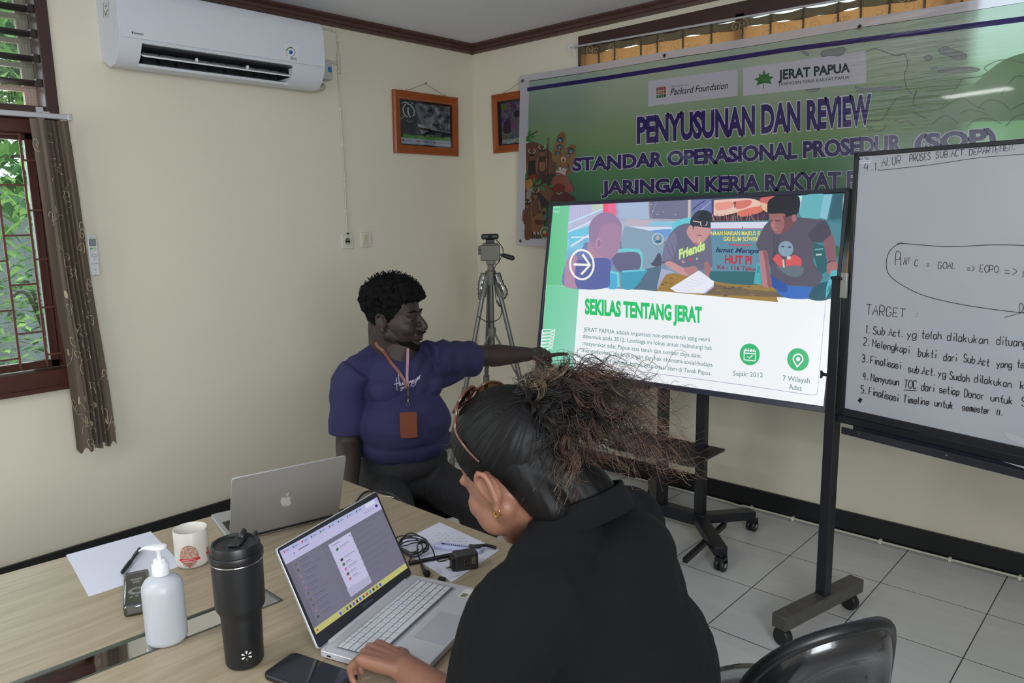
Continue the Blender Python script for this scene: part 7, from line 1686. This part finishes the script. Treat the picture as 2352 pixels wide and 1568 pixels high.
hr.sphere(mh(-.016, 0, .062), (.098 * HS, .080 * HS, .072 * HS), 24, 0, RH_)
def frizz(co, no):
    for i in range(len(co)):
        p = co[i]; co[i] += no[i] * 0.0045 * noise.noise((p[0] * 130, p[1] * 130, p[2] * 130))
organic('hair', hr, 0.0032, M_mhair, man, 1, frizz)
fz = MB(); rnd = random.Random(5)
for i in range(520):
    ph_ = rnd.uniform(0, 2 * math.pi); th = math.acos(rnd.uniform(-.05, 1)); d = Vector((math.sin(th) * math.cos(ph_), math.sin(th) * math.sin(ph_), math.cos(th)))
    p = mh(-.016 + .116 * d.x, .098 * d.y, .062 + .096 * d.z)
    if (-.016 + .116 * d.x) > .05 and .062 + .096 * d.z < .085: continue
    dl = (hF * d.x + hL * d.y + hU * d.z); a0 = rnd.uniform(0, 6)
    fz.tube([p + dl * (.0022 * k - .006) + Vector((math.cos(a0 + k * 1.1), math.sin(a0 + k * 1.1), math.cos(a0 * 2 + k))) * .0022 for k in range(7)], .0011, 4)
fz.build('hair_curls', M_mhair, man, smooth=180, local=True)
br = MB()
for q in (-1, 1): br.tube([mh(.0885, q * .014, .020), mh(.086, q * .030, .026), mh(.073, q * .050, .021)], [.0030, .0036, .0018], 8)
br.tube([mh(.094, -.026, -.060), mh(.106, -.010, -.0515), mh(.107, .010, -.0515), mh(.094, .026, -.060)], [.0022, .0040, .0040, .0022], 8)
br.build('brow_and_moustache_hair', M_mhair, man, smooth=180, local=True)
bd2 = MB(); rnd = random.Random(9)
for i in range(420):
    t = rnd.uniform(-1, 1); k = abs(t); row = rnd.uniform(0, 1)
    x, y, z = .074 - .082 * k ** 1.5, math.copysign(.062 * k ** .8, t), -.112 + .052 * k ** 1.6 + row * (.018 + .02 * k)
    bd2.sphere(mh(x * 1.04 + .006, y * 1.08, z - .006), .0052 * HS, 6)
organic('beard_jaw_shade', bd2, 0.0032, mat('beard_and_jaw_shade', (20, 16, 15), 0.95, spec=0.1), man, 3)  # chin beard; along the jaw its dark colour stands in for shade
# T-shirt
M_tee = mat('navy_cotton', (36, 34, 76), 0.85, var=0.08, scale=30, bump=0.15, bscale=350)
sh_ = MB()
sh_.sphere(mt(.0, 0, .945), (.140, .178, .160), 32, 0, Rt); sh_.capsule(mt(-.012, -.150, 1.008), mt(-.015, .150, 1.035), .076, .072, 22)
for q in (-1, 1): sh_.capsule(mt(-.02, q * .12, 1.045), mt(-.03, q * .055, 1.085), .052, .040, 18)
sh_.sphere(mt(.050, -.005, .805), (.168, .190, .150), 32, 0, Rt); sh_.sphere(mt(.030, 0, .72), (.172, .192, .095), 32, 0, Rt); sh_.sphere(mt(-.045, 0, .86), (.12, .165, .20), 32, 0, Rt)
for q in (-1, 1): sh_.sphere(mt(.075, q * .075, .945), (.065, .080, .065), 24, 0, Rt)
sh_.tube(bez([rs + Vector((.03, .01, .02)), rs + Vector((-.004, -.004, -.03)), Vector((-.176, -.095, .90)), Vector((-.180, -.108, .785))], 6), [.072 + .002 * k / 18 for k in range(19)], 28)
sh_.tube(bez([ls + Vector((-.05, -.05, .0)), ls + Vector((0, 0, -.006)), Vector((.232, .185, 1.012)), Vector((.285, .248, .998))], 6), [.080 - .006 * k / 18 for k in range(19)], 28)
sh_.capsule(Vector((.15, .11, .95)), Vector((.235, .185, .975)), .05, .05, 14)
def tee_post(co, no):
    for i in range(len(co)):
        x, y, z = co[i]
        # folds running from the raised shoulder down across the belly, and ripples on the sleeves
        a = (z - .80) * 26 + (x * .8 - y * .5) * -20
        k = 0.0035 * math.sin(a + 2.0 * noise.noise((x * 7, y * 7, z * 7))) * max(0, 1 - abs(z - .84) / .10) + 0.0045 * noise.noise((x * 16, y * 16, z * 22))
        if x > .08 and z > .93: k += 0.0035 * math.sin((x - .5 * z) * 95 + 3 * noise.noise((x * 9, z * 9, 1)))
        co[i] += no[i] * k
organic('t_shirt', sh_, 0.0058, M_tee, man, 3, tee_post, label='navy T-shirt')
MB().tube(bez([mt(-.085, -.045, 1.098), mt(-.04, -.082, 1.088), mt(.045, -.066, 1.050), mt(.082, 0, 1.030), mt(.050, .064, 1.055), mt(-.04, .078, 1.095), mt(-.085, .040, 1.104), mt(-.085, -.045, 1.098)], 6), .0065, 8).build('neck_band', M_tee, man, smooth=180, local=True)
M_trs = mat('black_trousers', (27, 26, 29), 0.85, var=0.1, bump=0.1, bscale=250)
tr_ = MB()
lh, rh_, lk, rk = Vector((.085, .06, .545)), Vector((-.075, -.03, .545)), Vector((.315, -.250, .545)), Vector((.035, -.405, .560))
tr_.sphere((.01, .03, .575), (.20, .165, .105), 28, 0, Matrix.Rotation(R(-30), 3, 'Z')); tr_.sphere(mt(.03, 0, .64), (.16, .175, .09), 28, 0, Rt)
for h_, k_, a_ in ((lh, lk, Vector((.335, -.285, .085))), (rh_, rk, Vector((.030, -.385, .085)))):
    tr_.capsule(h_, k_, .098, .076, 24); tr_.capsule(k_, a_, .072, .055, 20)
organic('trousers', tr_, 0.0075, M_trs, man, 4, wrinkle(0.006, 13, seed=3))
for a_ in (Vector((.335, -.285, .0)), Vector((.030, -.385, .0))):
    so_ = MB(); f_ = tF; so_.sphere(a_ + f_ * .05 + Vector((0, 0, .038)), (.128, .046, .036), 20, 0, Rt); so_.sphere(a_ + Vector((0, 0, .058)), (.055, .042, .045), 16, 0, Rt)
    organic('shoe', so_, 0.005, mat('dark_shoe', (30, 28, 28), 0.5), man, 3, lambda co, no: np.maximum(co[:, 2], 0.002, out=co[:, 2]))
# shirt print and lanyard lie on the shirt: find its surface by casting towards the torso axis
bpy.context.view_layer.update()
from mathutils.bvhtree import BVHTree
tee_me = [c for c in man.children if c.name.startswith('t_shirt')][0].data
bod_me = [c for c in man.children if c.name.startswith('body')][0].data; nvt = len(tee_me.vertices)
TB = BVHTree.FromPolygons([v.co.copy() for v in tee_me.vertices] + [v.co.copy() for v in bod_me.vertices], [tuple(p.vertices) for p in tee_me.polygons] + [tuple(k + nvt for k in p.vertices) for p in bod_me.polygons])
mInv = world_of(man).inverted()
camL = mInv @ Vector(CAM)
def on_tee(px, py, l=0.0):
    """a spot of the chest, given by its direction from the room's viewpoint, lifted l off the cloth"""
    d = (mInv.to_3x3() @ Vector(ray(px, py))).normalized()
    h = TB.ray_cast(camL, d)
    p = h[0] if h[0] is not None else camL + d * 2.75
    return p - d * l
cv = Canvas(on_tee, step=0.0); cv.l = 0.0035
CP = (186, 182, 204)
def zt_(x, y): return (740 + x / 4.356, 840 + y / 4.356)
def scr(pts, w=1.5): cv.curve([zt_(*p) for p in pts], w, CP, 6)
scr([(742, 118), (746, 180), (748, 245)]); scr([(762, 80), (768, 150), (776, 205)]); scr([(718, 186), (745, 176), (775, 168)])
scr([(784, 165), (786, 192), (800, 190), (806, 166), (812, 188), (820, 184)]); scr([(824, 166), (830, 188), (836, 164), (850, 162), (858, 182)]); scr([(868, 152), (874, 172), (884, 150), (892, 172), (897, 148)])
scr([(902, 140), (904, 164), (914, 140), (922, 162)]); scr([(944, 130), (928, 138), (934, 156), (946, 150), (946, 130), (930, 190), (905, 202), (888, 196), (900, 178), (940, 164)]); scr([(950, 140), (962, 120), (955, 114), (950, 132), (964, 138)]); scr([(966, 106), (972, 130), (974, 104), (982, 92)])
cv.text('THE SOUL', zt_(782, 238), zt_(872, 206), 4.4, CP, bold=0.03); cv.line([zt_(780, 246), zt_(806, 240)], 1.1, CP)
cv.build('chest_print', print_mat('tee_print', 0.8), man, local=True)
# lanyard
ln = empty('lanyard', tuple(world_of(man) @ Vector((.075, -.2, .88))), 'brown lanyard with a leather card holder hanging from the man neck', 'lanyard', YAW)
dl_ = world_of(ln).inverted() @ world_of(man)
def lt(p): return dl_ @ Vector(p)
def strap(pts, w, m, name, lift=0.006):
    P = [on_tee(*q, lift) for q in pts]; P = [(p.x, p.y, p.z) for p in bez(P, 5)]; L_, R_ = [], []
    for i in range(len(P)):
        a, b = Vector(P[max(0, i - 1)]), Vector(P[min(len(P) - 1, i + 1)]); v = (Vector(P[i]) - camL).normalized(); s_ = (b - a).normalized().cross(v).normalized() * w / 2; L_.append(Vector(P[i]) + s_); R_.append(Vector(P[i]) - s_)
    mb2 = MB(); k = len(P); vv_ = [lt(p) for p in L_ + R_]; bk2 = [lt(p - (p - camL).normalized() * -0.0016) for p in L_ + R_]
    mb2.add(vv_ + bk2, [(i, i + 1, k + i + 1, k + i) for i in range(k - 1)] + [(2 * k + i, 3 * k + i, 3 * k + i + 1, 2 * k + i + 1) for i in range(k - 1)] + [(i, 2 * k + i, 2 * k + i + 1, i + 1) for i in range(k - 1)] + [(k + i, k + i + 1, 3 * k + i + 1, 3 * k + i) for i in range(k - 1)])
    return mb2.build(name, m, ln, smooth=60, local=True)
M_lea = mat('brown_leather', (112, 58, 34), 0.4, var=0.12, scale=40, bump=0.15, bscale=260)
strap([(862, 786), (868, 796), (880, 806), (898, 832), (916, 854), (930, 876), (936, 892)], 0.011, M_lea, 'strap')
strap([(937, 800), (936, 830), (935, 862), (936, 892)], 0.010, mat('lilac_webbing', (150, 120, 140), 0.6), 'strap')
strap([(936.5, 888), (937, 905), (937.5, 922)], 0.007, mat('dark_cord', (60, 40, 36), 0.6), 'cord', 0.009)
q0 = on_tee(937.5, 926, .012); clp = MB(); clp.tube([lt(q0 + Vector((0, 0, .016))), lt(q0 + Vector((0, 0, .004)))], .0032, 8); clp.tube([lt(q0 + Vector((.006 * math.cos(a), 0, -.004 + .007 * math.sin(a)))) for a in np.linspace(0, 2 * math.pi, 14)[:-1]], .0013, 6, closed=True)
clp.build('swivel_clip', M_chrome, ln, smooth=60, local=True)
ct_, cb_ = on_tee(938, 946, .010), on_tee(939, 1003, .010); mid = (ct_ + cb_) / 2
nrm_ = (camL - mid); nrm_.z = 0; nrm_.normalize(); fx = Vector((0, 0, 1)).cross(nrm_) * -1
if fx.x < 0: fx = -fx
near = max([(on_tee(q[0], q[1], 0) - mid).dot(nrm_) for q in ((922, 945), (938, 945), (955, 945), (922, 1000), (938, 1000), (955, 1000), (938, 975))])
cc = mid + nrm_ * max(0, near + .003)
hold = MB(); hold.prism(rrect(.064, .100, .007), lt(cc), dl_.to_3x3() @ fx, Vector((0, 0, 1)), dl_.to_3x3() @ nrm_, .004)
H_ = hold.build('card_holder', M_lea, ln, bevel=.0012, local=True)
MB().prism(rrect(.060, .078, .006), lt(cc + nrm_ * .004 - Vector((0, 0, .009))), dl_.to_3x3() @ fx, Vector((0, 0, 1)), dl_.to_3x3() @ nrm_, .0012).build('front_pocket', M_lea, H_, bevel=.0006, local=True)

# ================================================================== WOMAN
M_wskin = skin('brown_skin', (136, 94, 76), 0.5)
wm = empty('person', tuple(WO), 'woman in black with curly tied hair bending over the silver laptop', 'person', YAW)
fh = Vector((-.75, .66, 0)).normalized(); pt = R(36)
wF = fh * math.cos(pt) - Vector((0, 0, 1)) * math.sin(pt); wU = fh * math.sin(pt) + Vector((0, 0, 1)) * math.cos(pt); wL = wU.cross(wF).normalized()
RW = Matrix((wF, wL, wU)).transposed(); WHo = Vector((-.104, .020, 1.186)); WS = 1.03
def wh(x, y, z): return WHo + (wF * x + wL * y + wU * z) * WS
bF, bL = Vector((-.80, .60, 0)), Vector((-.60, -.80, 0)); RB = Matrix((bF, bL, Vector((0, 0, 1)))).transposed()
wb_ = MB(); head_shape(wb_, wh, RW, WS, -.018, 1.06)
wb_.sphere(wh(.040, .040, -.055), (.040 * WS, .028 * WS, .040 * WS), 20, 0, RW); wb_.sphere(wh(.040, -.040, -.055), (.040 * WS, .028 * WS, .040 * WS), 20, 0, RW)
nb = Vector((.000, -.008, 1.118))
wb_.capsule(nb, wh(-.035, 0, -.035), .060, .056, 20); wb_.capsule(nb + Vector((-.02, .012, -.01)), wh(-.005, 0, -.070), .050, .048, 16)
chest = Vector((.035, -.02, .95)); wb_.sphere(chest, (.10, .14, .15), 24, 0, RB); wb_.sphere((.09, -.07, .72), (.12, .15, .2), 24, 0, RB)
wls, wle, wlw = Vector((-.098, -.155, 1.005)), Vector((-.150, -.148, .805)), Vector((-.300, .040, .795))
wb_.capsule(wls, wle, .052, .045, 18); wb_.capsule(wle, wle.lerp(wlw, .4), .043, .041, 18); wb_.capsule(wle.lerp(wlw, .4), wlw, .041, .027, 18)
hand_shape(wb_, wlw + Vector((-.006, .006, .004)), (-.78, .48, .05), (.50, .82, -.10), 0.98, ((42, 66, 36), (52, 62, 34), (50, 62, 34), (46, 60, 34)), (18, 20), 7, True)
wrs, wre, wrw = Vector((.108, .128, 1.025)), Vector((.085, .245, .825)), Vector((-.085, .175, .800))
wb_.capsule(wrs, wre, .052, .045, 18); wb_.capsule(wre, wrw, .043, .028, 18)
hand_shape(wb_, wrw, (-.97, .10, -.10), (-.10, -.95, -.1), 0.96, ((35, 50, 30), (38, 50, 30), (38, 50, 30), (36, 48, 30)), (16, 18), 6)
organic('body', wb_, 0.0038, M_wskin, wm, 4)
# scalp hair pulled back
M_whair = mat('black_brown_hair', (13, 12, 13), 0.5, var=0.3, scale=90, spec=0.18)
def zline(x, y):
    P = [(-.12, -.070), (-.06, -.062), (-.032, -.040), (-.020, .004), (.004, .010), (.012, -.012), (.018, -.014), (.026, .016), (.036, .046), (.048, .070), (.064, .090), (.2, .095)]
    for (a, za), (b, zb) in zip(P, P[1:]):
        if x <= b: return za + (zb - za) * max(0, min(1, (x - a) / (b - a)))
    return .095
cap = MB(); NU, NV = 320, 160; vid = {}
def cap_pt(i, j):
    th = math.pi * j / NV; ph_ = 2 * math.pi * i / NU
    d = (math.sin(th) * math.cos(ph_), math.sin(th) * math.sin(ph_), math.cos(th))
    x, y, z = -.012 + .0985 * d[0], .0785 * d[1], .030 + .0915 * d[2]
    h = z - zline(x, y); g = max(0, min(1, h / .022))
    # combed strands run back towards the tie
    T_ = (-.905, 0, .425); e2_ = (.425, 0, .905); ang = math.atan2(d[0] * e2_[0] + d[2] * e2_[2], d[1]); pol = d[0] * T_[0] + d[2] * T_[2]; st_ = noise.noise((math.cos(ang) * 22, math.sin(ang) * 22, pol * 1.5)) + .7 * noise.noise((math.cos(ang) * 55, math.sin(ang) * 55, pol * 2.5))
    o = .0008 + .0062 * g + .0015 * st_ * g
    return (x + d[0] * o, y + d[1] * o, z + d[2] * o), h
vs, keep, fs = [], [], []
for j in range(NV + 1):
    for i in range(NU):
        p, h = cap_pt(i, j); vs.append(wh(*p)); keep.append(h > -.003)
for j in range(NV):
    for i in range(NU):
        q = (j * NU + i, j * NU + (i + 1) % NU, (j + 1) * NU + (i + 1) % NU, (j + 1) * NU + i)
        if all(keep[k] for k in q): fs.append(q)
cap.add(vs, fs); cap.build('scalp_hair', M_whair, wm, smooth=180, local=True)
np_ = MB(); np_.capsule(wh(-.050, 0, -.010), nb + Vector((.012, -.012, .022)), .060 * WS, .056 * WS, 20)
for q in (-1, 1): np_.capsule(wh(-.044, q * .031, -.012), wh(-.056, q * .020, -.090), .040 * WS, .034 * WS, 16)
def comb(co, no):
    for i in range(len(co)):
        v = RW.transposed() @ (Vector(co[i]) - WHo); co[i] += no[i] * .0012 * (noise.noise((v.y * 260, v.x * 60, v.z * 14)) + .5)
organic('nape_hair', np_, 0.0035, M_whair, wm, 4, comb)
# curly bunch tied at the back of the head
tie_p = wh(-.112, -.004, .050)
ph = MB(); ph.haveC = True; rnd = random.Random(42)
HV, HF, HC = [], [], []
def strand(P, r, c0, c1):
    n = len(P); o = len(HV); u = None
    for i in range(n):
        t = (P[min(i + 1, n - 1)] - P[max(i - 1, 0)]).normalized(); u = t.orthogonal().normalized() if u is None else (u - t * u.dot(t)).normalized(); w_ = t.cross(u); rr = r * (1 - .55 * i / n)
        for k in range(3): a = 2.0944 * k; HV.append(P[i] + (u * math.cos(a) + w_ * math.sin(a)) * rr)
    for i in range(n - 1):
        f_ = i / (n - 1); c = tuple(a * (1 - f_) + b * f_ for a, b in zip(c0, c1))
        for k in range(3): HF.append((o + i * 3 + k, o + i * 3 + (k + 1) % 3, o + i * 3 + 3 + (k + 1) % 3, o + i * 3 + 3 + k)); HC.append(c)
def reach_len(a):
    K = [(-100, .10), (-84, .175), (-66, .175), (-50, .125), (-34, .150), (-20, .235), (-6, .265), (8, .235), (25, .185), (45, .124), (70, .086), (95, .066), (125, .052)]
    for (a0, l0), (a1, l1) in zip(K, K[1:]):
        if a <= a1: return l0 + (l1 - l0) * (a - a0) / (a1 - a0)
    return .08
DK, MD, LT, RD = lin((17, 15, 16)), lin((40, 33, 31)), lin((124, 104, 84)), lin((92, 62, 52))
for lock in range(230):
    a = max(-98, min(122, rnd.gauss(5, 58)))
    if rnd.random() < .26: a = rnd.gauss(-72, 9)
    core = lock < 70
    L = reach_len(a) * (rnd.uniform(.30, .74) if core else rnd.uniform(.62, 1.06))
    ar = R(a); d0 = Vector((math.cos(ar), rnd.gauss(-.05, .36), math.sin(ar))).normalized()
    st_ = tie_p + Vector((rnd.gauss(0, .011), rnd.gauss(0, .015), rnd.gauss(0, .011)))
    sag = .035 * L / .2 * rnd.uniform(0, 1.3) * (1 if -60 < a < 70 else 0)
    hr_, fr, p0_ = rnd.uniform(.004, .013), rnd.uniform(1.6, 4.2) * L / .14, rnd.uniform(0, 6.28)
    s1 = d0.orthogonal().normalized(); s2 = d0.cross(s1); bend = Vector((rnd.gauss(0, .014), rnd.gauss(0, .014), rnd.gauss(0, .012)))
    tipc = DK if core else rnd.choice((MD, MD, LT, RD, RD if -40 < a < 60 else LT))
    for q in range(11):
        j1, j2, ln_k, ph_k = rnd.gauss(0, .0030), rnd.gauss(0, .0030), rnd.uniform(.80, 1.08), rnd.gauss(0, .35); stray = rnd.random() < .16
        if stray: j1, j2, ph_k = j1 * 4, j2 * 4, ph_k * 4
        end = st_ + d0 * L * ln_k; ctl = st_ + d0 * L * .45 + Vector((0, 0, .028 if abs(a) < 60 else 0)) + bend
        n = 34; P = []
        for k in range(n):
            t = k / (n - 1); b = st_ * (1 - t) ** 2 + ctl * 2 * t * (1 - t) + end * t * t
            hk = hr_ * min(1, t * 2.2); an = p0_ + ph_k * t + fr * 2 * math.pi * t; fan = .4 + 1.4 * t
            P.append(b + s1 * (hk * math.cos(an) + j1 * fan) + s2 * (hk * math.sin(an) + j2 * fan) - Vector((0, 0, sag * t * t)))
        strand(P, .0011 if core else rnd.uniform(.00035, .00075), DK, tipc)
for i in range(90):                                            # stray hairs on the head and at the brow
    th = rnd.uniform(.1, 1.2); ph_ = rnd.uniform(-2.4, 2.4); d = Vector((math.sin(th) * math.cos(ph_), math.sin(th) * math.sin(ph_), math.cos(th)))
    b = wh(-.012 + .104 * d.x, .084 * d.y, .030 + .098 * d.z); o_ = wF * d.x + wL * d.y + wU * d.z; back = (tie_p - b).normalized(); a0 = rnd.uniform(0, 6)
    strand([b + back * (.004 * k) + o_ * (.0012 * k + .001) + Vector((math.cos(a0 + k), math.sin(a0 + k), math.cos(a0 - k))) * .0016 for k in range(7)], .00030, DK, MD)
for i in range(40):
    b = wh(.060 + rnd.uniform(-.004, .012), rnd.uniform(.0, .045), .074 + rnd.uniform(-.004, .006)); a0 = rnd.uniform(0, 6)
    strand([b + (wF * .8 + wU * .3).normalized() * (.0035 * k) + Vector((math.cos(a0 + k), math.sin(a0 + k), math.cos(a0 - k))) * .002 for k in range(9)], .00035, DK, MD)
ph.v = [tuple(v) for v in HV]; ph.f = [list(f) for f in HF]; ph.m = [0] * len(HF); ph.c = HC
ph.build('curly_hair', print_mat('hair_colour', 0.5, spec=0.45), wm, smooth=180, label='curly hair bunch with brown tips', local=True)
MB().tube([tie_p + (wL * math.cos(a) + (wU * .7 + wF * .7) * math.sin(a)) * .020 for a in np.linspace(0, 2 * math.pi, 25)[:-1]], .0045, 8, closed=True).build('hair_tie', mat('black_elastic', (16, 16, 18), 0.8), wm, smooth=180, local=True)
er = wh(-.010, .0845, -.060)
MB().tube([er + (wF * math.cos(a) + Vector((0, 0, 1)) * math.sin(a)) * .0062 - Vector((0, 0, .003)) for a in np.linspace(0, 2 * math.pi, 19)[:-1]], .0011, 6, closed=True).build('earring', mat('gold', (212, 168, 62), 0.25, 1.0), wm, smooth=180, local=True)
# black shirt
M_blk2 = mat('black_cotton', (9, 9, 12), 0.95, spec=0.25, var=0.12, scale=20, bump=0.12, bscale=300)
ws = MB(); up_ = Vector((0, 0, 1))
ws.sphere((.050, -.035, .940), (.125, .178, .150), 32, 0, RB); ws.sphere((.085, -.060, .82), (.140, .190, .19), 32, 0, RB); ws.sphere((.110, -.085, .66), (.165, .215, .17), 32, 0, RB)
ws.capsule(Vector((-.085, -.150, 1.010)), Vector((.108, .112, 1.036)), .078, .070, 22)
for q in (-1, 1): ws.capsule(nb + bL * q * .11 + Vector((.01, -.005, -.060)), nb + bL * q * .040 + Vector((.010, -.01, -.012)), .062, .050, 18)
ws.sphere((.070, -.02, 1.02), (.090, .13, .090), 24, 0, RB)
ws.tube(bez([wls + Vector((.05, .03, .01)), wls, Vector((-.132, -.155, .90)), Vector((-.150, -.146, .800))], 6), [.082 - .008 * k / 18 for k in range(19)], 26)
ws.tube(bez([wrs + Vector((-.04, -.05, .0)), wrs, Vector((.100, .19, .93)), Vector((.088, .235, .84))], 6), [.074 - .010 * k / 18 for k in range(19)], 26)
organic('shirt', ws, 0.006, M_blk2, wm, 4, wrinkle(0.0045, 12, seed=8), label='black short-sleeved shirt')
col_ = MB(); ring = [nb + bF * (.066 * math.cos(a) - .012) + bL * (.072 * math.sin(a)) + Vector((0, 0, .010 - .030 * math.cos(a))) for a in np.linspace(.55, 2 * math.pi - .55, 34)]
k = len(ring); lo = [p + (p - nb).normalized() * .020 - Vector((0, 0, .034)) for p in ring]; hi = [p + Vector((0, 0, .012)) for p in ring]
col_.add(hi + lo + [p - (p - nb).normalized() * .003 for p in hi], [(i, i + 1, k + i + 1, k + i) for i in range(k - 1)] + [(i, 2 * k + i, 2 * k + i + 1, i + 1) for i in range(k - 1)])
cl_ = col_.build('collar', M_blk2, wm, smooth=60, local=True); sdm = cl_.modifiers.new('thickness', 'SOLIDIFY'); sdm.thickness = .003
wt = MB(); whp = (Vector((.055, -.165, .535)), Vector((.185, .0, .535)))
wt.sphere((.12, -.09, .58), (.17, .21, .13), 28, 0, RB)
for h_ in whp: kn_ = h_ + bF * .39; wt.capsule(h_, kn_ + Vector((0, 0, .01)), .098, .075, 22); wt.capsule(kn_, kn_ + Vector((0, 0, -.45)) + bF * .02, .068, .050, 18)
organic('trousers', wt, 0.008, mat('dark_trousers', (24, 24, 28), 0.85), wm, 4, wrinkle(0.005, 11, seed=2))
for h_ in whp:
    a_ = h_ + bF * .41; a_.z = 0; so_ = MB(); so_.sphere(a_ + bF * .05 + Vector((0, 0, .035)), (.115, .042, .033), 18, 0, RB); so_.sphere(a_ + Vector((0, 0, .055)), (.05, .038, .042), 16, 0, RB)
    organic('shoe', so_, 0.005, mat('dark_shoe', (30, 28, 28), 0.5), wm, 3, lambda co, no: np.maximum(co[:, 2], 0.002, out=co[:, 2]))
# sunglasses pushed up on her hair
M_tort = mat('tortoiseshell', (74, 40, 26), 0.2, var=0.6, scale=60, coat=0.5)
sg = empty('sunglasses', tuple(world_of(wm) @ wh(.06, 0, .12)), 'tortoiseshell glasses pushed up on the woman hair', 'glasses', YAW)
dsg = world_of(sg).inverted() @ world_of(wm)
gF = (wF * .34 + wU * .94).normalized(); gU = (wU * .34 - wF * .94).normalized()
def gp(y, v, dd=0.0): return dsg @ (wh(-.002, 0, .127) + (wL * y + gU * v + gF * (dd + .010 - abs(y) ** 2 * 5.0)))
for q in (-1, 1):
    pts = [gp(q * (.033 + .027 * math.copysign(abs(math.cos(a)) ** .8, math.cos(a))), .0225 * math.copysign(abs(math.sin(a)) ** .8, math.sin(a)) - .002 * math.cos(a)) for a in np.linspace(0, 2 * math.pi, 33)[:-1]]
    rim_ = MB().tube(pts, .0028, 8, closed=True).build('rim', M_tort, sg, smooth=180, local=True)
    ln_ = MB(); ln_.add(pts, [list(range(len(pts)))]); ln_.build('lens', clear_mat('amber_lens', (150, 112, 78), .08), rim_, local=True)
    tm_ = bez([gp(q * .062, .010), gp(q * .074, .008, -.004), dsg @ wh(.000, q * .078, .084), dsg @ wh(-.012, q * .086, .050), dsg @ wh(-.026, q * .087, .018)], 6)
    MB().tube(tm_, [.0030 - .00004 * k for k in range(len(tm_))], 8).build('temple', M_tort, sg, smooth=180, local=True)
MB().tube([gp(-.008, .006), gp(0, .010), gp(.008, .006)], .0030, 8).build('bridge', M_tort, sg, smooth=180, local=True)
